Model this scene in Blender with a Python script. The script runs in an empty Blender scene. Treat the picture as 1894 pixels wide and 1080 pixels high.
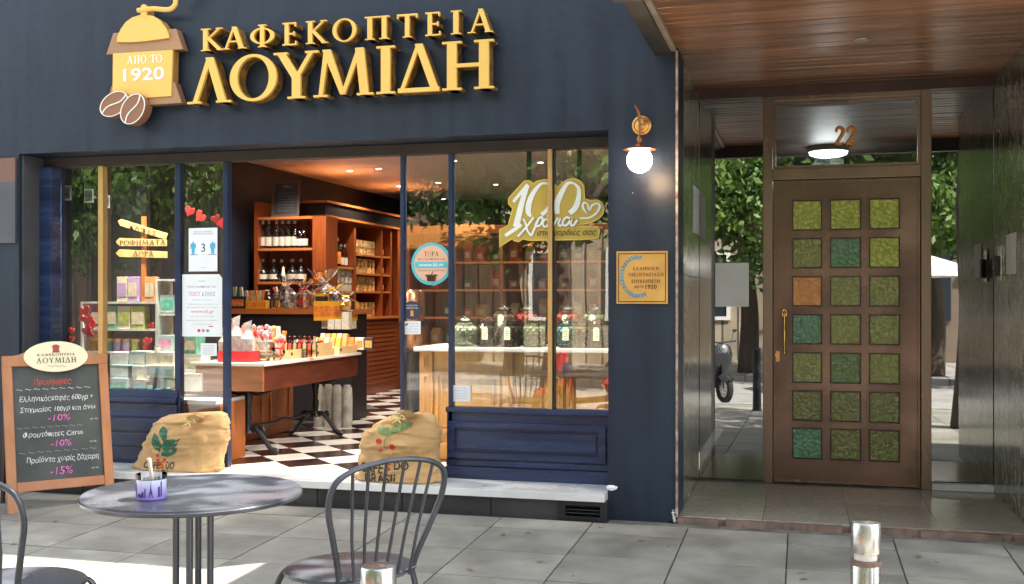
import bpy, bmesh, math, random
from math import sin, cos, pi, radians, sqrt, atan2
from mathutils import Vector, Matrix, noise
from mathutils.bvhtree import BVHTree
random.seed(7)
D = bpy.data
SC = bpy.context.scene
COL = SC.collection

# ------------------------------------------------------------------ camera, sky, sun, exposure
YAW = radians(15.0); F = 2000.0; HZ = 555.0; CZ = 1.55
cs, sn = cos(YAW), sin(YAW)
cam_d = D.cameras.new('camera'); cam = D.objects.new('camera', cam_d); COL.objects.link(cam)
cam.location = (0, 0, CZ); cam.rotation_euler = (pi/2, 0, YAW)
cam_d.sensor_width = 36; cam_d.lens = 36*F/1894; cam_d.shift_y = (HZ-540)/1894
cam_d.clip_start = 0.05; cam_d.clip_end = 400
SC.camera = cam
SUN = Vector((1.9, 1.35, 3.3)).normalized()
w = D.worlds.new('World'); SC.world = w; w.use_nodes = True
nt = w.node_tree; bg = nt.nodes['Background']
sky = nt.nodes.new('ShaderNodeTexSky'); sky.sky_type = 'NISHITA'; sky.sun_disc = False
sky.sun_elevation = math.asin(SUN.z); sky.sun_rotation = atan2(SUN.x, SUN.y)
hsv = nt.nodes.new('ShaderNodeHueSaturation'); hsv.inputs['Saturation'].default_value = .36
nt.links.new(sky.outputs[0], hsv.inputs['Color']); nt.links.new(hsv.outputs[0], bg.inputs[0]); bg.inputs[1].default_value = 0.15
sl = D.lights.new('sun', 'SUN'); sl.energy = 5.0; sl.angle = radians(0.5); sl.color = (1, .955, .88)
so = D.objects.new('sun', sl); COL.objects.link(so)
so.rotation_euler = SUN.to_track_quat('Z', 'Y').to_euler()
SC.view_settings.view_transform = 'Standard'; SC.view_settings.look = 'None'
SC.view_settings.gamma = 1; SC.view_settings.use_curve_mapping = False
SC.view_settings.exposure = 2.3
SC.cycles.max_bounces = 8; SC.cycles.transparent_max_bounces = 16
SC.cycles.caustics_reflective = False; SC.cycles.caustics_refractive = False
SC.cycles.use_adaptive_sampling = True; SC.cycles.use_denoising = True
SC.cycles.sample_clamp_indirect = 6

# ------------------------------------------------------------------ measuring the place (photograph pixel + known plane -> metres)
def ray(px, py):
    u = (px-947)/F; v = (HZ-py)/F
    return (-sn+cs*u, cs+sn*u, v)
def PY(px, py, Y):
    d = ray(px, py); t = Y/d[1]; return Vector((d[0]*t, Y, CZ+d[2]*t))
def PX(px, py, X):
    d = ray(px, py); t = X/d[0]; return Vector((X, d[1]*t, CZ+d[2]*t))
def PZ(px, py, Z):
    d = ray(px, py); t = (Z-CZ)/d[2]; return Vector((d[0]*t, d[1]*t, Z))
GS = 0.03; G0 = .145
def gz(Y): return G0-GS*(6.9-Y)
def PG(px, py):
    d = ray(px, py); t = (G0-GS*6.9-CZ)/(d[2]-GS*d[1]); return Vector((d[0]*t, d[1]*t, CZ+d[2]*t))

# ------------------------------------------------------------------ materials
MATS = {}
def mat(name, col, rough=.6, metal=0, var=0, vscale=4, bump=0, bscale=40, coat=0, rnd=0, col2=None, stretch=None, spec=.5, emit=None, estr=0, rvar=0):
    if name in MATS: return MATS[name]
    m = D.materials.new(name); m.use_nodes = True; n = m.node_tree.nodes; L = m.node_tree.links
    b = n['Principled BSDF']; b.inputs['Base Color'].default_value = (*col, 1)
    b.inputs['Roughness'].default_value = rough; b.inputs['Metallic'].default_value = metal
    b.inputs['Coat Weight'].default_value = coat; b.inputs['Coat Roughness'].default_value = .08
    b.inputs['Specular IOR Level'].default_value = spec
    if emit: b.inputs['Emission Color'].default_value = (*emit, 1); b.inputs['Emission Strength'].default_value = estr
    tc = n.new('ShaderNodeTexCoord'); mp = n.new('ShaderNodeMapping'); L.new(tc.outputs['Object'], mp.inputs[0])
    if stretch: mp.inputs['Scale'].default_value = stretch
    src = mp.outputs[0]
    if rnd:
        oi0 = n.new('ShaderNodeObjectInfo'); va = n.new('ShaderNodeVectorMath'); va.operation = 'MULTIPLY_ADD'
        L.new(oi0.outputs['Random'], va.inputs[0]); va.inputs[1].default_value = (37,53,11); L.new(mp.outputs[0], va.inputs[2]); src = va.outputs[0]
    last = None
    if var or col2 or rvar:
        no = n.new('ShaderNodeTexNoise'); no.inputs['Scale'].default_value = vscale; no.inputs['Detail'].default_value = 6
        L.new(src, no.inputs[0])
        if var or col2:
            r = n.new('ShaderNodeValToRGB'); L.new(no.outputs[0], r.inputs[0])
            c2 = col2 if col2 else tuple(min(1, c*(1+var)) for c in col)
            c1 = col if col2 else tuple(c*(1-var) for c in col)
            r.color_ramp.elements[0].position = .32; r.color_ramp.elements[1].position = .68
            r.color_ramp.elements[0].color = (*c1, 1); r.color_ramp.elements[1].color = (*c2, 1)
            last = r.outputs[0]
        if rvar:
            mr = n.new('ShaderNodeMapRange'); L.new(no.outputs[0], mr.inputs[0])
            mr.inputs[1].default_value = .3; mr.inputs[2].default_value = .7
            mr.inputs[3].default_value = max(.02, rough-rvar); mr.inputs[4].default_value = rough+rvar
            L.new(mr.outputs[0], b.inputs['Roughness'])
    if rnd:
        oi = n.new('ShaderNodeObjectInfo'); hs = n.new('ShaderNodeHueSaturation')
        mr = n.new('ShaderNodeMapRange'); L.new(oi.outputs['Random'], mr.inputs[0])
        mr.inputs[3].default_value = 1-rnd; mr.inputs[4].default_value = 1+rnd
        L.new(mr.outputs[0], hs.inputs['Value'])
        if last: L.new(last, hs.inputs['Color'])
        else: hs.inputs['Color'].default_value = (*col, 1)
        last = hs.outputs[0]
    if last: L.new(last, b.inputs['Base Color'])
    if bump:
        nb = n.new('ShaderNodeTexNoise'); nb.inputs['Scale'].default_value = bscale; nb.inputs['Detail'].default_value = 4
        L.new(src, nb.inputs[0])
        bp = n.new('ShaderNodeBump'); bp.inputs['Strength'].default_value = bump; bp.inputs['Distance'].default_value = .01
        L.new(nb.outputs[0], bp.inputs['Height']); L.new(bp.outputs[0], b.inputs['Normal'])
    MATS[name] = m; return m

def glass(name, ior=1.5, tint=(1, 1, 1), rough=0.0, minref=0.0, wav=0):
    if name in MATS: return MATS[name]
    m = D.materials.new(name); m.use_nodes = True; n = m.node_tree.nodes; L = m.node_tree.links
    n.remove(n['Principled BSDF']); out = n['Material Output']
    tr = n.new('ShaderNodeBsdfTransparent'); tr.inputs[0].default_value = (*tint, 1)
    gl = n.new('ShaderNodeBsdfGlossy'); gl.inputs['Roughness'].default_value = rough; gl.inputs[0].default_value = (1, 1, 1, 1)
    fr = n.new('ShaderNodeFresnel'); fr.inputs[0].default_value = ior
    mx = n.new('ShaderNodeMixShader'); mm = n.new('ShaderNodeMath'); mm.operation = 'MAXIMUM'; mm.inputs[1].default_value = minref
    L.new(fr.outputs[0], mm.inputs[0]); L.new(mm.outputs[0], mx.inputs[0])
    L.new(tr.outputs[0], mx.inputs[1]); L.new(gl.outputs[0], mx.inputs[2]); L.new(mx.outputs[0], out.inputs[0])
    if wav:
        tc = n.new('ShaderNodeTexCoord'); nb = n.new('ShaderNodeTexNoise'); nb.inputs['Scale'].default_value = 1.6
        L.new(tc.outputs['Object'], nb.inputs[0])
        bp = n.new('ShaderNodeBump'); bp.inputs['Strength'].default_value = wav; bp.inputs['Distance'].default_value = .01
        L.new(nb.outputs[0], bp.inputs['Height']); L.new(bp.outputs[0], gl.inputs['Normal'])
    MATS[name] = m; return m

# ------------------------------------------------------------------ mesh builder
OFF = {}
class B:
    def __init__(s): s.v = []; s.f = []
    def add(s, vs, fs):
        k = len(s.v); s.v += [tuple(p) for p in vs]; s.f += [tuple(i+k for i in f) for f in fs]; return s
    def box(s, x0, x1, y0, y1, z0, z1):
        return s.add([(x0,y0,z0),(x1,y0,z0),(x1,y1,z0),(x0,y1,z0),(x0,y0,z1),(x1,y0,z1),(x1,y1,z1),(x0,y1,z1)],
                     [(0,3,2,1),(4,5,6,7),(0,1,5,4),(1,2,6,5),(2,3,7,6),(3,0,4,7)])
    def obox(s, c, size, M=None):
        a, b, h = size[0]/2, size[1]/2, size[2]/2; k = len(s.v)
        s.box(-a, a, -b, b, -h, h); M = M or Matrix.Identity(3)
        for i in range(k, len(s.v)): s.v[i] = tuple(M @ Vector(s.v[i]) + Vector(c))
        return s
    def tube(s, pts, r, n=8, closed=False, caps=True):
        pts = [Vector(p) for p in pts]; N = len(pts); k0 = len(s.v)
        rs = r if isinstance(r, (list, tuple)) else [r]*N
        up = None
        for i, p in enumerate(pts):
            a = pts[(i-1) % N] if (i > 0 or closed) else p; b = pts[(i+1) % N] if (i < N-1 or closed) else p
            t = (b-a).normalized()
            if up is None:
                up = t.orthogonal().normalized()
            up = (up - t*up.dot(t)).normalized(); q = t.cross(up)
            for j in range(n):
                an = 2*pi*j/n; s.v.append(tuple(p+(up*cos(an)+q*sin(an))*rs[i]))
        for i in range(N if closed else N-1):
            for j in range(n):
                a = k0+i*n+j; b = k0+i*n+(j+1) % n; c = k0+((i+1) % N)*n+(j+1) % n; d = k0+((i+1) % N)*n+j
                s.f.append((a, b, c, d))
        if caps and not closed:
            s.f.append(tuple(k0+j for j in range(n))[::-1]); s.f.append(tuple(k0+(N-1)*n+j for j in range(n)))
        return s
    def lathe(s, prof, c=(0, 0, 0), n=16):
        k0 = len(s.v); c = Vector(c)
        for r, z in prof:
            for j in range(n):
                a = 2*pi*j/n; s.v.append((c.x+r*cos(a), c.y+r*sin(a), c.z+z))
        for i in range(len(prof)-1):
            for j in range(n):
                s.f.append((k0+i*n+j, k0+i*n+(j+1) % n, k0+(i+1)*n+(j+1) % n, k0+(i+1)*n+j))
        if prof[0][0] > 1e-5: s.f.append(tuple(k0+j for j in range(n))[::-1])
        if prof[-1][0] > 1e-5: s.f.append(tuple(k0+(len(prof)-1)*n+j for j in range(n)))
        return s
    def prism(s, poly, fn, d0, d1):
        # poly: 2D ring, fn(a,b,d)->3D
        n = len(poly); k = len(s.v)
        s.v += [tuple(fn(a, b, d0)) for a, b in poly]+[tuple(fn(a, b, d1)) for a, b in poly]
        s.f.append(tuple(range(k, k+n))); s.f.append(tuple(range(k+n, k+2*n))[::-1])
        for i in range(n): j = (i+1) % n; s.f.append((k+j, k+i, k+n+i, k+n+j))
        return s
    def ring(s, outer, inner, fn, d0, d1):
        n = len(outer); k = len(s.v)
        for d in (d0, d1):
            s.v += [tuple(fn(a, b, d)) for a, b in outer]; s.v += [tuple(fn(a, b, d)) for a, b in inner]
        for i in range(n):
            j = (i+1) % n
            s.f.append((k+i, k+j, k+n+j, k+n+i)); s.f.append((k+2*n+j, k+2*n+i, k+3*n+i, k+3*n+j))
            s.f.append((k+j, k+i, k+2*n+i, k+2*n+j)); s.f.append((k+n+i, k+n+j, k+3*n+j, k+3*n+i))
        return s
    def ico(s, c, r, sub=1, sc=(1, 1, 1), jit=0):
        bm = bmesh.new(); bmesh.ops.create_icosphere(bm, subdivisions=sub, radius=r)
        vs = [(c[0]+v.co.x*sc[0]*(1+random.uniform(-jit, jit)), c[1]+v.co.y*sc[1]*(1+random.uniform(-jit, jit)), c[2]+v.co.z*sc[2]*(1+random.uniform(-jit, jit))) for v in bm.verts]
        bm.verts.index_update(); fs = [tuple(v.index for v in f.verts) for f in bm.faces]; bm.free()
        return s.add(vs, fs)
    def build(s, name, m, parent=None, smooth=False, world=True, bevel=0):
        off = OFF.get(parent.name, Vector((0, 0, 0))) if (parent and world) else Vector((0, 0, 0))
        me = D.meshes.new(name)
        me.from_pydata([(x-off.x, y-off.y, z-off.z) for x, y, z in s.v], [], s.f)
        me.validate(); 
        bm = bmesh.new(); bm.from_mesh(me); bmesh.ops.recalc_face_normals(bm, faces=bm.faces)
        if bevel:
            es = [e for e in bm.edges if len(e.link_faces) == 2 and e.calc_face_angle(0) > .6]
            if es: bmesh.ops.bevel(bm, geom=es, offset=bevel, segments=2, affect='EDGES', profile=.6, clamp_overlap=True)
        bm.to_mesh(me); bm.free()
        if smooth:
            for p in me.polygons: p.use_smooth = True
            try: me.set_sharp_from_angle(angle=radians(42))
            except Exception: pass
        ms = m if isinstance(m, (list, tuple)) else [m]
        for x in ms: me.materials.append(x)
        o = D.objects.new(name, me); COL.objects.link(o)
        if parent: o.parent = parent; OFF[o.name] = off
        return o

def thing(name, label, cat, loc=(0, 0, 0), rz=0, group=None):
    o = D.objects.new(name, None); COL.objects.link(o); o.location = loc; o.rotation_euler.z = rz
    o.empty_display_size = .1; o['label'] = label; o['category'] = cat
    if group: o['group'] = group
    OFF[o.name] = Vector(loc); return o
def tag(o, label, cat, group=None):
    o['label'] = label; o['category'] = cat
    if group: o['group'] = group
    return o
def setting(o): o['kind'] = 'structure'; return o
def stuff(o): o['kind'] = 'stuff'; return o
KIDS = {}
def dup(root, loc, label, group=None, rz=None, scale=None):
    if root.name not in KIDS:
        KIDS[root.name] = [(c, list(c.children)) for c in root.children]
    r = root.copy(); COL.objects.link(r); r.location = loc; r['label'] = label
    if rz is not None: r.rotation_euler.z = rz
    if scale is not None: r.scale = (scale,)*3 if not isinstance(scale, tuple) else scale
    if group: r['group'] = group
    for ch, gr in KIDS[root.name]:
        c = ch.copy(); COL.objects.link(c); c.parent = r
        for g in gr:
            d = g.copy(); COL.objects.link(d); d.parent = c
    return r
class Proto:
    """first use moves the built thing itself, later uses copy it"""
    def __init__(s, root): s.root = root; s.used = False
    def put(s, loc, label, group=None, rz=None, scale=None):
        if not s.used:
            s.used = True; r = s.root; r.location = loc; r['label'] = label
            if group: r['group'] = group
            if rz is not None: r.rotation_euler.z = rz
            if scale is not None: r.scale = (scale,)*3 if not isinstance(scale, tuple) else scale
            KIDS[r.name] = [(c, list(c.children)) for c in r.children]
            return r
        return dup(s.root, loc, label, group, rz, scale)
ORD = ['first','second','third','fourth','fifth','sixth','seventh','eighth','ninth','tenth','eleventh','twelfth']

def fY(Y):            # plane facing the street: a = X, b = Z, depth goes into the building
    return lambda a, b, d=0: (a, Y+d, b)
def pix(pts, Y): return [(PY(x, y, Y).x, PY(x, y, Y).z) for x, y in pts]
def catmull(pts, k=6, closed=False):
    out = []; n = len(pts); P = [Vector(p) for p in pts]
    for i in range(n if closed else n-1):
        p0 = P[(i-1) % n] if (closed or i > 0) else P[0]; p1 = P[i]; p2 = P[(i+1) % n]
        p3 = P[(i+2) % n] if (closed or i+2 < n) else P[-1]
        for j in range(k):
            t = j/k
            out.append(.5*((2*p1)+(p2-p0)*t+(2*p0-5*p1+4*p2-p3)*t*t+(3*p1-p0-3*p2+p3)*t**3))
    if not closed: out.append(P[-1])
    return out
def ell(cx, cy, rx, ry, n=24, a0=0, a1=2*pi):
    full = abs(a1-a0-2*pi) < 1e-6
    return [(cx+rx*cos(a0+(a1-a0)*i/(n if full else n-1)), cy+ry*sin(a0+(a1-a0)*i/(n if full else n-1))) for i in range(n)]

# flat lettering from the built-in font
TCACHE = {}
def font_mesh(sx, shear=0, weight=0):
    key = (sx, shear, weight)
    if key in TCACHE: return TCACHE[key]
    cu = D.curves.new('lettering', 'FONT'); cu.body = sx; cu.shear = shear; cu.offset = weight; cu.resolution_u = 3
    o = D.objects.new('lettering', cu); COL.objects.link(o)
    dg = bpy.context.evaluated_depsgraph_get(); me = o.evaluated_get(dg).to_mesh()
    vs = [(v.co.x, v.co.y) for v in me.vertices]; fs = [tuple(p.vertices) for p in me.polygons]
    D.objects.remove(o); D.curves.remove(cu)
    xs = [a for a, b in vs] or [0, 1]; ys = [b for a, b in vs] or [0, 1]
    x0, x1, y0, y1 = min(xs), max(xs), min(ys), max(ys)
    vs = [((a-x0)/(x1-x0+1e-9), (b-y0)/(y1-y0+1e-9)) for a, b in vs]
    TCACHE[key] = (vs, fs, (x1-x0)/(y1-y0+1e-9)); return TCACHE[key]
def text(b, sx, x0, x1, z0, z1, fn, shear=0, weight=0, wob=0, d=0):
    vs, fs, _ = font_mesh(sx, shear, weight); k = len(b.v)
    for a, c in vs:
        X = x0+a*(x1-x0); Z = z0+c*(z1-z0)
        if wob: Z += wob*sin(a*23.0+len(sx)); X += wob*sin(c*3+a*40)*.5
        b.v.append(tuple(fn(X, Z, d)))
    b.f += [tuple(i+k for i in f) for f in fs]; return b

# roman capitals drawn stroke by stroke, x,y in cap heights
def GL():
    T = .17; t = .075; s = .045   # thick, thin, serif height
    def st(x, y0, y1, wd=T): return ('l', x, y0, x, y1, wd, wd)
    def sf(x, y, wd=.34): return ('l', x-wd/2, y+(s/2 if y < .5 else -s/2), x+wd/2, y+(s/2 if y < .5 else -s/2), s, s)
    g = {}
    g['Ι'] = (.36, [st(.18,0,1), sf(.18,0), sf(.18,1)])
    g['Η'] = (.92, [st(.18,0,1), st(.74,0,1), sf(.18,0), sf(.18,1), sf(.74,0), sf(.74,1), ('l',.18,.5,.74,.5,t,t)])
    g['Π'] = (.88, [st(.18,0,1), st(.70,0,1), sf(.18,0), sf(.70,0), ('l',.0,.97,.88,.97,.06,.06)])
    g['Τ'] = (.78, [st(.39,0,1), sf(.39,0), ('l',.0,.96,.78,.96,.08,.08), ('l',.03,.82,.03,1,.06,.05), ('l',.75,.82,.75,1,.06,.05)])
    g['Ε'] = (.62, [st(.18,0,1), ('l',0,.03,.58,.03,.06,.06), ('l',0,.97,.56,.97,.06,.06), ('l',.18,.5,.5,.5,.07,.07), ('l',.58,0,.58,.18,.06,.05), ('l',.55,.82,.55,1,.05,.06), ('l',.5,.4,.5,.6,.05,.05)])
    g['Γ'] = (.6, [st(.18,0,1), sf(.18,0), ('l',0,.97,.58,.97,.06,.06), ('l',.57,.8,.57,1,.05,.06)])
    g['Κ'] = (.84, [st(.18,0,1), sf(.18,0), sf(.18,1), ('l',.22,.47,.7,.97,t,.09), ('l',.3,.55,.72,.02,T,T), sf(.74,0,.24), sf(.7,1,.24)])
    g['Α'] = (.94, [('l',.14,0,.47,1,t,.08), ('l',.47,1.0,.76,0,.17,T), sf(.13,0,.28), sf(.78,0,.3), ('l',.27,.34,.68,.34,.065,.065)])
    g['Λ'] = (.94, [('l',.14,0,.47,1,.1,.1), ('l',.47,1.0,.76,0,.17,T), sf(.13,0,.30), sf(.78,0,.32)])
    g['Δ'] = (.92, [('l',.08,.03,.46,1,.09,.09), ('l',.46,1.0,.82,.03,.17,T), ('l',.0,.045,.92,.045,.09,.09)])
    g['Μ'] = (1.2, [('l',.15,0,.27,1,.08,.1), ('l',.27,1,.6,.03,T,.1), ('l',.6,.03,.93,1,.08,.1), ('l',.93,1,1.03,0,T,T), sf(.15,0,.28), sf(1.04,0,.32)])
    g['Ν'] = (.94, [('l',.16,0,.16,1,.08,.08), ('l',.16,1,.76,0,T,T), ('l',.76,0,.76,1,.08,.08), sf(.16,0,.28), sf(.76,1,.28), sf(.12,1,.24)])
    g['Υ'] = (.86, [('l',.43,0,.43,.5,T,T), ('l',.43,.44,.12,1,T,T), ('l',.43,.44,.74,1,.09,.09), sf(.43,0), sf(.12,1,.28), sf(.74,1,.26)])
    g['Χ'] = (.9, [('l',.14,1,.74,0,T,T), ('l',.74,1,.14,0,.08,.08), sf(.14,0,.26), sf(.74,0,.3), sf(.14,1,.3), sf(.74,1,.26)])
    g['Ο'] = (.98, [('o',.49,.5,.49,.51,.16,.06)])
    g['Φ'] = (1.0, [('o',.5,.5,.5,.36,.16,.055), st(.5,0,1), sf(.5,0), sf(.5,1)])
    g['Ρ'] = (.68, [st(.18,0,1), sf(.18,0), ('l',0,.97,.4,.97,.06,.06), ('a',.34,.73,.32,.26,-pi/2,pi/2,.13)])
    g['Σ'] = (.7, [('l',.04,.97,.66,.97,.06,.06), ('l',.04,.03,.66,.03,.06,.06), ('l',.08,.96,.42,.5,.16,.14), ('l',.42,.5,.06,.04,.08,.08), ('l',.66,0,.66,.2,.05,.06), ('l',.64,.8,.64,1,.05,.05)])
    g['Ω'] = (.98, [('a',.49,.56,.44,.44,-.9,pi+.9,.12), ('l',.0,.04,.38,.04,.08,.08), ('l',.6,.04,.98,.04,.08,.08)])
    g[' '] = (.4, [])
    return g
GLY = GL()
def stroke_polys(ch):
    wd, sts = GLY[ch]; out = []
    for q in sts:
        if q[0] == 'l':
            _, ax, ay, bx, by, w0, w1 = q; dx, dy = bx-ax, by-ay; L = sqrt(dx*dx+dy*dy)
            # diagonal strokes: width measured horizontally so that feet stay flat
            if abs(dy) > .15: out.append(('p', [(ax-w0/2, ay), (ax+w0/2, ay), (bx+w1/2, by), (bx-w1/2, by)]))
            else: out.append(('p', [(ax, ay-w0/2), (bx, by-w1/2), (bx, by+w1/2), (ax, ay+w0/2)]))
        elif q[0] == 'o':
            _, cx, cy, rx, ry, tx, ty = q
            out.append(('r', ell(cx, cy, rx, ry, 36), ell(cx, cy, rx-tx, ry-ty, 36)))
        else:
            _, cx, cy, rx, ry, a0, a1, th = q
            o = ell(cx, cy, rx, ry, 14, a0, a1); i = ell(cx, cy, rx-th, ry-.06, 14, a0, a1)
            out.append(('p', o+i[::-1]))
    return wd, out
def roman(b, ch, x0, x1, z0, z1, fn, d0, d1, eps=.0003):
    wd, ps = stroke_polys(ch); sx = (x1-x0)/wd; sz = z1-z0
    for i, p in enumerate(ps):
        m = lambda q: [(x0+a*sx, z0+c*sz) for a, c in q]
        if p[0] == 'p': b.prism(m(p[1]), fn, d0-eps*i, d1)
        else: b.ring(m(p[1]), m(p[2]), fn, d0-eps*i, d1)
def roman_line(b, sx, x0, x1, z0, z1, fn, d0, d1, gap=.16):
    tot = sum(GLY[c][0] for c in sx)+gap*(len(sx)-1); k = (x1-x0)/tot; x = x0
    for c in sx:
        roman(b, c, x, x+GLY[c][0]*k, z0, z1, fn, d0, d1, .00005); x += (GLY[c][0]+gap)*k
# ------------------------------------------------------------------ material palette
def navy_paint():
    m = mat('navy_paint', (.011,.027,.042), .42, bump=.25, bscale=14, spec=.4); n = m.node_tree.nodes; L = m.node_tree.links; bs = n['Principled BSDF']
    tc = n.new('ShaderNodeTexCoord'); mp = n.new('ShaderNodeMapping'); mp.inputs['Scale'].default_value = (5,5,.5); L.new(tc.outputs['Object'], mp.inputs[0])
    a = n.new('ShaderNodeTexNoise'); a.inputs['Scale'].default_value = .7; a.inputs['Detail'].default_value = 9; a.inputs['Roughness'].default_value = .65; L.new(tc.outputs['Object'], a.inputs[0])
    st = n.new('ShaderNodeTexNoise'); st.inputs['Scale'].default_value = 1.5; st.inputs['Detail'].default_value = 6; L.new(mp.outputs[0], st.inputs[0])
    sm = n.new('ShaderNodeMath'); sm.operation = 'ADD'; L.new(a.outputs[0], sm.inputs[0]); L.new(st.outputs[0], sm.inputs[1])
    r = n.new('ShaderNodeValToRGB'); e = r.color_ramp.elements; e[0].position = .38; e[0].color = (.009,.013,.029,1); e[1].position = .62; e[1].color = (.016,.029,.047,1)
    mr = n.new('ShaderNodeMath'); mr.operation = 'MULTIPLY'; mr.inputs[1].default_value = .5; L.new(sm.outputs[0], mr.inputs[0]); L.new(mr.outputs[0], r.inputs[0])
    # chips and scuffs
    v = n.new('ShaderNodeTexVoronoi'); v.inputs['Scale'].default_value = 3.1; L.new(tc.outputs['Object'], v.inputs[0])
    lt = n.new('ShaderNodeMath'); lt.operation = 'LESS_THAN'; lt.inputs[1].default_value = .022; L.new(v.outputs['Distance'], lt.inputs[0])
    mx = n.new('ShaderNodeMix'); mx.data_type = 'RGBA'; L.new(lt.outputs[0], mx.inputs[0]); L.new(r.outputs[0], mx.inputs[6]); mx.inputs[7].default_value = (.22,.23,.23,1); L.new(mx.outputs[2], bs.inputs['Base Color'])
    rr = n.new('ShaderNodeMapRange'); L.new(st.outputs[0], rr.inputs[0]); rr.inputs[3].default_value = .25; rr.inputs[4].default_value = .6; L.new(rr.outputs[0], bs.inputs['Roughness'])
    return m
M_navy = navy_paint()
M_blue = mat('blue_wood_paint', (.018,.033,.088), .25, var=.4, vscale=2.5, stretch=(.5,1,5), bump=.12, bscale=30, rvar=.1)
M_bluemetal = mat('blue_metal', (.022,.038,.085), .28, metal=.3, var=.2)
M_brass = mat('brass_post', (.66,.42,.17), .3, metal=.6, var=.08, vscale=6)
M_brown = mat('dark_header', (.03,.022,.02), .45, var=.3)
M_marble = mat('white_marble', (.72,.72,.69), .3, var=.12, vscale=3, bump=.05, rvar=.1)
M_plinth = mat('plinth_tile', (.035,.033,.035), .4, var=.5, vscale=3, rnd=.25, bump=.2, bscale=25)
def paving():
    m = mat('paving_stone', (.30,.285,.24), .75, var=.22, vscale=3.2, bump=.45, bscale=60, rnd=.14, rvar=.12); n = m.node_tree.nodes; L = m.node_tree.links; bs = n['Principled BSDF']
    prev = bs.inputs['Base Color'].links[0].from_socket
    tc = n.new('ShaderNodeTexCoord'); oi = n.new('ShaderNodeObjectInfo'); ad = n.new('ShaderNodeVectorMath'); ad.operation = 'ADD'; L.new(tc.outputs['Object'], ad.inputs[0]); L.new(oi.outputs['Location'], ad.inputs[1])
    dn = n.new('ShaderNodeTexNoise'); dn.inputs['Scale'].default_value = 16; dm = n.new('ShaderNodeVectorMath'); dm.operation = 'MULTIPLY_ADD'; dm.inputs[1].default_value = (.05,.05,.05); L.new(ad.outputs[0], dn.inputs[0]); L.new(dn.outputs[1], dm.inputs[0]); L.new(ad.outputs[0], dm.inputs[2])
    v = n.new('ShaderNodeTexVoronoi'); v.inputs['Scale'].default_value = 3.4; L.new(dm.outputs[0], v.inputs[0])
    r = n.new('ShaderNodeValToRGB'); e = r.color_ramp.elements; e[0].position = .05; e[0].color = (.42,.42,.42,1); e[1].position = .085; e[1].color = (1,1,1,1); L.new(v.outputs['Distance'], r.inputs[0])
    big = n.new('ShaderNodeTexNoise'); big.inputs['Scale'].default_value = .9; big.inputs['Detail'].default_value = 10; big.inputs['Roughness'].default_value = .7; L.new(ad.outputs[0], big.inputs[0])
    r2 = n.new('ShaderNodeValToRGB'); e = r2.color_ramp.elements; e[0].position = .36; e[0].color = (.72,.71,.68,1); e[1].position = .6; e[1].color = (1.0,1.0,1.0,1); L.new(big.outputs[0], r2.inputs[0])
    m1 = n.new('ShaderNodeMix'); m1.data_type = 'RGBA'; m1.blend_type = 'MULTIPLY'; m1.inputs[0].default_value = 1; L.new(prev, m1.inputs[6]); L.new(r.outputs[0], m1.inputs[7])
    m2 = n.new('ShaderNodeMix'); m2.data_type = 'RGBA'; m2.blend_type = 'MULTIPLY'; m2.inputs[0].default_value = 1; L.new(m1.outputs[2], m2.inputs[6]); L.new(r2.outputs[0], m2.inputs[7]); L.new(m2.outputs[2], bs.inputs['Base Color'])
    return m
M_slab = paving()
M_grout = mat('joint_mortar', (.17,.16,.14), .9, var=.4, vscale=9, bump=.6, bscale=60)
M_gold = mat('sign_gold_face', (.80,.49,.11), .45, var=.05, vscale=2)
M_golds = mat('sign_gold_body', (.42,.22,.045), .5)
M_tan = mat('sign_tan', (.36,.20,.10), .5, var=.08)
M_bean = mat('sign_bean_brown', (.26,.12,.06), .5)
M_white = mat('white_print', (.85,.83,.78), .5)
M_paper = mat('white_paper', (.80,.84,.86), .6, var=.04)
M_ink = mat('dark_ink', (.03,.03,.035), .6)
M_gink = mat('grey_ink', (.25,.27,.3), .6)
M_pink = mat('pink_ink', (.75,.16,.28), .6)
M_redp = mat('red_print', (.62,.05,.04), .6)
M_sky = mat('light_blue_print', (.06,.42,.66), .5)
M_iron = mat('black_iron', (.025,.025,.028), .45, metal=.4, var=.3)
M_green = mat('green_print', (.045,.16,.09), .6)
M_wood = mat('reddish_cabinet_wood', (.30,.075,.018), .35, col2=(.20,.042,.010), vscale=3, stretch=(8,8,1), coat=.3)
M_wood2 = mat('honey_counter_wood', (.66,.34,.09), .35, col2=(.54,.26,.06), vscale=3, stretch=(6,6,1), coat=.35)
M_dwood = mat('dark_table_wood', (.10,.025,.012), .35, var=.3, vscale=4, stretch=(6,1,6), coat=.3)
M_bulb = mat('downlight_lens', (1,1,1), .3, emit=(1,.87,.68), estr=9)

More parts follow.
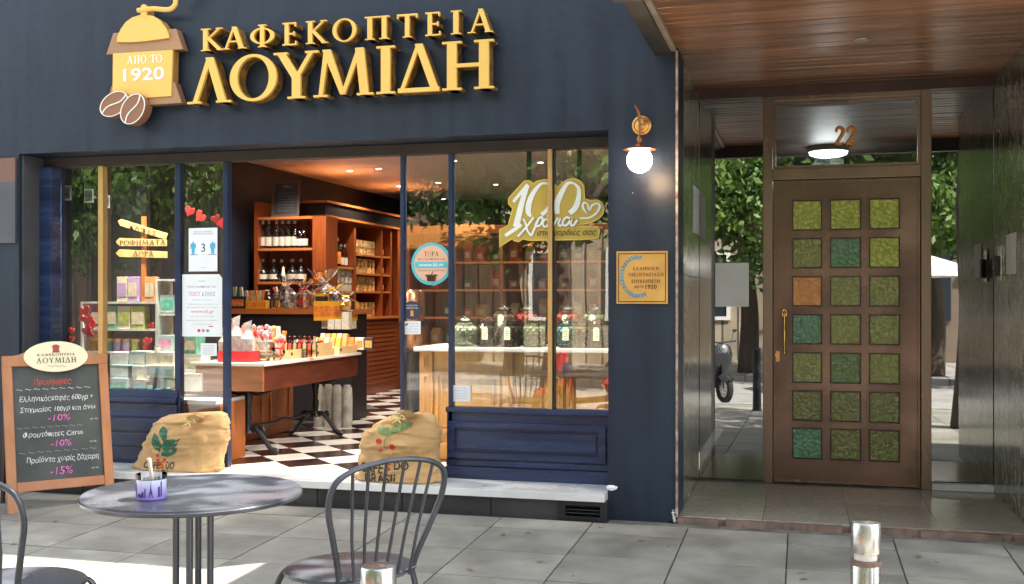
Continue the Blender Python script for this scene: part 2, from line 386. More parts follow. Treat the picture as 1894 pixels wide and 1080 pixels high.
# ------------------------------------------------------------------ ground: paving slabs, road, opposite pavement
SLM = Matrix.Rotation(math.atan(GS), 3, 'X')
b = B(); b.add([(-16,-.6,gz(-.6)-.012),(16,-.6,gz(-.6)-.012),(16,8.6,gz(8.6)-.012),(-16,8.6,gz(8.6)-.012),(-16,-.6,gz(-.6)-.3),(16,-.6,gz(-.6)-.3),(16,8.6,gz(8.6)-.3),(-16,8.6,gz(8.6)-.3)],
      [(0,1,2,3),(4,7,6,5),(0,4,5,1),(1,5,6,2),(2,6,7,3),(3,7,4,0)])
def brick_mat(name, c1, c2, mor, bw, rh, ms, off=0, rough=.8, bump=.4):
    m = D.materials.new(name); m.use_nodes = True; n = m.node_tree.nodes; L = m.node_tree.links; bs = n['Principled BSDF']
    tc = n.new('ShaderNodeTexCoord'); br = n.new('ShaderNodeTexBrick'); L.new(tc.outputs['Object'], br.inputs[0])
    br.inputs['Color1'].default_value = (*c1,1); br.inputs['Color2'].default_value = (*c2,1); br.inputs['Mortar'].default_value = (*mor,1)
    br.inputs['Scale'].default_value = 1; br.inputs['Brick Width'].default_value = bw; br.inputs['Row Height'].default_value = rh
    br.inputs['Mortar Size'].default_value = ms; br.offset = off
    no = n.new('ShaderNodeTexNoise'); no.inputs['Scale'].default_value = 2; no.inputs['Detail'].default_value = 8; L.new(tc.outputs['Object'], no.inputs[0])
    mx = n.new('ShaderNodeMix'); mx.data_type = 'RGBA'; mx.blend_type = 'OVERLAY'; mx.inputs[0].default_value = .5
    L.new(br.outputs[0], mx.inputs[6]); L.new(no.outputs[0], mx.inputs[7]); L.new(mx.outputs[2], bs.inputs['Base Color'])
    bs.inputs['Roughness'].default_value = rough
    bp = n.new('ShaderNodeBump'); bp.inputs['Strength'].default_value = bump; bp.inputs['Distance'].default_value = .02
    L.new(no.outputs[0], bp.inputs['Height']); L.new(bp.outputs[0], bs.inputs['Normal'])
    return m
pave = setting(b.build('pavement', M_grout)); OFF[pave.name] = Vector((0,0,0))
slabm = {}
xk = [-.08+.6*k for k in range(-15, 7)]
rows = [(6.50, 6.765)] + [(6.50-.53*(k+1), 6.50-.53*k) for k in range(0, 13)]
for ri, (ya, yb) in enumerate(rows):
    for x in xk:
        if ri > 7 and (x < -6 or x > 2): continue
        key = (round(yb-ya, 2))
        g = .0045
        if key not in slabm:
            q = B().obox((0,0,0), (.6-2*g, (yb-ya)-2*g, .03))
            slabm[key] = q.build('paving_slab', M_slab, pave, bevel=.003); o = slabm[key]
        else:
            o = slabm[key].copy(); COL.objects.link(o)
        yc = (ya+yb)/2; o.location = (x+.3, yc, gz(yc)-.016+random.uniform(-.002,.002))
        o.rotation_euler = (math.atan(GS)+random.uniform(-.001,.001), random.uniform(-.0015,.0015), random.uniform(-.003,.003))
# kerb, road and the pavement opposite
b = B(); b.box(-25,25,-.75,-.605,gz(-.6)-.25,gz(-.6)-.005); setting(b.build('kerb', mat('kerb_stone',(.3,.3,.28),.8,var=.2,vscale=5,bump=.3)))
b = B(); b.box(-60,60,-7.5,-.75,-.6,gz(-.6)-.15)
setting(b.build('road', mat('asphalt',(.30,.29,.27),.85,var=.2,vscale=3,bump=.4,bscale=90)))
b = B(); b.box(-60,60,-40,-7.5,-.6,gz(-.6)-.03)
setting(b.build('opposite_pavement', brick_mat('far_paving',(.36,.35,.32),(.3,.29,.27),(.16,.15,.14),.6,.6,.02)))

# ------------------------------------------------------------------ shop building
bld = thing('shop_building', 'navy blue painted shop building front with wide glazed opening under the gold lettering', 'building', (-3.3,6.9,.14))
FY0 = 6.9; GYl = 7.2; ZT = 2.65; XL = -5.69; XR = -1.206; XE = -.76; SILL = .314
b = B(); b.box(-9, XE, 6.9, 7.25, ZT, 4.2); b.build('wall', M_navy, bld)
b = B(); b.box(XR, XE, 6.9, 7.25, .13, ZT); b.build('pillar', M_navy, bld)
M_navyl = mat('pilaster_grey_band', (.075,.08,.095), .6, var=.15)
M_pinkb = mat('pilaster_warm_band', (.16,.085,.06), .6, var=.15)
b = B(); b.box(-9, XL, 6.9, 7.25, .13, ZT); b.build('pillar', M_navy, bld)
for z0, z1, m in ((1.98,2.44,M_navyl),(2.44,2.62,M_pinkb)):
    b = B(); b.box(-6.6, XL-.02, 6.88, 6.9, z0, z1); b.build('painted_band', m, bld)
# grey reveal post at the left and the dark lining of the opening
b = B(); b.box(XL, XL+.02, 6.93, 7.2, SILL, ZT-.004); b.build('reveal', mat('reveal_grey',(.06,.062,.065),.6,var=.2), bld)
b = B(); b.box(XL+.02, XR-.0, 7.15, 7.25, ZT-.075, ZT-.004); b.build('window_header', M_brown, bld)
# roof slab and rest of the building volume
M_render = mat('rear_render', (.35,.33,.30), .9, var=.1)
b = B(); b.box(-9, 2.2, 7.25, 17.2, 3.9, 4.12); b.build('roof', M_render, bld)
# sill and plinth
b = B(); b.box(XL, XR-.003, 6.78, 7.3, SILL-.05, SILL); b.build('sill', M_marble, bld, bevel=.004)
xx = XL; i = 0
gx0, gx1 = PY(1033, 940, 6.82).x, PY(1124, 940, 6.82).x
while xx < gx0-.02:
    x2 = min(xx+.62, gx0); b = B(); b.box(xx+.003, x2-.003, 6.815+.002*(i%2), 6.9, .10, SILL-.052); b.build('plinth_tile', M_plinth, bld, bevel=.002); xx = x2; i += 1
vg = B(); vg.ring([(gx0,.135),(gx1,.135),(gx1,.262),(gx0,.262)],[(gx0+.05,.165),(gx1-.045,.165),(gx1-.045,.235),(gx0+.05,.235)], fY(6.79), 0, .05)
vgo = vg.build('vent_grille', M_iron, bld, bevel=.002)
b = B(); b.box(gx0, gx1, 6.85, 6.9, .12, .262); b.build('vent_backing', mat('vent_dark',(.008,.008,.008),.8), vgo)
for k in range(3):
    z = .178+.022*k; b = B(); b.obox(((gx0+gx1)/2, 6.815, z), (gx1-gx0-.1, .03, .005), Matrix.Rotation(-.5,3,'X')); b.build('slat', M_iron, vgo)
# window posts
def vpost(name, x0, x1, m, z0=SILL, z1=ZT-.075, Y=7.17, dy=.06):
    a = PY(x0, 600, Y).x; c = PY(x1, 600, Y).x
    q = B(); q.box(a, c, Y, Y+dy, z0+.001, z1-.001); return q.build(name, m, bld, bevel=.004)
vpost('corner_post', 66, 95, M_blue, Y=7.1, dy=.12)
vpost('window_post', 323, 333, M_bluemetal); vpost('window_post', 412, 421, M_bluemetal)
vpost('window_post', 740, 747, M_bluemetal); vpost('window_post', 829, 837, M_bluemetal)
zb = PY(980, 755, 7.2).z; zbl = PY(220, 732, 7.2).z
vpost('brass_post', 181, 190, M_brass, z0=zbl, Y=7.15); vpost('brass_post', 1013, 1021, M_brass, z0=zb, Y=7.14)
b = B(); x_ = PY(1023,600,7.2).x; b.box(x_-.01, x_+.015, 7.16, 7.23, zb, ZT-.08); b.build('window_post', M_iron, bld)
# glass panes
G_shop = glass('shop_window_glass', 1.46, (.95,.96,.95), wav=.05)
G_ctr = glass('counter_window_glass', 2.0, (.9,.93,.88), wav=.05)
G_door = glass('shop_door_glass', 1.6, (.95,.96,.95), wav=.04)
def pane(x0, x1, z0, m, Y=7.2, nm='window_pane', par=None):
    a = PY(x0, 600, Y).x; c = PY(x1, 600, Y).x; q = B(); q.box(a, c, Y, Y+.006, z0, ZT-.077); return q.build(nm, m, par or bld)
pane(95, 182, zbl+.002, G_shop); pane(189, 323, zbl+.002, G_shop); pane(333, 412, SILL+.16, G_door)
pane(747, 829, SILL+.02, G_door); pane(837, 1013, zb+.002, G_ctr); pane(1026, 1160, zb+.002, G_ctr)
# blue base panels
def base(x0, x1, zt, lines):
    a = PY(x0, 800, 7.2).x; c = min(PY(x1, 800, 7.2).x, XR-.004)
    q = B(); q.box(a, c, 7.17, 7.24, SILL+.001, zt); bp = q.build('base_panel', M_blue, bld, bevel=.003)
    return bp, a, c
bp, a, c = base(829, 1140, zb, 0)
c = PY(1121, 800, 7.16).x
z3 = PY(980, 783, 7.16).z; z4 = PY(980, 852, 7.16).z
fn = fY(7.15)
def frame(q, x0, x1, z0, z1, wd, fn, d0, d1): q.ring([(x0,z0),(x1,z0),(x1,z1),(x0,z1)],[(x0+wd,z0+wd),(x1-wd,z0+wd),(x1-wd,z1-wd),(x0+wd,z1-wd)], fn, d0, d1)
q = B(); frame(q, a+.012, c, z4, z3, .045, fn, 0, .019); q.build('moulding', M_blue, bp, bevel=.004)
q = B(); q.box(a+.075, c-.065, 7.156, 7.169, z4+.065, z3-.065); q.build('raised_field', M_blue, bp, bevel=.005)
q = B(); q.box(a, XR-.004, 7.14, 7.169, SILL+.002, SILL+.085); q.build('skirting', M_blue, bp, bevel=.004)
q = B(); q.box(a, XR-.004, 7.155, 7.169, SILL+.088, z4-.012); q.build('skirting', M_blue, bp, bevel=.003)
q = B(); q.box(a, XR-.004, 7.135, 7.169, zb-.035, zb); q.build('top_rail', M_blue, bp, bevel=.006)
bp, a, c = base(95, 333, zbl, 0)
q = B(); q.box(a, c, 7.135, 7.169, zbl-.04, zbl-.002); q.build('top_rail', M_blue, bp, bevel=.006)
for z0 in (.34,.45,.56,.67,.78): q = B(); q.box(a, c, 7.155, 7.169, z0, z0+.098); q.build('board', M_blue, bp, bevel=.006)
base(333, 412, SILL+.16, 0)
# chipped white plaster under the pillar edge
b = B()
for k in range(14): b.ico((XE-.002+random.uniform(-.03,.0), 6.895, .15+abs(random.gauss(0,.05))), random.uniform(.004,.011), 1, (1,.4,1.4), .3)
b.build('plaster_chip', M_marble, bld)

# ------------------------------------------------------------------ shop room
M_ceil = mat('ceiling_plaster', (.68,.66,.72), .7, var=.04)
b = B(); b.box(-6.4, XE-.3, 7.25, 16.9, 3.19, 3.3); setting(b.build('shop_ceiling', M_ceil))
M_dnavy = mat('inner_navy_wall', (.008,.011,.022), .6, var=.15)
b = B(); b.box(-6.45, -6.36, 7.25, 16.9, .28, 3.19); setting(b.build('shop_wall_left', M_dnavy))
b = B(); b.box(-.95, -.87, 7.25, 16.9, .28, 3.19); setting(b.build('shop_wall_right', mat('inner_brown_wall',(.10,.05,.03),.6)))
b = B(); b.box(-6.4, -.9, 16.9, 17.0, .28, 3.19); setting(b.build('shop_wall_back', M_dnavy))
b = B(); b.box(-6.4, -.9, 7.19, 17.0, .24, SILL-.012); fl = setting(b.build('shop_floor', mat('floor_grout',(.06,.055,.05),.6))); OFF[fl.name] = Vector((0,0,0))
M_tw = mat('white_floor_tile', (.66,.63,.57), .22, var=.1, vscale=2, rnd=.06, rvar=.08); M_tb = mat('dark_floor_tile', (.028,.012,.012), .2, var=.3, rnd=.2, rvar=.08)
tt = {}
S2 = .335/sqrt(2); ox, oy = -4.135+S2, 7.774
for i in range(-14, 30):
    for j in range(-4, 30):
        # diamond centres on a 45 degree grid
        x = ox+(i-j)*S2; y = oy+(i+j)*S2
        if not (-5.6 < x < -1.35 and 7.25 < y < 14.2): continue
        if y < 8.0 and x > -2.2: continue
        lim = -4.6 if y < 12 else -5.5
        if x < lim-.1: continue
        wv = (i+j) % 2 == 0
        key = (i-j) % 2
        col = (i % 2 == 0)
        kk = (j % 2 == 0) == (i % 2 == 0)
        m = M_tw if kk else M_tb; key = kk
        if key not in tt:
            tt[key] = B().obox((0,0,0), (.331,.331,.012), Matrix.Rotation(pi/4,3,'Z')).build('floor_tile', m, fl); o = tt[key]
        else: o = tt[key].copy(); COL.objects.link(o)
        o.location = (x, y, SILL-.0065)

# ------------------------------------------------------------------ entrance porch of the apartment house
YD = 8.4; ZS = 3.15; EF = .175; XWR = 1.33
ent = thing('apartment_entrance', 'marble lined apartment entrance porch with varnished plank soffit beside the navy shop', 'entrance', (.3,7.6,.17))
def marble_mat(name, c1, c2, c3):
    m = D.materials.new(name); m.use_nodes = True; n = m.node_tree.nodes; L = m.node_tree.links; bs = n['Principled BSDF']
    tc = n.new('ShaderNodeTexCoord'); mp = n.new('ShaderNodeMapping'); mp.inputs['Scale'].default_value = (1.6,1.6,.75); L.new(tc.outputs['Object'], mp.inputs[0])
    no = n.new('ShaderNodeTexNoise'); no.inputs['Scale'].default_value = 3.2; no.inputs['Detail'].default_value = 12; no.inputs['Roughness'].default_value = .68; no.inputs['Distortion'].default_value = 1.4; L.new(mp.outputs[0], no.inputs[0])
    r = n.new('ShaderNodeValToRGB'); e = r.color_ramp.elements; e[0].position = .40; e[0].color = (*c1,1); e[1].position = .62; e[1].color = (*c2,1)
    x = r.color_ramp.elements.new(.505); x.color = (*c3,1); x = r.color_ramp.elements.new(.485); x.color = (*c2,1); x = r.color_ramp.elements.new(.525); x.color = (*c1,1)
    L.new(no.outputs[0], r.inputs[0])
    oi = n.new('ShaderNodeObjectInfo'); hs = n.new('ShaderNodeHueSaturation'); mr = n.new('ShaderNodeMapRange'); L.new(oi.outputs['Random'], mr.inputs[0]); mr.inputs[3].default_value = .8; mr.inputs[4].default_value = 1.25
    L.new(mr.outputs[0], hs.inputs['Value']); L.new(r.outputs[0], hs.inputs['Color']); L.new(hs.outputs[0], bs.inputs['Base Color'])
    r2 = n.new('ShaderNodeMapRange'); L.new(no.outputs[0], r2.inputs[0]); r2.inputs[3].default_value = .08; r2.inputs[4].default_value = .22
    L.new(r2.outputs[0], bs.inputs['Roughness']); bs.inputs['Specular IOR Level'].default_value = .45
    return m
M_gm = marble_mat('green_marble', (.03,.034,.025), (.12,.105,.07), (.50,.47,.37))
M_fm = marble_mat('porch_floor_marble', (.33,.285,.235), (.40,.35,.29), (.46,.40,.34))
b = B(); b.box(XE-.06, XWR+1.2, 6.9, 12.2, .10, EF-.03); b.build('floor_bed', M_grout, ent)
for i in range(4):
    x0 = XE+.001+(XWR-XE)/4*i*1.0; x1 = XE+(XWR-XE)/4*(i+1)
    for j, (y0, y1) in enumerate(((6.93,7.66),(7.66,8.36))):
        q = B(); q.box(x0+.001, x1-.001, y0+.001, y1-.001, EF-.028, EF); q.build('floor_slab', M_fm, ent)
M_step = mat('worn_step_edge', (.30,.20,.15), .8, col2=(.12,.09,.07), vscale=7, bump=.8, bscale=22)
b = B(); n_ = 60
for k in range(n_):
    x0 = XE+.002+(XWR+.9-XE)*k/n_; x1 = XE+.002+(XWR+.9-XE)*(k+1)/n_
    d = .012*noise.noise(Vector((k*.37,0,1)))+(.02 if random.random() < .06 else 0)
    b.box(x0, x1, 6.868+d, 6.932, .10, EF-.004-abs(d)*.3)
b.build('step_edge', M_step, ent)
# side walls of marble slabs
def mwall(X, dx, ys, zs, m=M_gm):
    for (y0, y1) in ys:
        for (z0, z1) in zs:
            q = B(); q.box(min(X, X+dx), max(X, X+dx), y0+.0015, y1-.0015, z0+.0015, z1-.0015); q.build('marble_slab', m, ent, bevel=.0015)
mwall(XE+.0, -.025, ((6.905,7.66),(7.66,8.37)), ((EF,1.72),(1.72,ZS)))
mwall(XWR, .03, ((6.6,7.25),(7.25,7.8),(7.8,8.37)), ((EF,1.1),(1.1,2.35),(2.35,ZS)))
b = B(); b.box(XE-.11, XE-.026, 7.25, 8.37, EF, 3.9); b.build('wall', M_render, ent)
b = B(); b.box(XWR+.032, XWR+.3, 6.62, 8.37, EF, 3.9); b.build('wall', M_render, ent)
b = B(); b.box(XE-.012, XE+.003, 6.885, 6.904, EF, ZS-.02); b.build('corner_trim', mat('worn_trim',(.5,.42,.36),.5,col2=(.12,.05,.03),vscale=14), ent)
M_navg = M_gm
b = B(); b.box(XWR+.3, 9, 6.62, 7.0, .1, 4.12); b.build('wall', M_render, ent)
# soffit planks
M_plank = mat('varnished_plank', (.36,.14,.045), .36, col2=(.13,.05,.02), vscale=2.4, stretch=(.5,6,6), rnd=.3, coat=.12, rvar=.1, bump=.05, bscale=20)
b = B(); b.box(XE-.12, XWR+.6, 5.32, 8.39, ZS+.03, ZS+.3); b.build('canopy_slab', M_render, ent)
pk = None; y = 5.34; 
while y < 8.36:
    L0 = XWR+.56-(XE-.04)
    if pk is None:
        pk = B().obox((0,0,0), (L0, .108, .02)).build('plank', M_plank, ent, bevel=.003, world=False); o = pk
    else: o = pk.copy(); COL.objects.link(o)
    o.location = Vector(((XE-.04+XWR+.56)/2, y+.058, ZS+.012+random.uniform(-.0015,.0015))) - OFF[ent.name]
    y += .1185
# canopy fascia beams
M_fas = mat('canopy_fascia', (.05,.045,.04), .5, var=.3, metal=.2)
b = B(); b.box(XE-.15, XE-.045, 5.22, 6.895, ZS-.035, ZS+.34); b.build('canopy_beam', M_fas, ent, bevel=.004)
b = B(); b.box(XE-.043, XE-.008, 5.34, 6.895, ZS-.022, ZS+.004); b.build('canopy_trim', mat('pale_trim',(.30,.25,.20),.5,var=.3), ent)
b = B(); b.box(XE-.148, XWR+.62, 5.225, 5.335, ZS-.12, ZS+.34); b.build('canopy_beam', M_fas, ent, bevel=.004)
b = B(); b.box(XWR+.54, XWR+.62, 5.34, 6.6, ZS-.035, ZS+.34); b.build('canopy_beam', M_fas, ent)
M_hdr = mat('dark_red_beam', (.055,.018,.012), .4, var=.3, vscale=5)
b = B(); b.box(XE, XWR, 8.32, 8.39, ZS-.075, ZS-.001); b.build('header_beam', M_hdr, ent)
# recessed spot in the soffit
p = PZ(1594, 74, ZS)
sp = B(); sp.lathe([(.048,-.004),(.05,.0),(.034,-.002),(.03,.003),(.0,.003)], (p.x,p.y,ZS), 20)
tag(sp.build('recessed_spot', mat('spot_ring',(.35,.33,.3),.3,metal=.7), None, True), 'small unlit round recessed spot in the wooden porch soffit', 'spotlight')
# door surround, transom and mirror-like side panes
M_bronze = mat('bronze_frame', (.21,.15,.11), .32, metal=.6, var=.25, vscale=3, rvar=.1, stretch=(1,1,.4))
def px_box(q, x0, x1, y0, y1, Y0, Y1):
    a = PY(x0, 600, Y0).x; c = PY(x1, 600, Y0).x; xm = (x0+x1)/2
    q.box(a, c, Y0, Y1, PY(xm, y1, Y0).z, PY(xm, y0, Y0).z); return a, c
zt_f = PY(1568, 163, 8.34).z
def fpost(x0, x1):
    a = PY(x0,600,8.34).x; c = PY(x1,600,8.34).x; q = B(); q.box(a, c, 8.34, 8.46, EF, zt_f); q.build('frame_post', M_bronze, ent, bevel=.004); return a, c
fl0, fl1 = fpost(1411, 1429); fr0, fr1 = fpost(1704, 1723)
zr = [PY(1568, v, 8.34).z for v in (163, 181, 308, 329)]
for z1, z0 in ((zr[0], zr[1]), (zr[2], zr[3])):
    q = B(); q.box(fl1+.001, fr0-.001, 8.345, 8.455, z0, z1); q.build('frame_rail', M_bronze, ent, bevel=.004)
q = B(); frame(q, fl1+.001, fr0-.001, zr[2], zr[1], .022, fY(8.37), 0, .03); q.build('transom_bead', M_bronze, ent)
G_tr = glass('transom_glass', 1.6, (.8,.82,.8), minref=.10)
G_sd = glass('side_glass', 2.0, (.35,.36,.34), minref=.25)
q = B(); q.box(fl1+.02, fr0-.02, 8.39, 8.396, zr[2]+.02, zr[1]-.02); q.build('transom_pane', G_tr, ent)
q = B(); q.box(XE+.002, fl0-.001, 8.392, 8.398, EF+.005, ZS-.077); q.build('side_pane', G_sd, ent)
q = B(); q.box(fr1+.001, XWR-.002, 8.392, 8.398, EF+.06, ZS-.077); q.build('side_pane', G_sd, ent)
q = B(); q.box(fr1+.003, XWR-.004, 8.34, 8.42, EF, EF+.045); q.build('threshold', M_marble, ent)
q = B(); q.box(XE+.004, fl0-.003, 8.385, 8.41, EF, EF+.004); q.build('threshold', M_bronze, ent)
# lobby behind the glass
M_lob = mat('lobby_wall', (.12,.09,.07), .5, var=.2)
b = B(); b.box(XE-.3, XE-.15, 8.46, 12, .15, 3.2); b.box(XWR+.15, XWR+.3, 8.46, 12, .15, 3.2); b.box(XE-.3, XWR+.3, 12, 12.1, .15, 3.2); b.box(XE-.3, XWR+.3, 8.42, 12.1, 3.0, 3.2); b.build('lobby_wall', M_lob, ent)
lmp = PZ(1532, 285, 2.93)
lt = thing('ceiling_lamp', 'lit round white ceiling lamp inside the lobby seen through the transom glass', 'lamp', (lmp.x, lmp.y, 3.0))
q = B(); q.lathe([(.0,-.09),(.13,-.09),(.17,-.075),(.18,-.05)], (0,0,0), 28); q.build('diffuser', mat('lobby_lamp_glow',(1,1,1),.5,emit=(.85,.92,1),estr=1.6), lt, True, world=False)
q = B(); q.lathe([(.182,-.05),(.19,-.03),(.19,0)], (0,0,0), 28); q.build('lamp_base', M_white, lt, True, world=False)
ld = D.lights.new('lobby_light','POINT'); ld.energy = 4; ld.shadow_soft_size = .15; ld.color = (.9,.95,1); lo = D.objects.new('lobby_light', ld); COL.objects.link(lo); lo.location = (lmp.x, lmp.y, 2.8)
# house number
M_num = mat('house_number_orange', (.75,.28,.05), .4)
nb = thing('house_number', 'orange metal house number 22 on the transom glass above the door', 'number', tuple(PY(1563,268,8.385)))
for k, (x0, x1) in enumerate(((1545,1561),(1565,1583))):
    A = PY(x0,268,8.382); C = PY(x1,235,8.382); sx = C.x-A.x; sz = C.z-A.z
    path = catmull([(.12,.72,0),(.16,.9,0),(.5,1,0),(.86,.86,0),(.85,.66,0),(.5,.36,0),(.1,.08,0),(.3,.1,0),(.62,.03,0),(.95,.14,0)], 5)
    rr = [.009+.006*sin(pi*i/(len(path)-1)) for i in range(len(path))]
    q = B(); q.tube([(A.x+p_.x*sx, 8.382, A.z+p_.y*sz) for p_ in path], rr, 8); q.build('numeral', M_num, nb, True)

# the wooden entrance door
dr = thing('entrance_door', 'bronze framed entrance door with twenty one small green, teal and orange glass panes', 'door', tuple(PY(1566, 897, 8.37)))
M_dm = mat('bronze_door_metal', (.21,.13,.095), .27, metal=.65, col2=(.10,.062,.05), vscale=1.7, rvar=.14, bump=.05, bscale=12)
dz0 = EF+.008; dz1 = zr[3]-.004; dx0 = fl1+.004; dx1 = fr0-.004
cxs = [(1467,1519),(1537,1591),(1609,1663)]; rys = [(370,423),(441,494),(512,565),(583,636),(654,708),(725,779),(795,850)]
cx = [(PY(a,600,8.37).x, PY(c,600,8.37).x) for a, c in [(v0-2, v1+2) for v0, v1 in cxs]]
rz = [(PY(1566,c,8.37).z, PY(1566,a,8.37).z) for a, c in [(v0-2, v1+2) for v0, v1 in rys]]
q = B()
xs = [dx0]+[v for p_ in cx for v in p_]+[dx1]
q.box(dx0, cx[0][0], 8.37, 8.42, dz0, dz1); q.box(cx[2][1], dx1, 8.37, 8.42, dz0, dz1)
q.box(cx[0][0], cx[2][1], 8.37, 8.42, dz0, rz[6][0]); q.box(cx[0][0], cx[2][1], 8.37, 8.42, rz[0][1], dz1)
for i in range(2): q.box(cx[i][1], cx[i+1][0], 8.372, 8.42, rz[6][0], rz[0][1])
for j in range(6):
    for i in range(3): q.box(cx[i][0], cx[i][1], 8.372, 8.42, rz[j+1][1], rz[j][0])
leaf = q.build('door_leaf', M_dm, dr)
q = B(); frame(q, dx0, dx1, dz0, dz1, .02, fY(8.358), 0, .012); q.build('edge_moulding', M_dm, dr, bevel=.003)
def pane_mat(name, c, thr=0):
    m = D.materials.new(name); m.use_nodes = True; n = m.node_tree.nodes; L = m.node_tree.links; bs = n['Principled BSDF']
    bs.inputs['Base Color'].default_value = (*c,1); bs.inputs['Roughness'].default_value = .5; bs.inputs['Specular IOR Level'].default_value = .1
    bs.inputs['Coat Weight'].default_value = 1; bs.inputs['Coat Roughness'].default_value = .06; bs.inputs['Coat IOR'].default_value = 1.6
    tc = n.new('ShaderNodeTexCoord'); oi = n.new('ShaderNodeObjectInfo'); ad = n.new('ShaderNodeVectorMath'); ad.operation = 'ADD'
    L.new(tc.outputs['Object'], ad.inputs[0]); L.new(oi.outputs['Location'], ad.inputs[1])
    vo = n.new('ShaderNodeTexVoronoi'); vo.feature = 'SMOOTH_F1'; vo.inputs['Scale'].default_value = 42; vo.inputs['Smoothness'].default_value = .6
    no = n.new('ShaderNodeTexNoise'); no.inputs['Scale'].default_value = 30; mx = n.new('ShaderNodeVectorMath'); mx.operation = 'MULTIPLY_ADD'
    L.new(ad.outputs[0], no.inputs[0]); mx.inputs[1].default_value = (.03,.03,.03); L.new(no.outputs[1], mx.inputs[0]); L.new(ad.outputs[0], mx.inputs[2]); L.new(mx.outputs[0], vo.inputs[0])
    bp = n.new('ShaderNodeBump'); bp.inputs['Strength'].default_value = 1; bp.inputs['Distance'].default_value = .009; L.new(vo.outputs[0], bp.inputs['Height'])
    L.new(bp.outputs[0], bs.inputs['Coat Normal'])
    r = n.new('ShaderNodeValToRGB'); e = r.color_ramp.elements; e[0].position = .05; e[0].color = (*[min(1,x*1.7) for x in c],1); e[1].position = .6; e[1].color = (*[x*.85 for x in c],1); L.new(vo.outputs['Distance'], r.inputs[0]); L.new(r.outputs[0], bs.inputs['Base Color'])
    return m
PM = {'y': pane_mat('yellow_green_glass',(.42,.50,.06)), 'o': pane_mat('olive_glass',(.25,.28,.06)), 't': pane_mat('teal_glass',(.10,.26,.14)),
      'r': pane_mat('orange_glass',(.85,.30,.06)), 'g': pane_mat('leaf_green_glass',(.11,.20,.045)), 'd': pane_mat('dark_olive_glass',(.17,.19,.04))}
lay = ['yyy','oty','roo','too','ogo','ddd','tdd']
nm = {'y':'bright yellow green pane','o':'olive green pane','t':'teal pane','r':'orange pane','g':'leaf green pane','d':'dark olive pane'}
M_bead = mat('pane_bead', (.035,.022,.018), .4, metal=.3)
for j in range(7):
    for i in range(3):
        k = lay[j][i]; q = B(); q.box(cx[i][0]+.003, cx[i][1]-.003, 8.392, 8.400, rz[j][0]+.003, rz[j][1]-.003)
        o = q.build('door_pane', PM[k], dr)
        if k in 'tr': o['label'] = nm[k]
        q = B(); frame(q, cx[i][0]-.016, cx[i][1]+.016, rz[j][0]-.016, rz[j][1]+.016, .005, fY(8.364), 0, .01); q.build('pane_moulding', M_dm, o)
        q = B(); frame(q, cx[i][0]+.001, cx[i][1]-.001, rz[j][0]+.001, rz[j][1]-.001, .008, fY(8.378), 0, .012); q.build('pane_bead', M_bead, o)
# handle and lock plate
M_br2 = mat('polished_brass', (.75,.48,.14), .22, metal=.9, var=.2, vscale=30)
A = PY(1451, 574, 8.36); C = PY(1451, 655, 8.36); mid = (A+C)/2
q = B(); hh = A.z-C.z
q.lathe([(.004,0),(.011,.02*hh),(.006,.08*hh),(.009,.2*hh),(.006,.26*hh),(.010,.4*hh),(.012,.5*hh),(.010,.6*hh),(.006,.74*hh),(.009,.8*hh),(.006,.9*hh),(.012,.96*hh),(.003,hh)], (A.x, 8.315, C.z), 12)
ho = q.build('handle', M_br2, dr, True)
for z_ in (C.z+.06*hh, C.z+.92*hh): q = B(); q.tube([(A.x,8.318,z_),(A.x,8.368,z_)], .007, 8); q.build('handle_mount', M_br2, ho, True)
q = B(); q.prism([(A.x+v*.014, C.z+hh*(.86+.16*t)) for v, t in ((-1,0),(1,0),(1.3,.5),(.7,1),(-.7,1),(-1.3,.5))], fY(8.362), 0, .006); q.build('handle_plate', M_br2, ho)
A = PY(1436, 659, 8.36); q = B(); q.prism([(A.x+x_, A.z+z_) for x_, z_ in ((-.018,-.04),(.018,-.04),(.024,-.03),(.024,.03),(.018,.04),(-.018,.04),(-.024,.03),(-.024,-.03))], fY(8.362), 0, .008); lk = q.build('lock_plate', mat('copper_plate',(.7,.33,.10),.35,metal=.6), dr, bevel=.002)
q = B(); q.tube([(A.x,8.352,A.z+.01),(A.x,8.366,A.z+.01)], .011, 12); q.build('lock_cylinder', M_brass, lk, True)

# ------------------------------------------------------------------ gold lettering over the opening
YS = 6.765
M_ret = mat('led_glow_letter_return', (.045,.032,.018), .4, col2=(.38,.19,.025), vscale=22)  # amber blotches put the LED glow on the returns into the colour
def sgn(x0, x1): return PY(320+x0/3.055, 60, YS).x, PY(320+x1/3.055, 60, YS).x
def letters(name, label, chars, spans, z0, z1, th, bulb_r):
    t = thing(name, label, 'sign', (sgn(spans[0][0],0)[0], 6.9, z0))
    for ch, (a, c) in zip(chars, spans):
        x0, x1 = sgn(a, c)
        q = B(); roman(q, ch, x0, x1, z0, z1, fY(YS), 0, th*.45)
        o = q.build('letter', M_gold, t)
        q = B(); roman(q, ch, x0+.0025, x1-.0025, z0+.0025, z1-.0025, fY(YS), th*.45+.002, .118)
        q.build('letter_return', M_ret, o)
    return t

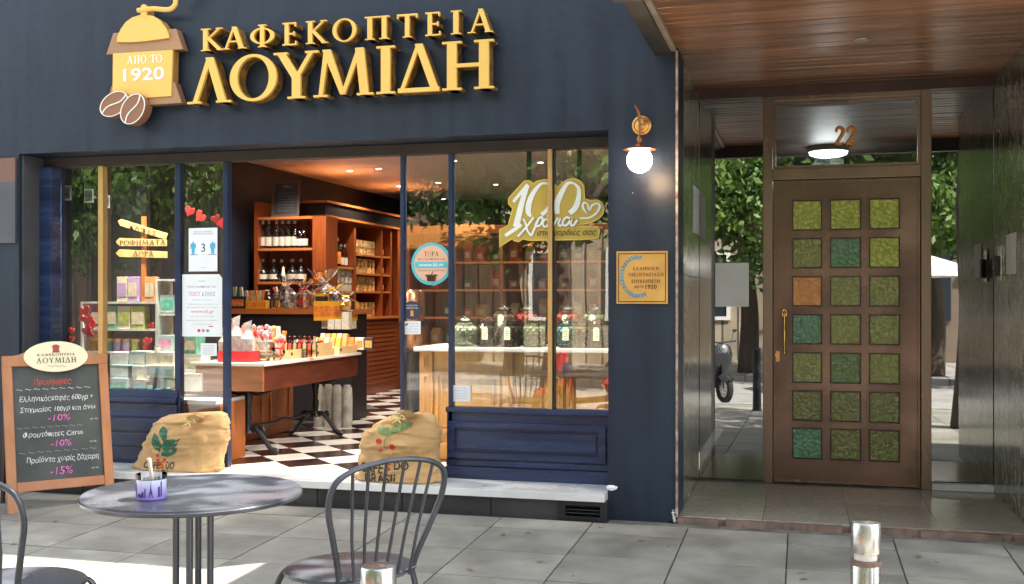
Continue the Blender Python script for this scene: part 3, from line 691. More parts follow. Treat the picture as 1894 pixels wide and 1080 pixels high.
B1 = (PY(372,93,YS).z+PY(908,60,YS).z)/2; T1 = (PY(372,50,YS).z+PY(908,18,YS).z)/2
letters('gold_lettering', 'upper row of small raised gold letters reading ΚΑΦΕΚΟΠΤΕΙΑ on the navy fascia', 'ΚΑΦΕΚΟΠΤΕΙΑ',
        [(155,280),(275,412),(435,570),(618,698),(748,870),(900,1035),(1083,1220),(1265,1380),(1425,1512),(1567,1628),(1665,1808)], B1, T1, .045, .008)
B2 = (PY(348,190,YS).z+PY(915,165,YS).z)/2; T2 = (PY(395,102,YS).z+PY(915,75,YS).z)/2
letters('gold_lettering', 'lower row of large raised gold letters reading ΛΟΥΜΙΔΗ on the navy fascia', 'ΛΟΥΜΙΔΗ',
        [(85,325),(320,585),(573,818),(790,1130),(1145,1255),(1270,1505),(1517,1815)], B2, T2, .055, .011)

# ------------------------------------------------------------------ coffee grinder sign
gp = lambda pts, Y=6.79: pix([(x/3.724, y/3.724) for x, y in pts], Y)
gr = thing('grinder_sign', 'gold and tan coffee grinder shaped sign with three brown beans left of the gold letters', 'sign', tuple(PY(265,120,6.9)))
def slabs(name, pts, m, y0, th, par=gr, body=None, Yp=6.79):
    q = B(); q.prism(gp(pts, Yp), fY(y0), 0, th*.2); o = q.build(name, m, par)
    q = B(); q.prism(gp(pts, Yp), fY(y0), th*.2+.001, th); q.build(name+'_edge', body or M_golds, o); return o
slabs('grinder_hopper_roof', [(775,225),(1205,195),(1252,335),(727,372)], M_tan, 6.80, .075, body=M_bean)
slabs('grinder_base', [(760,590),(1195,562),(1243,705),(728,738)], M_tan, 6.802, .073, body=M_bean)
bx = slabs('grinder_body', [(778,368),(1188,343),(1178,660),(774,690)], M_gold, 6.79, .085)
dome = [(808,290),(815,250),(838,200),(870,155),(915,122),(965,106),(1010,103),(1060,112),(1105,140),(1140,185),(1160,225),(1167,262),(1100,272),(1000,285),(900,292)]
slabs('grinder_dome', dome, M_gold, 6.78, .09)
slabs('grinder_neck', [(978,45),(990,33),(1008,34),(1018,45),(1018,112),(976,112)], M_gold, 6.775, .09)
A = lambda x, y: PY(x/3.724, y/3.724, 6.78)
pts = catmull([A(950,72), A(985,68), A(1060,60), A(1130,66), A(1175,62), A(1205,35), A(1212,0), A(1222,-25), A(1260,-40)], 6)
q = B(); q.tube(pts, .018, 10); h_ = q.build('crank_handle', M_gold, gr, True)
A6 = A(1265,-55); q = B(); q.lathe([(.0,-.03),(.03,-.02),(.035,.02),(.02,.05),(.0,.055)], tuple(A6), 12); q.build('crank_knob', M_gold, h_, True)
def bean(c, rx, ry, ang, y):
    o_ = [(c[0]+rx*cos(t)*cos(ang)-ry*sin(t)*sin(ang), c[1]+rx*cos(t)*sin(ang)+ry*sin(t)*cos(ang)) for t in [2*pi*i/26 for i in range(26)]]
    i_ = [(c[0]+(rx-5)*cos(t)*cos(ang)-(ry-5)*sin(t)*sin(ang), c[1]+(rx-5)*cos(t)*sin(ang)+(ry-5)*sin(t)*cos(ang)) for t in [2*pi*i/26 for i in range(26)]]
    q = B(); q.prism(gp(o_), fY(y), .002, .09); bo = q.build('bean', M_bean, gr)
    q = B(); q.ring(gp(o_), gp(i_), fY(y), -.004, .002); q.build('bean_outline', M_white, bo)
    cr = [(c[0]+s_*(rx-6)*cos(ang)-sin(ang)*12*sin(s_*3.1), c[1]+s_*(rx-6)*sin(ang)+cos(ang)*12*sin(s_*3.1)) for s_ in [k/8-1 for k in range(17)]]
    q = B(); q.tube([(a_, y-.001, c_) for a_, c_ in gp(cr)], .005, 6); q.build('bean_crease', M_white, bo)
bean((806,722), 108, 74, radians(-38), 6.755); bean((940,758), 112, 76, radians(-62), 6.745)
q = B()
for ch, (a0,a1) in zip('ΑΠΟΤΟ', [(868,912),(918,958),(964,1004),(1030,1070),(1070,1112)]):
    p0 = A(a0, 440); p1 = A(a1, 382); roman(q, ch, p0.x, p1.x, p0.z+.002*(a0-868)/40, p1.z+.002*(a0-868)/40, fY(6.787), 0, .002, .00005)
q.build('lettering', M_white, bx)
q = B(); p0 = A(845,562); p1 = A(1128,455); text(q, '1920', p0.x, p1.x, p0.z, p1.z, fY(6.7865), weight=.02); q.build('numerals', M_white, bx)

# ------------------------------------------------------------------ wall lamp
wl = PY(1187, 232, 6.9)
lampt = thing('wall_lamp', 'brass wall lamp with a lit white globe on the navy pillar', 'lamp', tuple(wl))
M_oldb = mat('aged_brass', (.55,.30,.09), .35, metal=.85, var=.35, vscale=25)
M_cop = mat('copper_shade', (.35,.13,.05), .4, metal=.7, var=.3, vscale=15)
q = B(); q.lathe([(.062,0),(.062,.008),(.05,.014),(.046,.01),(.03,.022),(.0,.026)], (0,0,0), 24)
q.v = [(wl.x+x, wl.y-z, wl.z+y) for x, y, z in q.v]; q.build('wall_plate', M_oldb, lampt, True)
g = PY(1183, 296, 6.72)
arm = catmull([(wl.x, 6.88, wl.z), (wl.x, 6.80, wl.z+.01), (wl.x-.005, 6.74, wl.z+.08), (wl.x-.012, 6.71, wl.z+.09), (g.x, 6.715, wl.z+.03), (g.x, 6.72, g.z+.10)], 6)
q = B(); q.tube(arm, .007, 8); q.build('arm', M_cop, lampt, True)
q = B(); q.lathe([(.0,.16),(.014,.15),(.02,.125),(.012,.105),(.03,.095),(.035,.085),(.10,.068),(.104,.064),(.07,.063),(.0,.063)], (g.x,g.y,g.z), 24); q.build('shade', M_cop, lampt, True)
q = B(); q.ico((g.x,g.y,g.z), .081, 3); q.build('globe', mat('lit_globe',(1,1,1),.4,emit=(1,.93,.84),estr=2.6), lampt, True)
ld = D.lights.new('globe_light','POINT'); ld.energy = 1.3; ld.shadow_soft_size = .08; ld.color = (1,.62,.32); lo = D.objects.new('globe_light', ld); COL.objects.link(lo); lo.location = (g.x+.09, g.y+.05, g.z-.12)

# ------------------------------------------------------------------ brass plaque
pa = PY(1140, 465, 6.88); pc = PY(1235, 562, 6.88)
M_plq = mat('plaque_gold', (.62,.35,.09), .38, metal=.35, var=.15, vscale=5, bump=.1, bscale=12)
pq = thing('plaque', 'square gold plaque with a blue laurel branch and dark Greek lettering on the navy pillar', 'plaque', (pa.x, 6.9, pc.z))
q = B(); q.box(pa.x, pc.x, 6.882, 6.899, pc.z, pa.z); q.build('plate', M_plq, pq, bevel=.002)
W_ = pc.x-pa.x; H_ = pa.z-pc.z
q = B(); q.ring([(pa.x+W_*.035,pc.z+H_*.035),(pc.x-W_*.035,pc.z+H_*.035),(pc.x-W_*.035,pa.z-H_*.035),(pa.x+W_*.035,pa.z-H_*.035)],
                [(pa.x+W_*.052,pc.z+H_*.052),(pc.x-W_*.052,pc.z+H_*.052),(pc.x-W_*.052,pa.z-H_*.052),(pa.x+W_*.052,pa.z-H_*.052)], fY(6.8805), 0, .001); q.build('border_line', mat('plaque_brown',(.10,.03,.015),.6), pq)
q = B(); ql = lambda u, v: (pa.x+W_*u, pa.z-H_*v)
def rl(q, s, u0, u1, v0, v1): A_ = ql(u0, v1); C_ = ql(u1, v0); roman_line(q, s, A_[0], C_[0], A_[1], C_[1], fY(6.8800), 0, .001)
rl(q,'ΕΛΛΗΝΙΚΗ',.33,.83,.30,.36); rl(q,'ΟΙΚΟΓΕΝΕΙΑΚΗ',.23,.92,.41,.475); rl(q,'ΕΠΙΧΕΙΡΗΣΗ',.30,.85,.54,.60); rl(q,'ΑΠΟ ΤΟ',.35,.53,.655,.695)
A_ = ql(.57,.715); C_ = ql(.79,.635); text(q,'1920',A_[0],C_[0],A_[1],C_[1],fY(6.8798),weight=.02); q.build('lettering', mat('plaque_ink',(.12,.035,.012),.6), pq)
q = B()
for k in range(22):
    t = k/21; an = radians(75+t*215) ; cx_, cy_ = .42, .48; r_ = .33
    u, v = cx_+r_*.95*cos(an), cy_-r_*1.12*sin(an)
    for sgn_ in (-1, 1):
        da = an+pi/2+sgn_*.55; L = .075
        q.prism([ql(u+L*f*cos(da)+w_*.018*cos(da+pi/2), v-L*f*sin(da)-w_*.018*sin(da+pi/2)) for f, w_ in ((0,0),(.4,1),(1,0),(.4,-1))], fY(6.8802-.0001*(k%3)), 0, .001)
q.build('laurel_branch', mat('laurel_blue',(.05,.27,.40),.5,var=.3,vscale=30), pq)
b = B(); b.ico((PY(1131,902,6.86).x, 6.87, PY(1131,902,6.87).z), .024, 3, (1.4,.4,.7), .3)
tag(b.build('tissue', M_paper), 'crumpled white tissue stuck at the right end of the marble sill', 'tissue')

# ------------------------------------------------------------------ papers and stickers on the glass and walls
def sheet(name, label, cat, x0, x1, y0, y1, Y, m, th=.0015, cut=0):
    A = PY(x0, y1, Y); C = PY(x1, y0, Y)
    t = thing(name, label, cat, (A.x, Y, A.z))
    poly = [(A.x,A.z),(C.x,A.z),(C.x,C.z-cut),(C.x-cut*.8,C.z),(A.x,C.z)] if cut else [(A.x,A.z),(C.x,A.z),(C.x,C.z),(A.x,C.z)]
    q = B(); q.prism(poly, fY(Y), 0, th); o = q.build('sheet', m, t)
    f = lambda u, v: (A.x+(C.x-A.x)*u, C.z-(C.z-A.z)*v)
    return t, o, f
def tx(par, s, f, u0, u1, v0, v1, Y, m, nm='lettering', **k):
    a_ = f(u0, v1); c_ = f(u1, v0); q = B(); text(q, s, a_[0], c_[0], a_[1], c_[1], fY(Y), **k); return q.build(nm, m, par)
YG = 7.188
t, o, f = sheet('poster', 'white notice with the number 3 between two blue figures on the narrow pane', 'poster', 349, 402, 421, 502, YG, M_paper)
tx(t,'3',f,.44,.58,.36,.55,YG-.001,M_ink); tx(t,'ΜΕΓΙΣΤΟΣ ΑΡΙΘΜΟΣ',f,.2,.82,.07,.10,YG-.001,M_gink); tx(t,'ΠΕΛΑΤΩΝ ΕΝΤΟΣ ΚΑΤΑΣΤΗΜΑΤΟΣ',f,.16,.86,.12,.15,YG-.001,M_gink); tx(t,'ΛΟΥΜΙΔΗ',f,.38,.62,.9,.92,YG-.001,M_gink)
tx(t,'2 m',f,.44,.56,.6,.62,YG-.001,M_gink)
for u in (.16, .84):
    q = B(); P_ = lambda pts: [f(u+a_*.1, .45+b_*.17) for a_, b_ in pts]
    q.prism(P_([(-.9,-.55),(.9,-.55),(1,.15),(.75,.15),(.6,-.25),(.5,1),(.1,1),(0,.3),(-.1,1),(-.5,1),(-.6,-.25),(-.75,.15),(-1,.15)]), fY(YG-.001), 0, .001)
    q.prism([f(u+.035*cos(an), .335+.022*sin(an)) for an in [2*pi*i/12 for i in range(12)]], fY(YG-.001), 0, .001)
    q.build('figure_pictogram', M_sky, t)
q = B(); a_ = f(.28,.62)
for u0, u1 in ((.05,.33),(.67,.97)): p0 = f(u0,.62); p1 = f(u1,.61); q.box(p0[0],p1[0],YG-.001,YG,p0[1],p1[1])
q.build('rule_line', M_ink, t)
t, o, f = sheet('poster', 'large pale notice with pink www.kl.gr lettering below the number 3 poster', 'poster', 337, 411, 507, 622, YG, M_paper, cut=.03)
tx(t,'ΛΟΥΜΙΔΗ',f,.38,.58,.10,.12,YG-.001,M_gink); tx(t,'Χρησιμοποιήστε!',f,.12,.86,.175,.225,YG-.001,M_gink,shear=.3)
tx(t,'ΠΟΙΟΤ',f,.17,.46,.28,.35,YG-.001,M_pink); tx(t,'& ΖΗΛΟΣ',f,.5,.83,.28,.35,YG-.001,M_gink)
for v, u0, u1, s in ((.40,.25,.75,'απολαύστε τον καφέ'),(.47,.12,.88,'Για παραδόσεις στον χώρο σας'),(.52,.10,.9,'επισκεφθείτε την ιστοσελίδα'),(.665,.2,.8,'με ένα κλικ'),(.73,.12,.88,'παραγγελίες με όλες τις κάρτες'),(.79,.25,.75,'σε όλη την Ελλάδα')):
    tx(t,s,f,u0,u1,v,v+.022,YG-.001,M_gink)
tx(t,'www.kl.gr',f,.22,.8,.57,.635,YG-.001,M_pink)
for k, m in enumerate((M_redp, M_pink, mat('teal_print',(.03,.45,.42),.6))):
    q = B(); q.prism([f(.42+.11*k+.04*cos(an), .905+.026*sin(an)) for an in [2*pi*i/14 for i in range(14)]], fY(YG-.001), 0, .001); q.build('social_icon', m, t)
q = B(); p0 = f(.66,.83); p1 = f(.78,.845); q.box(p0[0],p1[0],YG-.001,YG,p1[1],p0[1]); q.build('fish_mark', M_redp, t)
t, o, f = sheet('notice', 'small white note with faint lines under the large pale notice', 'notice', 371, 401, 635, 658, YG, M_paper)
for k in range(4): tx(t,'ωράριο λειτουργίας',f,.15,.85,.15+.2*k,.24+.2*k,YG-.001,M_gink)
t, o, f = sheet('notice', 'small white paper taped low in the corner of the counter window', 'notice', 834, 870, 713, 742, YG, M_paper)
for k in range(5): tx(t,'ανακοίνωση προς τους πελάτες',f,.12,.88,.14+.16*k,.2+.16*k,YG-.001,M_gink)
t, o, f = sheet('sticker', 'small white rectangular sticker below the round navy sticker on the door glass', 'sticker', 745, 778, 594, 618, YG, M_paper)
for k in range(4): tx(t,'πληροφορίες τηλέφωνο',f,.38 if k < 2 else .1,.92,.12+.22*k,.2+.22*k,YG-.001,M_gink)
q = B(); q.prism([f(.1+.2*a_, .12+.28*b_) for a_, b_ in ((0,.6),(.5,.3),(1,0),(.8,.7),(.5,.6),(.6,1),(.3,.75))], fY(YG-.001),0,.001); q.build('bird_mark', M_ink, t)
# round stickers
def disc(name, label, px, py, r, Y, m, m2=None, r2=None):
    c = PY(px, py, Y); rr = abs(PY(px+r, py, Y).x-c.x); t = thing(name, label, 'sticker', tuple(c))
    q = B(); q.prism(ell(c.x, c.z, rr, rr, 40), fY(Y), 0, .0015); q.build('disc', m, t)
    if m2: q = B(); k = r2/r; q.prism(ell(c.x, c.z, rr*k, rr*k, 40), fY(Y-.001), 0, .0009); q.build('inner_disc', m2, t)
    return t, lambda u, v: (c.x+rr*u, c.z-rr*v)
M_peach = mat('peach_print', (.80,.47,.30), .5); M_cyan = mat('cyan_print', (.10,.50,.58), .5)
M_br = mat('brown_print', (.12,.05,.03), .6)
t, f = disc('sticker', 'large round peach and cyan sticker with a shopping basket on the door glass', 798, 488, 37.5, 7.194, M_cyan, M_peach, 32)
q = B(); a_ = f(-.36,-.36); c_ = f(.36,-.58); roman_line(q,'ΤΩΡΑ',a_[0],c_[0],a_[1],c_[1],fY(7.192),0,.0005,.1); q.build('lettering', M_br, t)
tx(t,'και στην πόρτα σας',f,-.66,.66,-.28,-.17,7.192,M_br)
q = B(); q.prism([f(u,v) for u,v in ((-.78,-.10),(.78,-.10),(.83,.05),(.78,.20),(-.78,.20),(-.83,.05))], fY(7.192),0,.001); q.build('address_band', M_cyan, t)
tx(t,'www.kl.gr',f,-.62,.62,-.04,.16,7.191,M_white,weight=.02); tx(t,'Παραγγείλτε ηλεκτρονικά',f,-.68,.68,.27,.36,7.192,M_br)
q = B(); q.ring([f(-.26,.55),f(.26,.55),f(.18,.82),f(-.18,.82)],[f(-.21,.60),f(.21,.60),f(.15,.78),f(-.15,.78)],fY(7.192),0,.001)
for k in range(4): p0 = f(-.15+.1*k,.80); p1 = f(-.12+.1*k,.58); q.box(p0[0],p1[0],7.1925,7.164,p0[1],p1[1])
p0 = f(-.3,.57); p1 = f(.3,.50); q.box(p0[0],p1[0],7.1915,7.193,p0[1],p1[1]); q.tube([(f(.0,.52)[0],7.192,f(0,.52)[1]),(f(.07,.36)[0],7.192,f(0,.36)[1])],.003,5); q.build('basket_icon', M_br, t)
t, f = disc('sticker', 'small round navy sticker with an orange grinder mark on the door glass', 762, 574, 16.5, YG, mat('navy_print',(.03,.04,.08),.5))
tx(t,'ΚΑΦΕΚΟΠΤΕΙΑ',f,-.6,.6,-.6,-.45,YG-.001,M_white); tx(t,'ΛΟΥΜΙΔΗ ΑΠΟ ΤΟ 1920',f,-.65,.65,-.35,-.15,YG-.001,M_white)
q = B(); q.prism([f(u,v) for u,v in ((-.12,.0),(.12,.0),(.2,.2),(.14,.25),(.2,.6),(-.2,.6),(-.14,.25),(-.2,.2))],fY(YG-.001),0,.001); q.build('grinder_mark', mat('orange_print',(.8,.3,.03),.5), t)

# the 100 years sign hanging behind/over the counter window
s1 = lambda x, y: PY(900+x/6.748, 310+y/6.748, 7.18)
hs = thing('hundred_sign', 'gold cut out anniversary sign with white script number 100 in the counter window', 'sign', tuple(s1(780,500)))
out = [(165,995),(162,770),(270,722),(325,510),(272,450),(272,390),(330,320),(430,210),(470,168),(530,160),(585,195),(640,165),(720,148),(800,160),(885,240),(950,185),(1020,145),(1100,138),(1170,165),(1215,225),(1228,385),(1300,410),(1380,402),(1440,435),(1468,500),(1455,580),(1400,640),(1300,690),(1155,712),(1160,735),(1395,735),(1415,790),(1395,888),(1180,898),(960,902),(800,905),(530,908),(450,890),(400,925),(340,910),(320,888),(250,930)]
M_og = mat('olive_gold_print', (.50,.36,.06), .4, var=.06)
sp2 = lambda pts: [(s1(x,y).x, s1(x,y).z) for x, y in pts]
q = B(); q.prism(sp2(out), fY(7.18), 0, .006); q.build('board', M_og, hs)
M_ylw = mat('pale_gold_edge', (.75,.55,.12), .45); M_mint = mat('script_white', (.80,.84,.80), .4)
q = B(); q.tube([(x, 7.181, z) for x, z in sp2(out)], .004, 6, closed=True); q.build('board_edge', M_ylw, hs)
def ribbon(pts, ws, nm, Yr=7.174, m=None, par=None):
    P = catmull([(s1(x,y).x, s1(x,y).z, 0) for x, y in pts], 6); k = len(P); Wd = catmull([(w_,0,0) for w_ in ws], 6)
    L_ = []; R_ = []
    for i in range(k):
        tn = (P[min(i+1,k-1)]-P[max(i-1,0)]).normalized(); nn = Vector((-tn.y, tn.x, 0)); wv = abs(Wd[i].x)*.5*.00052
        L_.append(P[i]+nn*wv); R_.append(P[i]-nn*wv)
    q = B(); vs = []; 
    for i in range(k): vs += [(L_[i].x,Yr,L_[i].y),(R_[i].x,Yr,R_[i].y),(L_[i].x,Yr+.004,L_[i].y),(R_[i].x,Yr+.004,R_[i].y)]
    fs = []
    for i in range(k-1):
        a_ = 4*i; c_ = a_+4; fs += [(a_,a_+1,c_+1,c_),(a_+2,c_+2,c_+3,a_+3),(a_,c_,c_+2,a_+2),(a_+1,a_+3,c_+3,c_+1)]
    q.add(vs, fs); return q.build(nm, m or M_mint, par or hs)
ribbon([(335,430),(400,350),(520,215)], [40,45,55], 'script_one'); ribbon([(515,215),(440,450),(370,740)], [55,75,85], 'script_one', 7.1735); ribbon([(440,715),(340,780),(235,850)], [40,50,45], 'script_one', 7.173)
ribbon([(755,200),(680,205),(590,310),(530,450),(525,560),(560,610)], [25,35,60,75,70,25], 'script_zero'); ribbon([(755,200),(830,250),(815,400),(765,520),(690,590)], [25,30,35,50,55], 'script_zero',7.1737)
ribbon([(1090,195),(1010,200),(930,330),(880,450),(885,580)], [25,45,75,80,60], 'script_zero'); ribbon([(1090,195),(1150,260),(1150,380),(1110,500),(1040,570)], [25,45,65,75,65], 'script_zero',7.1737)
ribbon([(1255,575),(1205,500),(1215,440),(1260,455),(1285,530),(1320,470),(1390,450),(1415,490),(1370,570),(1280,625),(1165,632)], [10,30,26,18,26,26,22,30,26,24,18], 'script_heart')
def stx(s, x0, x1, y0, y1, m, Y, **k):
    a_ = s1(x0,y1); c_ = s1(x1,y0); q = B(); text(q, s, a_.x, c_.x, a_.z, c_.z, fY(Y), **k); return q.build('lettering', m, hs)
M_sg = mat('script_grey',(.45,.42,.30),.5)
WORD = [[(460,640),(490,690),(515,790),(560,850)],[(592,618),(505,735),(392,862)],[(652,636),(606,750),(560,852)],[(612,722),(650,645),(690,618),(704,655),(672,715),(622,738)],
        [(748,640),(712,672),(710,722),(744,737),(776,700),(768,652),(748,640)],[(762,612),(790,568)],[(806,640),(822,728),(850,700),(890,625)],[(925,630),(900,700),(922,728),(945,705)],
        [(1052,640),(1000,620),(955,672),(968,724),(1018,704),(1064,622),(1052,700),(1082,724),(1135,655)]]
for i_, st_ in enumerate(WORD):
    ribbon([(x+7, y+7) for x, y in st_], [24]*len(st_), 'script_shadow', 7.1715-.00012*i_, M_sg)
    ribbon(st_, [24]*len(st_), 'script_word', 7.1690-.00012*i_)
stx('στις καρδιές σας', 632, 1370, 762, 868, mat('brown_lettering',(.10,.05,.01),.5), 7.1745, shear=.25, weight=.01)
for i_, x in enumerate((974, 1067)):
    a_ = PY(x, 300, 7.24).x; c_ = PY(x+9, 300, 7.24).x; q = B(); q.box(a_, c_, 7.240, 7.246, PY(x,345,7.24).z, ZT-.004); q.build('hanging_strap', mat('dark_green_strap',(.01,.03,.022),.5), hs)
# papers on the porch walls
q = B(); P0 = PX(1283, 430, XE+.003); P1 = PX(1293.5, 340, XE+.003)
q.box(XE+.0015, XE+.004, P0.y, P1.y, PX(1283,430,XE).z, PX(1283,343,XE).z); tag(q.build('paper_notice', M_paper), 'blank white paper notice on the left marble wall of the porch', 'notice')
q = B(); A = PY(1323,567,8.382); C = PY(1385,486,8.382); q.box(A.x, C.x, 8.386, 8.388, A.z, C.z)
tag(q.build('paper_notice', M_paper), 'large faded white paper on the glass pane left of the entrance door', 'notice')
q = B(); Pn = PX(1862,432,XWR); Pf = PX(1880,432,XWR); q.box(XWR-.004, XWR-.0015, Pf.y, Pn.y, PX(1871,507,XWR).z, PX(1871,432,XWR).z)
tag(q.build('paper_notice', mat('aged_paper',(.5,.5,.46),.5,var=.15,vscale=20)), 'weathered paper sheet on the right marble wall beside the intercom', 'notice')
ic = PX(1851, 487, XWR); it = thing('intercom', 'small dark door intercom with a steel plate on the right marble wall', 'intercom', tuple(ic))
M_steel = mat('brushed_steel', (.55,.55,.54), .28, metal=.95, rvar=.1, vscale=20)
q = B(); q.box(XWR-.012, XWR-.0005, ic.y-.07, ic.y+.07, ic.z-.12, ic.z+.12); q.build('plate', M_steel, it, bevel=.003)
q = B(); q.box(XWR-.045, XWR-.0125, ic.y-.045, ic.y+.045, ic.z-.09, ic.z+.05); q.build('housing', M_iron, it, bevel=.006)
for k in range(3): q = B(); q.tube([(XWR-.05, ic.y, ic.z-.06+.03*k),(XWR-.044, ic.y, ic.z-.06+.03*k)], .008, 8); q.build('button', M_steel, it)

# ------------------------------------------------------------------ cafe table
M_gal = mat('grey_lacquered_steel', (.085,.09,.105), .3, metal=.6, var=.12, vscale=6, rvar=.08, coat=.3)
M_top = mat('table_top_steel', (.085,.09,.105), .3, metal=.15, var=.12, vscale=5, rvar=.06)
tc_ = Vector(ray(358, 908)); tt_ = (.815-CZ)/tc_.z; TP = Vector((tc_.x*tt_, tc_.y*tt_, .815))
R_ = .5*413/F*tt_*.955
tb = thing('cafe_table', 'round grey metal café table on four upright tubes', 'table', (TP.x, TP.y, gz(TP.y)))
h = .815-gz(TP.y)
TILT = Matrix.Rotation(math.atan(.02), 3, 'X')
q = B(); q.lathe([(0,h-.018),(R_-.02,h-.018),(R_-.004,h-.024),(R_,h-.012),(R_-.003,h),(R_-.02,h+.001),(R_-.03,h-.002),(0,h-.002)], (0,0,0), 72); q.build('tabletop', M_top, tb, True, world=False)
q = B(); q.lathe([(R_-.012,h-.026),(R_+.002,h-.020),(R_+.003,h-.010),(R_-.002,h-.006)], (0,0,0), 72); q.build('rim', M_gal, tb, True, world=False)
for a_, c_ in ((-.052,-.04),(-.012,.052),(.016,-.055),(.054,.03)):
    q = B(); q.tube([(a_,c_,.03),(a_,c_,h-.03)], .0135, 12); q.build('leg', M_gal, tb, True, world=False)
q = B(); q.lathe([(0,h-.04),(.09,h-.04),(.10,h-.028),(0,h-.027)], (0,0,0), 24); q.build('top_plate', M_gal, tb, True, world=False)
q = B(); q.lathe([(.26,0),(.27,.01),(.25,.022),(.08,.032),(0,.034)], (0,0,0), 40); q.build('base', M_gal, tb, True, world=False)
# ashtray
pa_ = ray(267, 924); ta = (.817-CZ)/pa_[2]; AP = Vector((pa_[0]*ta, pa_[1]*ta+.045, .815))
ash = thing('ashtray_jar', 'glass jar ashtray printed with a violet city skyline on the café table', 'ashtray', tuple(AP))
k_ = ta/F; ar = 28*k_; ah = 46*k_
M_jg = glass('jar_glass', 1.5, (.9,.93,1), minref=.05)
def print_mat():
    m = D.materials.new('violet_jar_print'); m.use_nodes = True; n = m.node_tree.nodes; L = m.node_tree.links; bs = n['Principled BSDF']
    tc = n.new('ShaderNodeTexCoord'); sx = n.new('ShaderNodeSeparateXYZ'); L.new(tc.outputs['Object'], sx.inputs[0])
    r = n.new('ShaderNodeValToRGB'); e = r.color_ramp.elements; e[0].color = (.35,.22,.75,1); e[1].color = (.75,.85,.95,1)
    mr = n.new('ShaderNodeMapRange'); mr.inputs[1].default_value = 0; mr.inputs[2].default_value = ah; L.new(sx.outputs[2], mr.inputs[0]); L.new(mr.outputs[0], r.inputs[0]); L.new(r.outputs[0], bs.inputs['Base Color'])
    bs.inputs['Roughness'].default_value = .2; bs.inputs['Coat Weight'].default_value = .8; return m
q = B(); q.lathe([(ar*.96,0),(ar*.98,.003),(ar*.98,ah*.8),(ar*.95,ah*.8),(ar*.94,.004),(0,.004)], (0,0,0), 32); q.build('printed_wall', print_mat(), ash, True, world=False)
q = B(); q.lathe([(ar,ah*.80),(ar*1.02,ah),(ar*.96,ah),(ar*.94,ah*.81)], (0,0,0), 32); q.build('glass_rim', M_jg, ash, True, world=False)
q = B(); q.lathe([(0,ah*.7),(ar*.9,ah*.72),(ar*.9,ah*.6),(0,ah*.6)], (0,0,0), 20); q.build('ash_fill', mat('ash_grey',(.35,.34,.33),.9,var=.4,vscale=60,bump=.6,bscale=200), ash, world=False)
q = B(); q.tube([(.004,0,ah*.7),(-.004,-.01,ah*1.62)], .007, 8); q.build('cigarette_end', mat('cork_paper',(.6,.5,.4),.7), ash, True, world=False)
q = B()
fa = lambda a, c, d=0: ((ar*.985+d)*sin(a), -(ar*.985+d)*cos(a), c)
for a0, a1, z1 in ((-1.35,-1.15,.45),(-1.1,-1.0,.6),(-.95,-.75,.35),(-.7,-.62,.62),(-.1,.05,.3),(.12,.2,.45),(1.0,1.15,.5),(1.2,1.3,.7)):
    q.prism([(a0,.12*ah),(a1,.12*ah),(a1,z1*ah),((a0+a1)/2,(z1+.06)*ah),(a0,z1*ah)], fa, .0, .0008)
q.prism([(.40,.12*ah),(.46,.12*ah),(.54,.3*ah),(.62,.12*ah),(.68,.12*ah),(.57,.5*ah),(.545,.76*ah),(.535,.76*ah),(.51,.5*ah)], fa, 0, .0008)
q.prism([(-.5,.1*ah),(-.1,.1*ah),(-.14,.2*ah),(-.22,.26*ah),(-.4,.26*ah),(-.46,.18*ah)], fa, 0, .0008)
q.build('skyline_print', mat('dark_violet_print',(.05,.03,.2),.4), ash, world=False)

# ------------------------------------------------------------------ chairs
M_ch = mat('chair_grey_steel', (.085,.09,.105), .32, metal=.65, var=.12, vscale=8, rvar=.08)
def chair(label):
    t = thing('cafe_chair', label, 'chair', (0,0,0))
    q = B(); q.lathe([(0,.452),(.17,.452),(.205,.445),(.215,.452),(.212,.462),(.19,.466),(0,.460)], (0,0,0), 40)
    q.v = [(x*(1.0+.04*(y > 0)), y*1.0, z) for x, y, z in q.v]; q.build('seat', M_top, t, True, world=False)
    hp = [(.135,-.165,.44),(.15,-.18,.52),(.185,-.21,.64),(.213,-.235,.75),(.205,-.26,.84),(.15,-.275,.885),(.07,-.285,.905),(0,-.287,.91)]
    hp = hp+[(-x,y,z) for x,y,z in hp[-2::-1]]
    C_ = catmull(hp, 6); q = B(); q.tube(C_, .0105, 10); q.build('back_hoop', M_ch, t, True, world=False)
    for k in range(6):
        f_ = (k-2.5)/2.5; xt = f_*.155; xb = f_*.105
        cand = [p for p in C_ if p.z > .8]; pt = min(cand, key=lambda p: abs(p.x-xt))
        q = B(); q.tube([(xb,-.185+.02*abs(f_)*-1,.465),((xb*.6+pt.x*.4),-.222,.62),(pt.x,pt.y,pt.z-.004)], .0055, 8); q.build('spindle', M_ch, t, True, world=False)
    q = B(); q.tube([(-.145,-.178,.47),(-.08,-.186,.464),(0,-.188,.464),(.08,-.186,.464),(.145,-.178,.47)], .007, 8); q.build('back_rail', M_ch, t, True, world=False)
    for sx in (-1, 1):
        q = B(); q.tube(catmull([(sx*.135,-.165,.47),(sx*.15,-.17,.40),(sx*.17,-.19,.2),(sx*.19,-.22,0)], 5), .0105, 8); q.build('leg', M_ch, t, True, world=False)
        q = B(); q.tube(catmull([(sx*.13,.14,.45),(sx*.165,.165,.43),(sx*.185,.19,.34),(sx*.19,.2,.2),(sx*.195,.21,0)], 5), .0105, 8); q.build('leg', M_ch, t, True, world=False)
    q = B(); q.tube([(.16*cos(a), .16*sin(a), .2) for a in [2*pi*i/24 for i in range(24)]], .005, 6, closed=True); q.build('leg_ring', M_ch, t, True, world=False)
    return t
CH = Proto(chair('grey metal café chair'))
def seat_at(px, py, z): d = ray(px, py); t_ = (z-CZ)/d[2]; return Vector((d[0]*t_, d[1]*t_, 0))
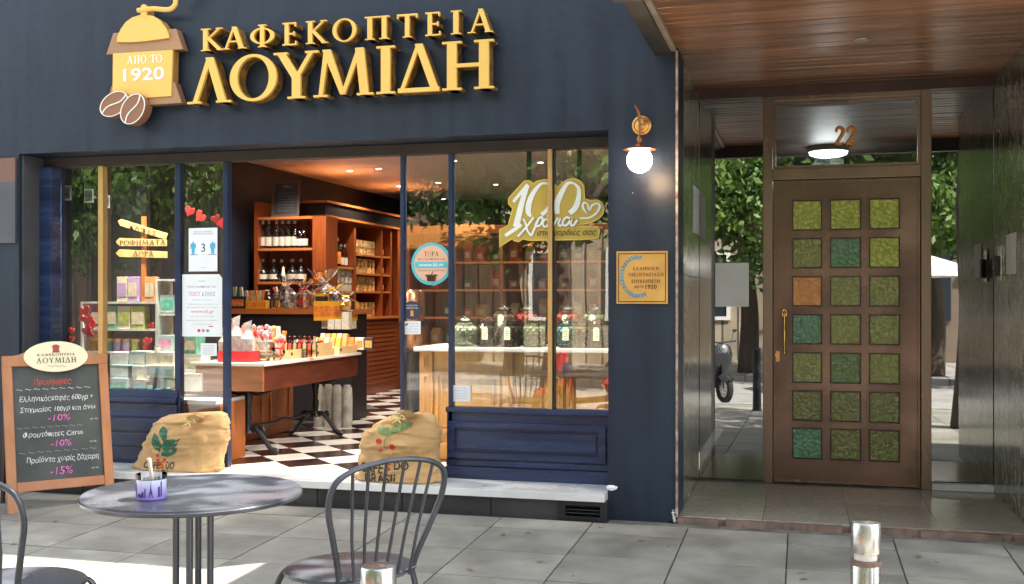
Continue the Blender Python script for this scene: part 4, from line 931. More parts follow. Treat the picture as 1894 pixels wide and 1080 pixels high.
c1 = seat_at(648, 1050, .51)
CH.put((c1.x, c1.y, gz(c1.y)), 'grey metal café chair with the slatted hoop back in front of the right coffee sack', 'café chairs', rz=YAW+radians(40), scale=(1.17,1.1,1.0))
c2 = seat_at(28, 1072, .51)
CH.put((c2.x, c2.y, gz(c2.y)), 'grey metal café chair cut off by the left edge in front of the chalkboard', 'café chairs', rz=YAW-radians(15), scale=(1.17,1.1,1.0))

# ------------------------------------------------------------------ bollards
M_bst = mat('worn_stainless', (.5,.49,.47), .25, metal=.95, var=.2, vscale=9, rvar=.12, stretch=(1,1,.3))
def bollard(label):
    t = thing('bollard', label, 'bollard', (0,0,0)); r = .052
    q = B(); q.lathe([(r,.0),(r,.625),(r-.004,.632),(r-.02,.633)], (0,0,0), 32); q.build('post', M_bst, t, True, world=False)
    q = B(); q.lathe([(r+.001,.618),(r+.0025,.626),(r+.0005,.636),(r-.01,.637)], (0,0,0), 32); q.build('rusty_ring', mat('rust',(.16,.10,.075),.8,var=.4,vscale=40,bump=.5,bscale=60), t, True, world=False)
    q = B(); q.lathe([(r-.012,.633),(r-.012,.662)], (0,0,0), 32); q.build('reflective_neck', mat('reflective_band',(.75,.72,.68),.3,var=.1), t, True, world=False)
    q = B(); q.lathe([(r-.012,.661),(r-.001,.663),(r,.668),(r,.768),(r-.003,.772),(0,.7745)], (0,0,0), 32); q.build('cap', M_bst, t, True, world=False)
    return t
BO = Proto(bollard('steel bollard'))
d = ray(1601, 975); t_ = 3.9; BO.put((d[0]*t_, d[1]*t_, CZ-410/F*t_-.772), 'worn stainless steel bollard in front of the apartment entrance', 'steel bollards', rz=1.1)
d = ray(700, 1052); t_ = 3.12; BO.put((d[0]*t_, d[1]*t_, CZ-491/F*t_-.772), 'steel bollard top in front of the slatted café chair', 'steel bollards', rz=2.4)

# ------------------------------------------------------------------ chalkboard
P0 = PG(15, 952); Q0 = Vector((-4.66, 6.62, 0)); P0.z = gz(P0.y); Q0.z = P0.z
dirx = (Q0-P0); dirx.z = 0; BWd = dirx.length; dirx.normalize()
nrm = Vector((dirx.y, -dirx.x, 0)); back = -nrm; LEAN = radians(12)
up = (Vector((0,0,cos(LEAN)))+back*sin(LEAN)).normalized(); outn = dirx.cross(up); 
if outn.dot(nrm) < 0: outn = -outn
def fb(a, c, d=0): return P0+dirx*a+up*c-outn*d
M_bw = mat('board_frame_wood', (.42,.16,.045), .45, col2=(.34,.12,.03), vscale=4, stretch=(3,3,1), coat=.2)
M_slate = mat('chalkboard_slate', (.040,.044,.040), .7, col2=(.075,.08,.075), vscale=5, bump=.1)
cb = thing('chalkboard', 'wooden a-frame chalkboard with Greek offers in white, red and pink chalk', 'chalkboard', tuple(P0))
BH = 1.07
q = B(); q.box  # frame pieces
def bb(a0, a1, c0, c1, d0, d1, nm, m, par=cb, bevel=.004):
    q = B(); q.prism([(a0,c0),(a1,c0),(a1,c1),(a0,c1)], fb, d0, d1); return q.build(nm, m, par, bevel=bevel)
bb(0, .062, 0, BH, 0, .03, 'leg', M_bw); bb(BWd-.062, BWd, 0, BH, 0, .03, 'leg', M_bw)
bb(.0625, BWd-.0625, .14, .205, .002, .028, 'bottom_rail', M_bw)
top = [(0,BH-.075),(BWd,BH-.075),(BWd,BH)]+[(BWd*(1-u), BH+.085*(sin(pi*min(1,max(0,(u-.12)/.76)))**1.3)) for u in [k/20 for k in range(1,20)]]+[(0,BH)]
q = B(); q.prism(top, fb, -.003, .031); q.build('arched_top', M_bw, cb, bevel=.004)
sl_ = bb(.0625, BWd-.0625, .2055, BH-.0755, .016, .022, 'slate', M_slate, bevel=0)
for a_ in (.04, BWd-.04):
    q = B(); A_ = fb(a_, BH-.02, .035); C_ = P0+dirx*a_+back*.42; C_.z = gz(C_.y); q.tube([A_, C_], .016, 4); q.build('rear_leg', mat('rear_leg_wood',(.06,.03,.02),.6), cb)
# oval badge
M_cream = mat('badge_cream', (.80,.72,.47), .4)
ocx, ocz = BWd*.5, BH-.015
q = B(); q.prism(ell(ocx, ocz, BWd*.305, .108, 40), fb, -.014, -.004); og = q.build('oval_badge', M_cream, cb)
q = B(); roman_line(q, 'ΛΟΥΜΙΔΗ', ocx-BWd*.19, ocx+BWd*.19, ocz-.045, ocz-.008, fb, -.0158, -.0145); roman_line(q, 'ΚΑΦΕΚΟΠΤΕΙΑ', ocx-BWd*.18, ocx+BWd*.18, ocz+.006, ocz+.022, fb, -.0158, -.0145); q.build('badge_lettering', M_ink, og)
q = B(); rd = lambda pts: [(ocx+a*.03, ocz+.055+c*.03) for a, c in pts]
q.prism(rd([(-.9,-.9),(.9,-.9),(.7,-.5),(.7,.3),(1,.45),(.5,.9),(.2,1.0),(-.2,1.0),(-.5,.9),(-1,.45),(-.7,.3),(-.7,-.5)]), fb, -.0165, -.0145); q.build('badge_emblem', mat('emblem_red',(.35,.05,.03),.5), og)
q = B(); q.tube([fb(ocx-.06+.12*k/20, ocz-.068+.006*sin(k*.9), -.0155) for k in range(21)], .0015, 5); q.build('badge_flourish', M_gink, og)
M_chw = mat('white_chalk', (.85,.87,.85), .9, col2=(.42,.44,.42), vscale=55); M_chr = mat('red_chalk', (.80,.10,.07), .9, col2=(.38,.07,.05), vscale=55); M_chp = mat('pink_chalk', (.82,.16,.52), .9, col2=(.45,.12,.32), vscale=55)
sa0, sa1, sc0, sc1 = .0625, BWd-.0625, .2055, BH-.0755
def chalk(s, u0, u1, vc, hh, m, wt=0):
    wt *= .2; hh *= .92; u0 += .02; u1 -= .02
    q = B(); text(q, s, sa0+(sa1-sa0)*u0, sa0+(sa1-sa0)*u1, sc1-(sc1-sc0)*(vc+hh/2), sc1-(sc1-sc0)*(vc-hh/2), fb, shear=.16, wob=.0024, d=.0145, weight=wt); q.build('chalk_writing', m, sl_)
def wave(u0, u1, vc, m, n=9):
    q = B()
    for k in range(n):
        a = u0+(u1-u0)*k/n; q.tube([fb(sa0+(sa1-sa0)*(a+(u1-u0)/n*.7*j/6), sc1-(sc1-sc0)*vc+.004*sin(j*1.05)+.001*(k%3), .0145) for j in range(7)], .0018 if m is M_chw else .0012, 5)
    q.build('chalk_wave', m, sl_)
M_chg = mat('faint_chalk', (.42,.43,.42), .9)
chalk('Προσφορές:', .22, .70, .145, .075, M_chr, .01); wave(.04, .92, .205, M_chw)
chalk('Ελληνικόςκαφές 600γρ +', .05, .94, .29, .068, M_chw, .008); chalk('Στιγμιαίος 100γρ και άνω', .05, .96, .385, .062, M_chw, .008)
chalk('-10%', .36, .66, .46, .062, M_chp, .02); wave(.03, .8, .54, M_chg); chalk('έως -10/6', .85, .98, .49, .02, M_chw)
chalk('Φρουτόπιτες Citrus', .07, .80, .605, .065, M_chw, .008); chalk('-10%', .38, .66, .685, .062, M_chp, .02); chalk('έως -10/6', .83, .95, .69, .02, M_chw)
wave(.04, .95, .755, M_chg); chalk('Προϊόντα χωρίς ζάχαρη', .10, .97, .825, .068, M_chw, .008); chalk('-15%', .36, .66, .925, .075, M_chp, .02); chalk('έως -10/6', .84, .96, .925, .02, M_chw)

# ------------------------------------------------------------------ burlap coffee sacks
def burlap():
    m = D.materials.new('burlap'); m.use_nodes = True; n = m.node_tree.nodes; L = m.node_tree.links; bs = n['Principled BSDF']
    tc = n.new('ShaderNodeTexCoord'); no = n.new('ShaderNodeTexNoise'); no.inputs['Scale'].default_value = 6; no.inputs['Detail'].default_value = 8; L.new(tc.outputs['Object'], no.inputs[0])
    r = n.new('ShaderNodeValToRGB'); e = r.color_ramp.elements; e[0].position = .3; e[0].color = (.52,.30,.115,1); e[1].position = .7; e[1].color = (.72,.45,.19,1); L.new(no.outputs[0], r.inputs[0]); L.new(r.outputs[0], bs.inputs['Base Color'])
    wv = n.new('ShaderNodeTexWave'); wv.inputs['Scale'].default_value = 62; wv.bands_direction = 'X'; w2 = n.new('ShaderNodeTexWave'); w2.inputs['Scale'].default_value = 62; w2.bands_direction = 'Z'
    L.new(tc.outputs['Object'], wv.inputs[0]); L.new(tc.outputs['Object'], w2.inputs[0]); ad = n.new('ShaderNodeMath'); ad.operation = 'ADD'; L.new(wv.outputs[1], ad.inputs[0]); L.new(w2.outputs[1], ad.inputs[1])
    bp = n.new('ShaderNodeBump'); bp.inputs['Strength'].default_value = .5; bp.inputs['Distance'].default_value = .004; n3 = n.new('ShaderNodeTexNoise'); n3.inputs['Scale'].default_value = 26; n3.inputs['Detail'].default_value = 6; L.new(tc.outputs['Object'], n3.inputs[0]); a3 = n.new('ShaderNodeMath'); a3.operation = 'MULTIPLY_ADD'; a3.inputs[1].default_value = 3.0; L.new(n3.outputs[0], a3.inputs[0]); L.new(ad.outputs[0], a3.inputs[2]); L.new(a3.outputs[0], bp.inputs['Height']); L.new(bp.outputs[0], bs.inputs['Normal'])
    bs.inputs['Roughness'].default_value = .9; bs.inputs['Sheen Weight'].default_value = .2; return m
M_bur = burlap()
def sack(label, prof, Yc, dep, seed, tiepx, folds):
    rows_ = []
    prof = sorted(prof, key=lambda p: -p[0])
    ys = [p[0] for p in prof]; yb, yt = ys[0], ys[-1]
    def at(y):
        for i in range(len(prof)-1):
            if prof[i][0] >= y >= prof[i+1][0]:
                t = (prof[i][0]-y)/max(1e-6, prof[i][0]-prof[i+1][0]); t = t*t*(3-2*t)
                return prof[i][1]*(1-t)+prof[i+1][1]*t, prof[i][2]*(1-t)+prof[i+1][2]*t
        return prof[-1][1:]
    NR, NC = 44, 72; base = PY((prof[0][1]+prof[0][2])/2, yb, Yc-dep*.5)
    root = thing('coffee_sack', label, 'sack', (base.x, Yc, SILL), group='burlap sacks on the sill')
    z0 = SILL; Y_f = Yc-dep*.3
    ztop = PY(700 if tiepx[0] > 500 else 350, yt, Y_f).z
    q = B(); ring = []
    for i in range(NR+1):
        h = i/NR; y = yb+(yt-yb)*h; xl, xr = at(y); X0 = PY(xl, y, Y_f).x; X1 = PY(xr, y, Y_f).x
        z = z0+(ztop-z0)*h
        dd = dep*(.93 if h < .02 else 1.0)*(1-.55*max(0,(h-.55)/.45)**1.5)
        for j in range(NC):
            a = 2*pi*j/NC; ca, sa = cos(a), sin(a); e_ = .72
            x = (X0+X1)/2+(X1-X0)/2*math.copysign(abs(ca)**e_, ca); yy = Yc+dd/2*math.copysign(abs(sa)**e_, sa)
            v = Vector((x*6, yy*6, z*6+seed*9.1)); nz = noise.noise(v)*.022+noise.noise(v*2.3)*.011-abs(noise.noise(v*1.7+Vector((3,1,2))))*.038-abs(noise.noise(Vector((v.x*2.2,v.y*2.2,v.z*5.5))))*.020-abs(noise.noise(v*7.3))*.008
            for fz, ph, am in folds:
                nz -= am*math.exp(-((h-fz-.05*sin(a*1.3+ph))/.022)**2)*(0.6+.4*sin(a*2+ph))
                nz += am*.6*math.exp(-((h-fz-.055-.05*sin(a*1.3+ph))/.035)**2)
            nx = (x-(X0+X1)/2); ny = yy-Yc; L_ = sqrt(nx*nx+ny*ny)+1e-6
            q.v.append((x+nx/L_*nz*.6, yy+ny/L_*nz, z+ (0 if i == 0 else noise.noise(v*1.1+Vector((5,5,5)))*.02*h)))
    for i in range(NR):
        for j in range(NC): q.f.append((i*NC+j, i*NC+(j+1) % NC, (i+1)*NC+(j+1) % NC, (i+1)*NC+j))
    q.f.append(tuple(range(NC))[::-1]); 
    k = len(q.v); xl, xr = at(yt); cX = (PY(xl,yt,Y_f).x+PY(xr,yt,Y_f).x)/2
    q.v.append((cX, Yc, ztop+.006))
    for j in range(NC): q.f.append((NR*NC+j, NR*NC+(j+1) % NC, k))
    body = q.build('bag', M_bur, root, True)
    bv = BVHTree.FromPolygons([Vector(v) for v in q.v], q.f)
    tp = PY(tiepx[0], tiepx[1], Yc-dep*.35)
    # gathered tuft with knot
    t2 = B(); n2 = 26
    for i in range(6):
        f_ = i/5; rr = .028+.055*f_**1.5
        for j in range(n2):
            a = 2*pi*j/n2; w_ = 1+.22*sin(5*a+i)+.12*sin(9*a); t2.v.append((tp.x+.012+rr*w_*cos(a)+tiepx[2]*f_*.07, tp.y+rr*.7*w_*sin(a), tp.z-.012+.05*f_+.012*sin(3*a)*f_))
    for i in range(5):
        for j in range(n2): t2.f.append((i*n2+j, i*n2+(j+1) % n2, (i+1)*n2+(j+1) % n2, (i+1)*n2+j))
    t2.build('gathered_neck', M_bur, root, True)
    M_tie = mat('pale_tie_cord', (.75,.62,.25), .6)
    t3 = B(); t3.tube([(tp.x+.012+.033*cos(a), tp.y+.026*sin(a), tp.z-.006+.004*sin(3*a)) for a in [2*pi*i/20 for i in range(20)]], .006, 6, closed=True)
    for sg in (-1, 1): t3.tube(catmull([(tp.x+.01,tp.y-.03,tp.z),(tp.x+.01+sg*.03,tp.y-.045,tp.z+.018),(tp.x+.01+sg*.05,tp.y-.04,tp.z-.005),(tp.x+.012,tp.y-.035,tp.z-.004),(tp.x+sg*.03,tp.y-.05,tp.z-.035)],4), .0045, 6)
    t3.build('tie_cord', M_tie, root, True)
    # bottom corner ears
    for sx_, ex in ((prof[0][1], -1), (prof[0][2], 1)):
        X = PY(sx_, yb, Y_f).x; e2 = B(); e2.ico((X-ex*.01, Yc-dep*.12, z0+.022), .04, 2, (1.1,.8,.5), .08); e2.build('corner_ear', M_bur, root, True)
    def drape(x, z, d=0):
        hit = bv.ray_cast(Vector((x, Yc-1.0, z)), Vector((0,1,0)))
        y = hit[0].y if hit[0] is not None else Yc
        return (x, y-.0022-d, z)
    return root, drape, Y_f, body
def drape_poly(pts, drape, nm, m, root, Y_f, sub=5):
    # fill a pixel polygon with a fine grid fan draped on the cloth
    P = [(PY(x,y,Y_f).x, PY(x,y,Y_f).z) for x, y in pts]; cxm = sum(p[0] for p in P)/len(P); czm = sum(p[1] for p in P)/len(P)
    PP = []
    for i in range(len(P)):
        a, c = P[i], P[(i+1) % len(P)]
        for k in range(3): PP.append((a[0]+(c[0]-a[0])*k/3, a[1]+(c[1]-a[1])*k/3))
    q = B(); n = len(PP)
    for s in range(sub): 
        f_ = 1-s/sub
        for x, z in PP: q.v.append(drape(cxm+(x-cxm)*f_, czm+(z-czm)*f_))
    q.v.append(drape(cxm, czm))
    for s in range(sub-1):
        for i in range(n): q.f.append((s*n+i, s*n+(i+1) % n, (s+1)*n+(i+1) % n, (s+1)*n+i))
    for i in range(n): q.f.append(((sub-1)*n+i, (sub-1)*n+(i+1) % n, sub*n))
    return q.build(nm, m, root)
def drape_line(pts, drape, nm, m, root, Y_f, wpx):
    P = catmull([(PY(x,y,Y_f).x, PY(x,y,Y_f).z, 0) for x, y in pts], 8); q = B(); wd = wpx*.0017
    for i, p in enumerate(P):
        tn = (P[min(i+1,len(P)-1)]-P[max(i-1,0)]).normalized(); nn = Vector((-tn.y, tn.x, 0))*wd
        q.v += [drape(p.x+nn.x, p.y+nn.y), drape(p.x-nn.x, p.y-nn.y)]
    for i in range(len(P)-1): q.f.append((2*i, 2*i+1, 2*i+3, 2*i+2))
    return q.build(nm, m, root)
def drape_text(s, x0, x1, y0, y1, drape, m, root, Y_f):
    A = PY(x0, y1, Y_f); C = PY(x1, y0, Y_f); vs, fs, _ = font_mesh(s, 0, .025); q = B()
    # subdivide so that the print follows the folds
    bm = bmesh.new(); bv_ = [bm.verts.new((A.x+a*(C.x-A.x), 0, A.z+c*(C.z-A.z))) for a, c in vs]
    for f_ in fs:
        try: bm.faces.new([bv_[i] for i in f_])
        except ValueError: pass
    for _ in range(2):
        es = [e for e in bm.edges if e.calc_length() > .02]
        if es: bmesh.ops.subdivide_edges(bm, edges=es, cuts=1)
    bmesh.ops.triangulate(bm, faces=bm.faces); bm.verts.index_update()
    q.v = [drape(v.co.x, v.co.z) for v in bm.verts]; q.f = [tuple(v.index for v in f_.verts) for f_ in bm.faces]; bm.free()
    return q.build('sack_lettering', m, root)
M_gp = mat('green_sack_print', (.035,.13,.075), .85, var=.25, vscale=40); M_gp2 = mat('pale_green_sack_print', (.20,.27,.10), .85, var=.25, vscale=40); M_rp = mat('red_sack_print', (.55,.04,.02), .85); M_bp = mat('black_sack_print', (.05,.035,.025), .85, var=.3, vscale=60)
# left sack
s1_, dr1, yf1, _b = sack('slumped burlap coffee sack with dark green leaf print behind the café table', [(869,243,396),(864,238,398),(850,246,398),(830,253,402),(812,262,408),(798,270,411),(788,273,412),(778,285,411),(770,300,408),(765,335,398)], 7.0, .30, 1, (352,778,.6), [(.45,.5,.012),(.74,1.9,.016)])
lf = lambda pts: [(x/3.0, 600+y/3.0) for x, y in pts]
for pts in ([(910,562),(945,590),(950,625),(935,655),(905,610),(890,590)], [(865,600),(895,620),(920,665),(905,690),(875,660),(858,640)], [(915,680),(935,635),(1028,628),(1000,655),(950,668)],[(858,645),(880,665),(910,695),(908,705),(880,690),(860,665)],
            [(925,672),(1015,650),(995,678),(955,690),(920,695)], [(918,705),(950,682),(1008,680),(985,715),(945,732),(912,725)]):
    drape_poly(lf(pts), dr1, 'leaf_print', M_gp, _b, yf1)
drape_line(lf([(905,760),(908,700),(925,660)]), dr1, 'stem_print', M_gp, _b, yf1, .9)
for x, y in ((893,722),(893,748),(925,748),(905,775),(895,765)): drape_poly(lf([(x+9*cos(a), y+9*sin(a)) for a in [2*pi*i/8 for i in range(8)]]), dr1, 'berry_print', M_rp, _b, yf1, 2)
drape_text('CAFÉ', 272, 302, 850, 864, dr1, M_bp, _b, yf1); drape_text('S', 302, 308, 852, 865, dr1, M_rp, _b, yf1); drape_text('DO', 312, 328, 853, 866, dr1, M_bp, _b, yf1)
drape_text('BRASIL', 280, 320, 867, 878, dr1, M_bp, _b, yf1)
# right sack
s2_, dr2, yf2, _b = sack('upright burlap coffee sack with pale green leaf print by the blue base panel', [(904,655,808),(900,650,813),(885,656,808),(860,656,806),(840,660,804),(828,661,806),(812,664,807),(802,670,806),(790,682,804),(778,700,800),(770,728,790),(766,742,782)], 6.98, .33, 5, (738,772,1.0), [(.50,.3,.016),(.66,2.2,.012),(.83,1.0,.014)])
lr = lambda pts: [(480+x/3.176, 740+y/3.176) for x, y in pts]
for pts in ([(692,160),(725,150),(770,158),(760,190),(740,205),(715,195)], [(745,200),(790,150),(830,128),(900,130),(895,155),(850,180),(800,195),(760,215)]): drape_poly(lr(pts), dr2, 'leaf_print', M_gp2, _b, yf2)
drape_line(lr([(755,290),(748,240),(770,200),(820,165)]), dr2, 'stem_print', M_gp2, _b, yf2, 1.6)
for x, y, r in ((714,238,20),(795,271,20),(727,290,15)): drape_poly(lr([(x+r*cos(a), y+r*.95*sin(a)*(1 if r > 16 else .6)) for a in [2*pi*i/12 for i in range(12)]]), dr2, 'berry_print', M_rp, _b, yf2, 3)
drape_text('CAFE', 668, 714, 855, 871, dr2, M_bp, _b, yf2); drape_text('S', 716, 727, 855, 870, dr2, M_rp, _b, yf2); drape_text('DO', 733, 760, 852, 867, dr2, M_bp, _b, yf2)
drape_text('BRASIL', 680, 743, 875, 891, dr2, M_bp, _b, yf2)

# ------------------------------------------------------------------ shop downlights
dl = B(); dl.lathe([(.045,.0),(.05,-.004),(.038,-.006),(.034,-.002)], (0,0,0), 18); root = thing('downlight', 'round ceiling downlight', 'downlight', (0,0,0))
dl.build('ring', M_white, root, True, world=False); q = B(); q.lathe([(0,-.003),(.034,-.0025),(.034,-.001),(0,-.0005)], (0,0,0), 18); q.build('lens', M_bulb, root, world=False)
DLP = Proto(root)
dls = [(521,281,'nearest the doorway top'),(647,316,'above the middle of the doorway'),(738,344,'beside the right door post'),(820,368,'seen above the round peach sticker'),(940,264,'at the top of the counter window'),(840,297,'just inside the left edge of the counter window'),(917,341,'deep in the room over the counter'),(870,377,'farthest back over the counter'),(1117,263,'in the top right corner of the counter window'),(1114,364,'right of the anniversary sign'),(1000,300,'between the anniversary sign straps')]
for i, (x, y, s) in enumerate(dls):
    p = PZ(x, y, 3.19); DLP.put((p.x, p.y, 3.19), 'lit round ceiling downlight '+s, 'downlights in the shop ceiling')
    if i in (0,1,2,4,5,6,8,9):
        ld = D.lights.new('downlight_beam', 'SPOT'); ld.energy = 26 if i not in (4,5,8,9,6) else 22; ld.spot_size = radians(125); ld.spot_blend = .7; ld.color = (1,.90,.78); ld.shadow_soft_size = .06
        lo = D.objects.new('downlight_beam', ld); COL.objects.link(lo); lo.location = (p.x, p.y, 3.16)
for n_h, (x, y) in enumerate(((-5.1,12.6),(-5.0,10.9),(-4.9,14.3),(-3.6,8.6),(-2.5,7.5),(-1.9,7.5),(-1.35,7.5),(-5.3,7.42),(-4.95,7.42),(-4.6,7.42))):  # the ones nearest the glass are added unseen to brighten counter and display
    ld = D.lights.new('downlight_beam', 'SPOT'); ld.energy = 62 if (y == 7.5 or y == 7.42) else 30; ld.spot_size = radians(130); ld.spot_blend = .7; ld.color = (1,.90,.78); ld.shadow_soft_size = .06
    lo = D.objects.new('downlight_beam', ld); COL.objects.link(lo); lo.location = (x, y, 3.16)
    DLP.put((x, y, 3.19), 'lit round ceiling downlight '+('over the long wall cabinet','over the display counter','deepest over the wall cabinet','over the marble table','added out of sight over the left end of the sales counter','added out of sight over the middle of the sales counter','added out of sight over the right end of the sales counter','added out of sight over the left end of the window display','added out of sight over the middle of the window display','added out of sight over the right end of the window display')[n_h], 'downlights in the shop ceiling')
# strip light in the left window
A = PY(172, 289, 7.6); C = PY(385, 279, 7.6); q = B(); q.box(A.x, C.x, 7.58, 7.61, A.z-.012, A.z+.012)
tag(q.build('strip_light', mat('strip_glow',(1,1,1),.5,emit=(1,.95,.85),estr=.8)), 'thin white strip light along the top of the left window', 'light')

# ------------------------------------------------------------------ shelving
M_fasd = mat('dark_fascia_board', (.02,.014,.012), .4)
M_trim = mat('orange_wood_trim', (.50,.16,.04), .28, coat=.5)
# front facing unit
YF = 11.5
fx0 = PY(470,458,YF).x; fx1 = PY(578,458,YF).x
su = thing('wall_shelf', 'reddish wooden shelf unit facing the street with two rows of bottles', 'shelf', (fx0, YF, SILL))
zt = PY(520,372,YF).z
q = B(); q.box(fx0, fx0+.05, YF, YF+.32, SILL, zt); q.build('side_panel', M_wood, su)
q = B(); q.box(fx1, PY(603,458,YF).x, YF, YF+.32, SILL, PY(560,400,YF).z); q.build('side_panel', M_wood, su)
q = B(); q.box(fx0+.05, fx1, YF+.3, YF+.32, SILL, PY(520,400,YF).z); q.build('back_panel', M_wood, su)
shz = [PY(520,v,YF).z for v in (401,459,521,577)]
for z in shz: q = B(); q.box(fx0+.051, fx1-.001, YF-.01, YF+.299, z-.03, z); q.build('shelf_board', M_trim, su, bevel=.003)
# long unit along the left wall
XU = -5.5; Yu = lambda px, py=500: PX(px, py, XU).y
wu = thing('wall_cabinet', 'long reddish wooden wall cabinet with shelves of jars over louvred drawers', 'cabinet', (XU, 13, SILL))
ya, ybk = Yu(598), Yu(742)+1.0
zu = lambda px, py: PX(px, py, XU).z
ztop = zu(600,375); z2 = zu(600,402)
q = B(); q.box(XU-.40, XU+.05, ya, ybk, ztop, ztop+.03); q.build('cornice', M_trim, wu, bevel=.004)
q = B(); q.box(XU-.38, XU+.02, ya+.01, ybk, z2+.03, ztop-.001); q.build('fascia', M_fasd, wu)
q = B(); q.box(XU-.40, XU+.045, ya, ybk, z2, z2+.029); q.build('cornice', M_trim, wu, bevel=.004)
q = B(); q.box(XU-.45, XU-.43, ya, ybk, SILL, z2); q.build('back_panel', M_wood, wu)
posts = [600, 655, 705, 722]
pys = [Yu(p) for p in posts]
for p in pys: q = B(); q.box(XU-.429, XU, p, p+.06, 1.33, z2-.001); q.build('upright', M_wood, wu)
q = B(); q.box(XU-.429, XU+.03, pys[3]+.2, ybk, SILL, z2-.001); q.build('upright', M_wood, wu)
sec2 = [zu(658,v) for v in (469,504,538,587)]
sec1 = [zu(604,v) for v in (491,)]
for z in sec2[:3]: q = B(); q.box(XU-.428, XU-.005, pys[1]+.061, pys[2]-.001, z-.025, z); q.build('shelf_board', M_trim, wu)
for z in sec1+[1.66]: q = B(); q.box(XU-.428, XU-.005, pys[0]+.061, pys[1]-.001, z-.025, z); q.build('shelf_board', M_trim, wu)
for z in (2.15,1.9,1.67): q = B(); q.box(XU-.428, XU-.005, pys[2]+.061, pys[3]-.001, z-.025, z); q.build('shelf_board', M_trim, wu)
q = B(); q.box(XU-.43, XU+.1, ya, pys[3]+.19, 1.30, 1.33); q.build('counter_board', M_trim, wu, bevel=.004)
q = B(); q.box(XU-.43, XU+.05, ya, pys[3]+.19, SILL, 1.299); base_ = q.build('base_cabinet', M_wood, wu)
for k in range(14):
    z = .45+.06*k; q = B(); q.box(XU+.051, XU+.066, ya+.3, pys[3]+.1, z, z+.045); q.build('louvre', M_wood, base_, bevel=.004)
# framed board leaning on the front unit
fr = thing('framed_board', 'dark framed menu board leaning on top of the bottle shelf', 'board', tuple(PY(525,398,YF)))
lean = lambda a, c, d=0: (a, YF+.02+(c-shz[0])*.22+d, c)
A = PY(500,398,YF); C = PY(551,331,YF)
q = B(); q.ring([(A.x,shz[0]+.001),(C.x,shz[0]+.001),(C.x-.03,C.z),(A.x-.03,C.z)],[(A.x+.025,shz[0]+.03),(C.x-.025,shz[0]+.03),(C.x-.055,C.z-.03),(A.x-.005,C.z-.03)], lean, 0, .02); q.build('frame', mat('thin_wood_frame',(.10,.06,.035),.5), fr)
q = B(); q.prism([(A.x+.026,shz[0]+.031),(C.x-.026,shz[0]+.031),(C.x-.056,C.z-.031),(A.x-.004,C.z-.031)], lean, .006, .012); sl2 = q.build('panel', mat('board_panel',(.035,.035,.038),.6), fr)
q = B(); text(q,'MENU',A.x+.11,C.x-.13,C.z-.09,C.z-.055,lean,d=.004); 
for k in range(7): text(q,'καφές ελληνικός ζεστός',A.x+.07,C.x-.08,C.z-.16-.035*k,C.z-.145-.035*k,lean,d=.004)
q.build('lettering', M_gink, sl2)

# ------------------------------------------------------------------ goods: prototypes
M_cl = glass('clear_bottle_glass', 1.5, (.86,.86,.82), minref=.08); M_pk = glass('pink_bottle_glass', 1.5, (.8,.45,.42), minref=.08)
M_dk = mat('dark_bottle', (.012,.011,.010), .12, coat=.5); M_lab = mat('cream_label', (.62,.58,.48), .6, var=.15, vscale=40); M_labo = mat('orange_label', (.72,.25,.04), .6, var=.3, vscale=30, rnd=.2)
M_cap = mat('silver_cap', (.6,.58,.55), .3, metal=.8); M_gcap = mat('gold_cap', (.75,.5,.2), .3, metal=.8)
def bottle(nm, lab, prof, m, mlab, l0, l1, mcap, n=12):
    t = thing(nm, lab, 'bottle', (0,0,0)); q = B(); q.lathe(prof, (0,0,0), n); q.build('glass_body', m, t, True, world=False)
    r = max(a for a, z in prof)+.0015; q = B(); q.lathe([(r,l0),(r,l1)], (0,0,0), n); q.build('label_band', mlab, t, True, world=False)
    zt_ = prof[-1][1]; rc = prof[-1][0]+.004; q = B(); q.lathe([(rc,zt_-.03),(rc,zt_+.004),(0,zt_+.005)], (0,0,0), n); q.build('cap', mcap, t, True, world=False); return t
tall = [(.0,0),(.038,.002),(.04,.01),(.04,.17),(.034,.195),(.015,.225),(.014,.285)]
fat = [(.0,0),(.058,.003),(.06,.015),(.06,.10),(.05,.13),(.02,.155),(.014,.17),(.014,.25)]
P_cl = Proto(bottle('clear_bottle','x',tall,M_cl,M_lab,.03,.12,M_cap)); P_pk = Proto(bottle('clear_bottle','x',[(a*.9,z*.85) for a,z in tall],M_pk,M_lab,.03,.10,mat('dark_red_cap',(.15,.02,.02),.4)))
P_fat = Proto(bottle('dark_bottle','x',fat,M_dk,M_lab,.03,.085,M_cap)); P_or = Proto(bottle('dark_bottle','x',tall,M_dk,M_labo,.03,.15,M_gcap))
for k in range(6): P_cl.put((PY(486+11.2*k+(3 if k>1 else 0),458,YF+.12).x, YF+.12, shz[1]+.001), 'clear glass bottle with cream label, %s from left on the upper bottle shelf'%ORD[k], 'bottles on the upper shelf', scale=1.15)
for k in range(3): P_pk.put((PY(547+8.2*k,458,YF+.12).x, YF+.12, shz[1]+.001), 'pink tinted bottle with cream label, %s of three at the upper shelf right end'%ORD[k], 'bottles on the upper shelf', scale=1.12)
for k, x in enumerate((488,508,515,533,543,558)): P_fat.put((PY(x,520,YF+.12).x, YF+.10+(.1 if k in (2,3) else 0), shz[2]+.001), 'squat dark bottle with silver neck, %s from left on the lower bottle shelf'%ORD[k], 'dark bottles on the lower shelf', scale=1.05)
q = B(); q.lathe([(.035,0),(.012,.17),(0,.18)], (PY(524,520,YF+.08).x, YF+.08, shz[2]+.001), 12); tag(q.build('paper_cone', M_lab, None, True), 'small pale paper cone standing between the dark bottles', 'cone')
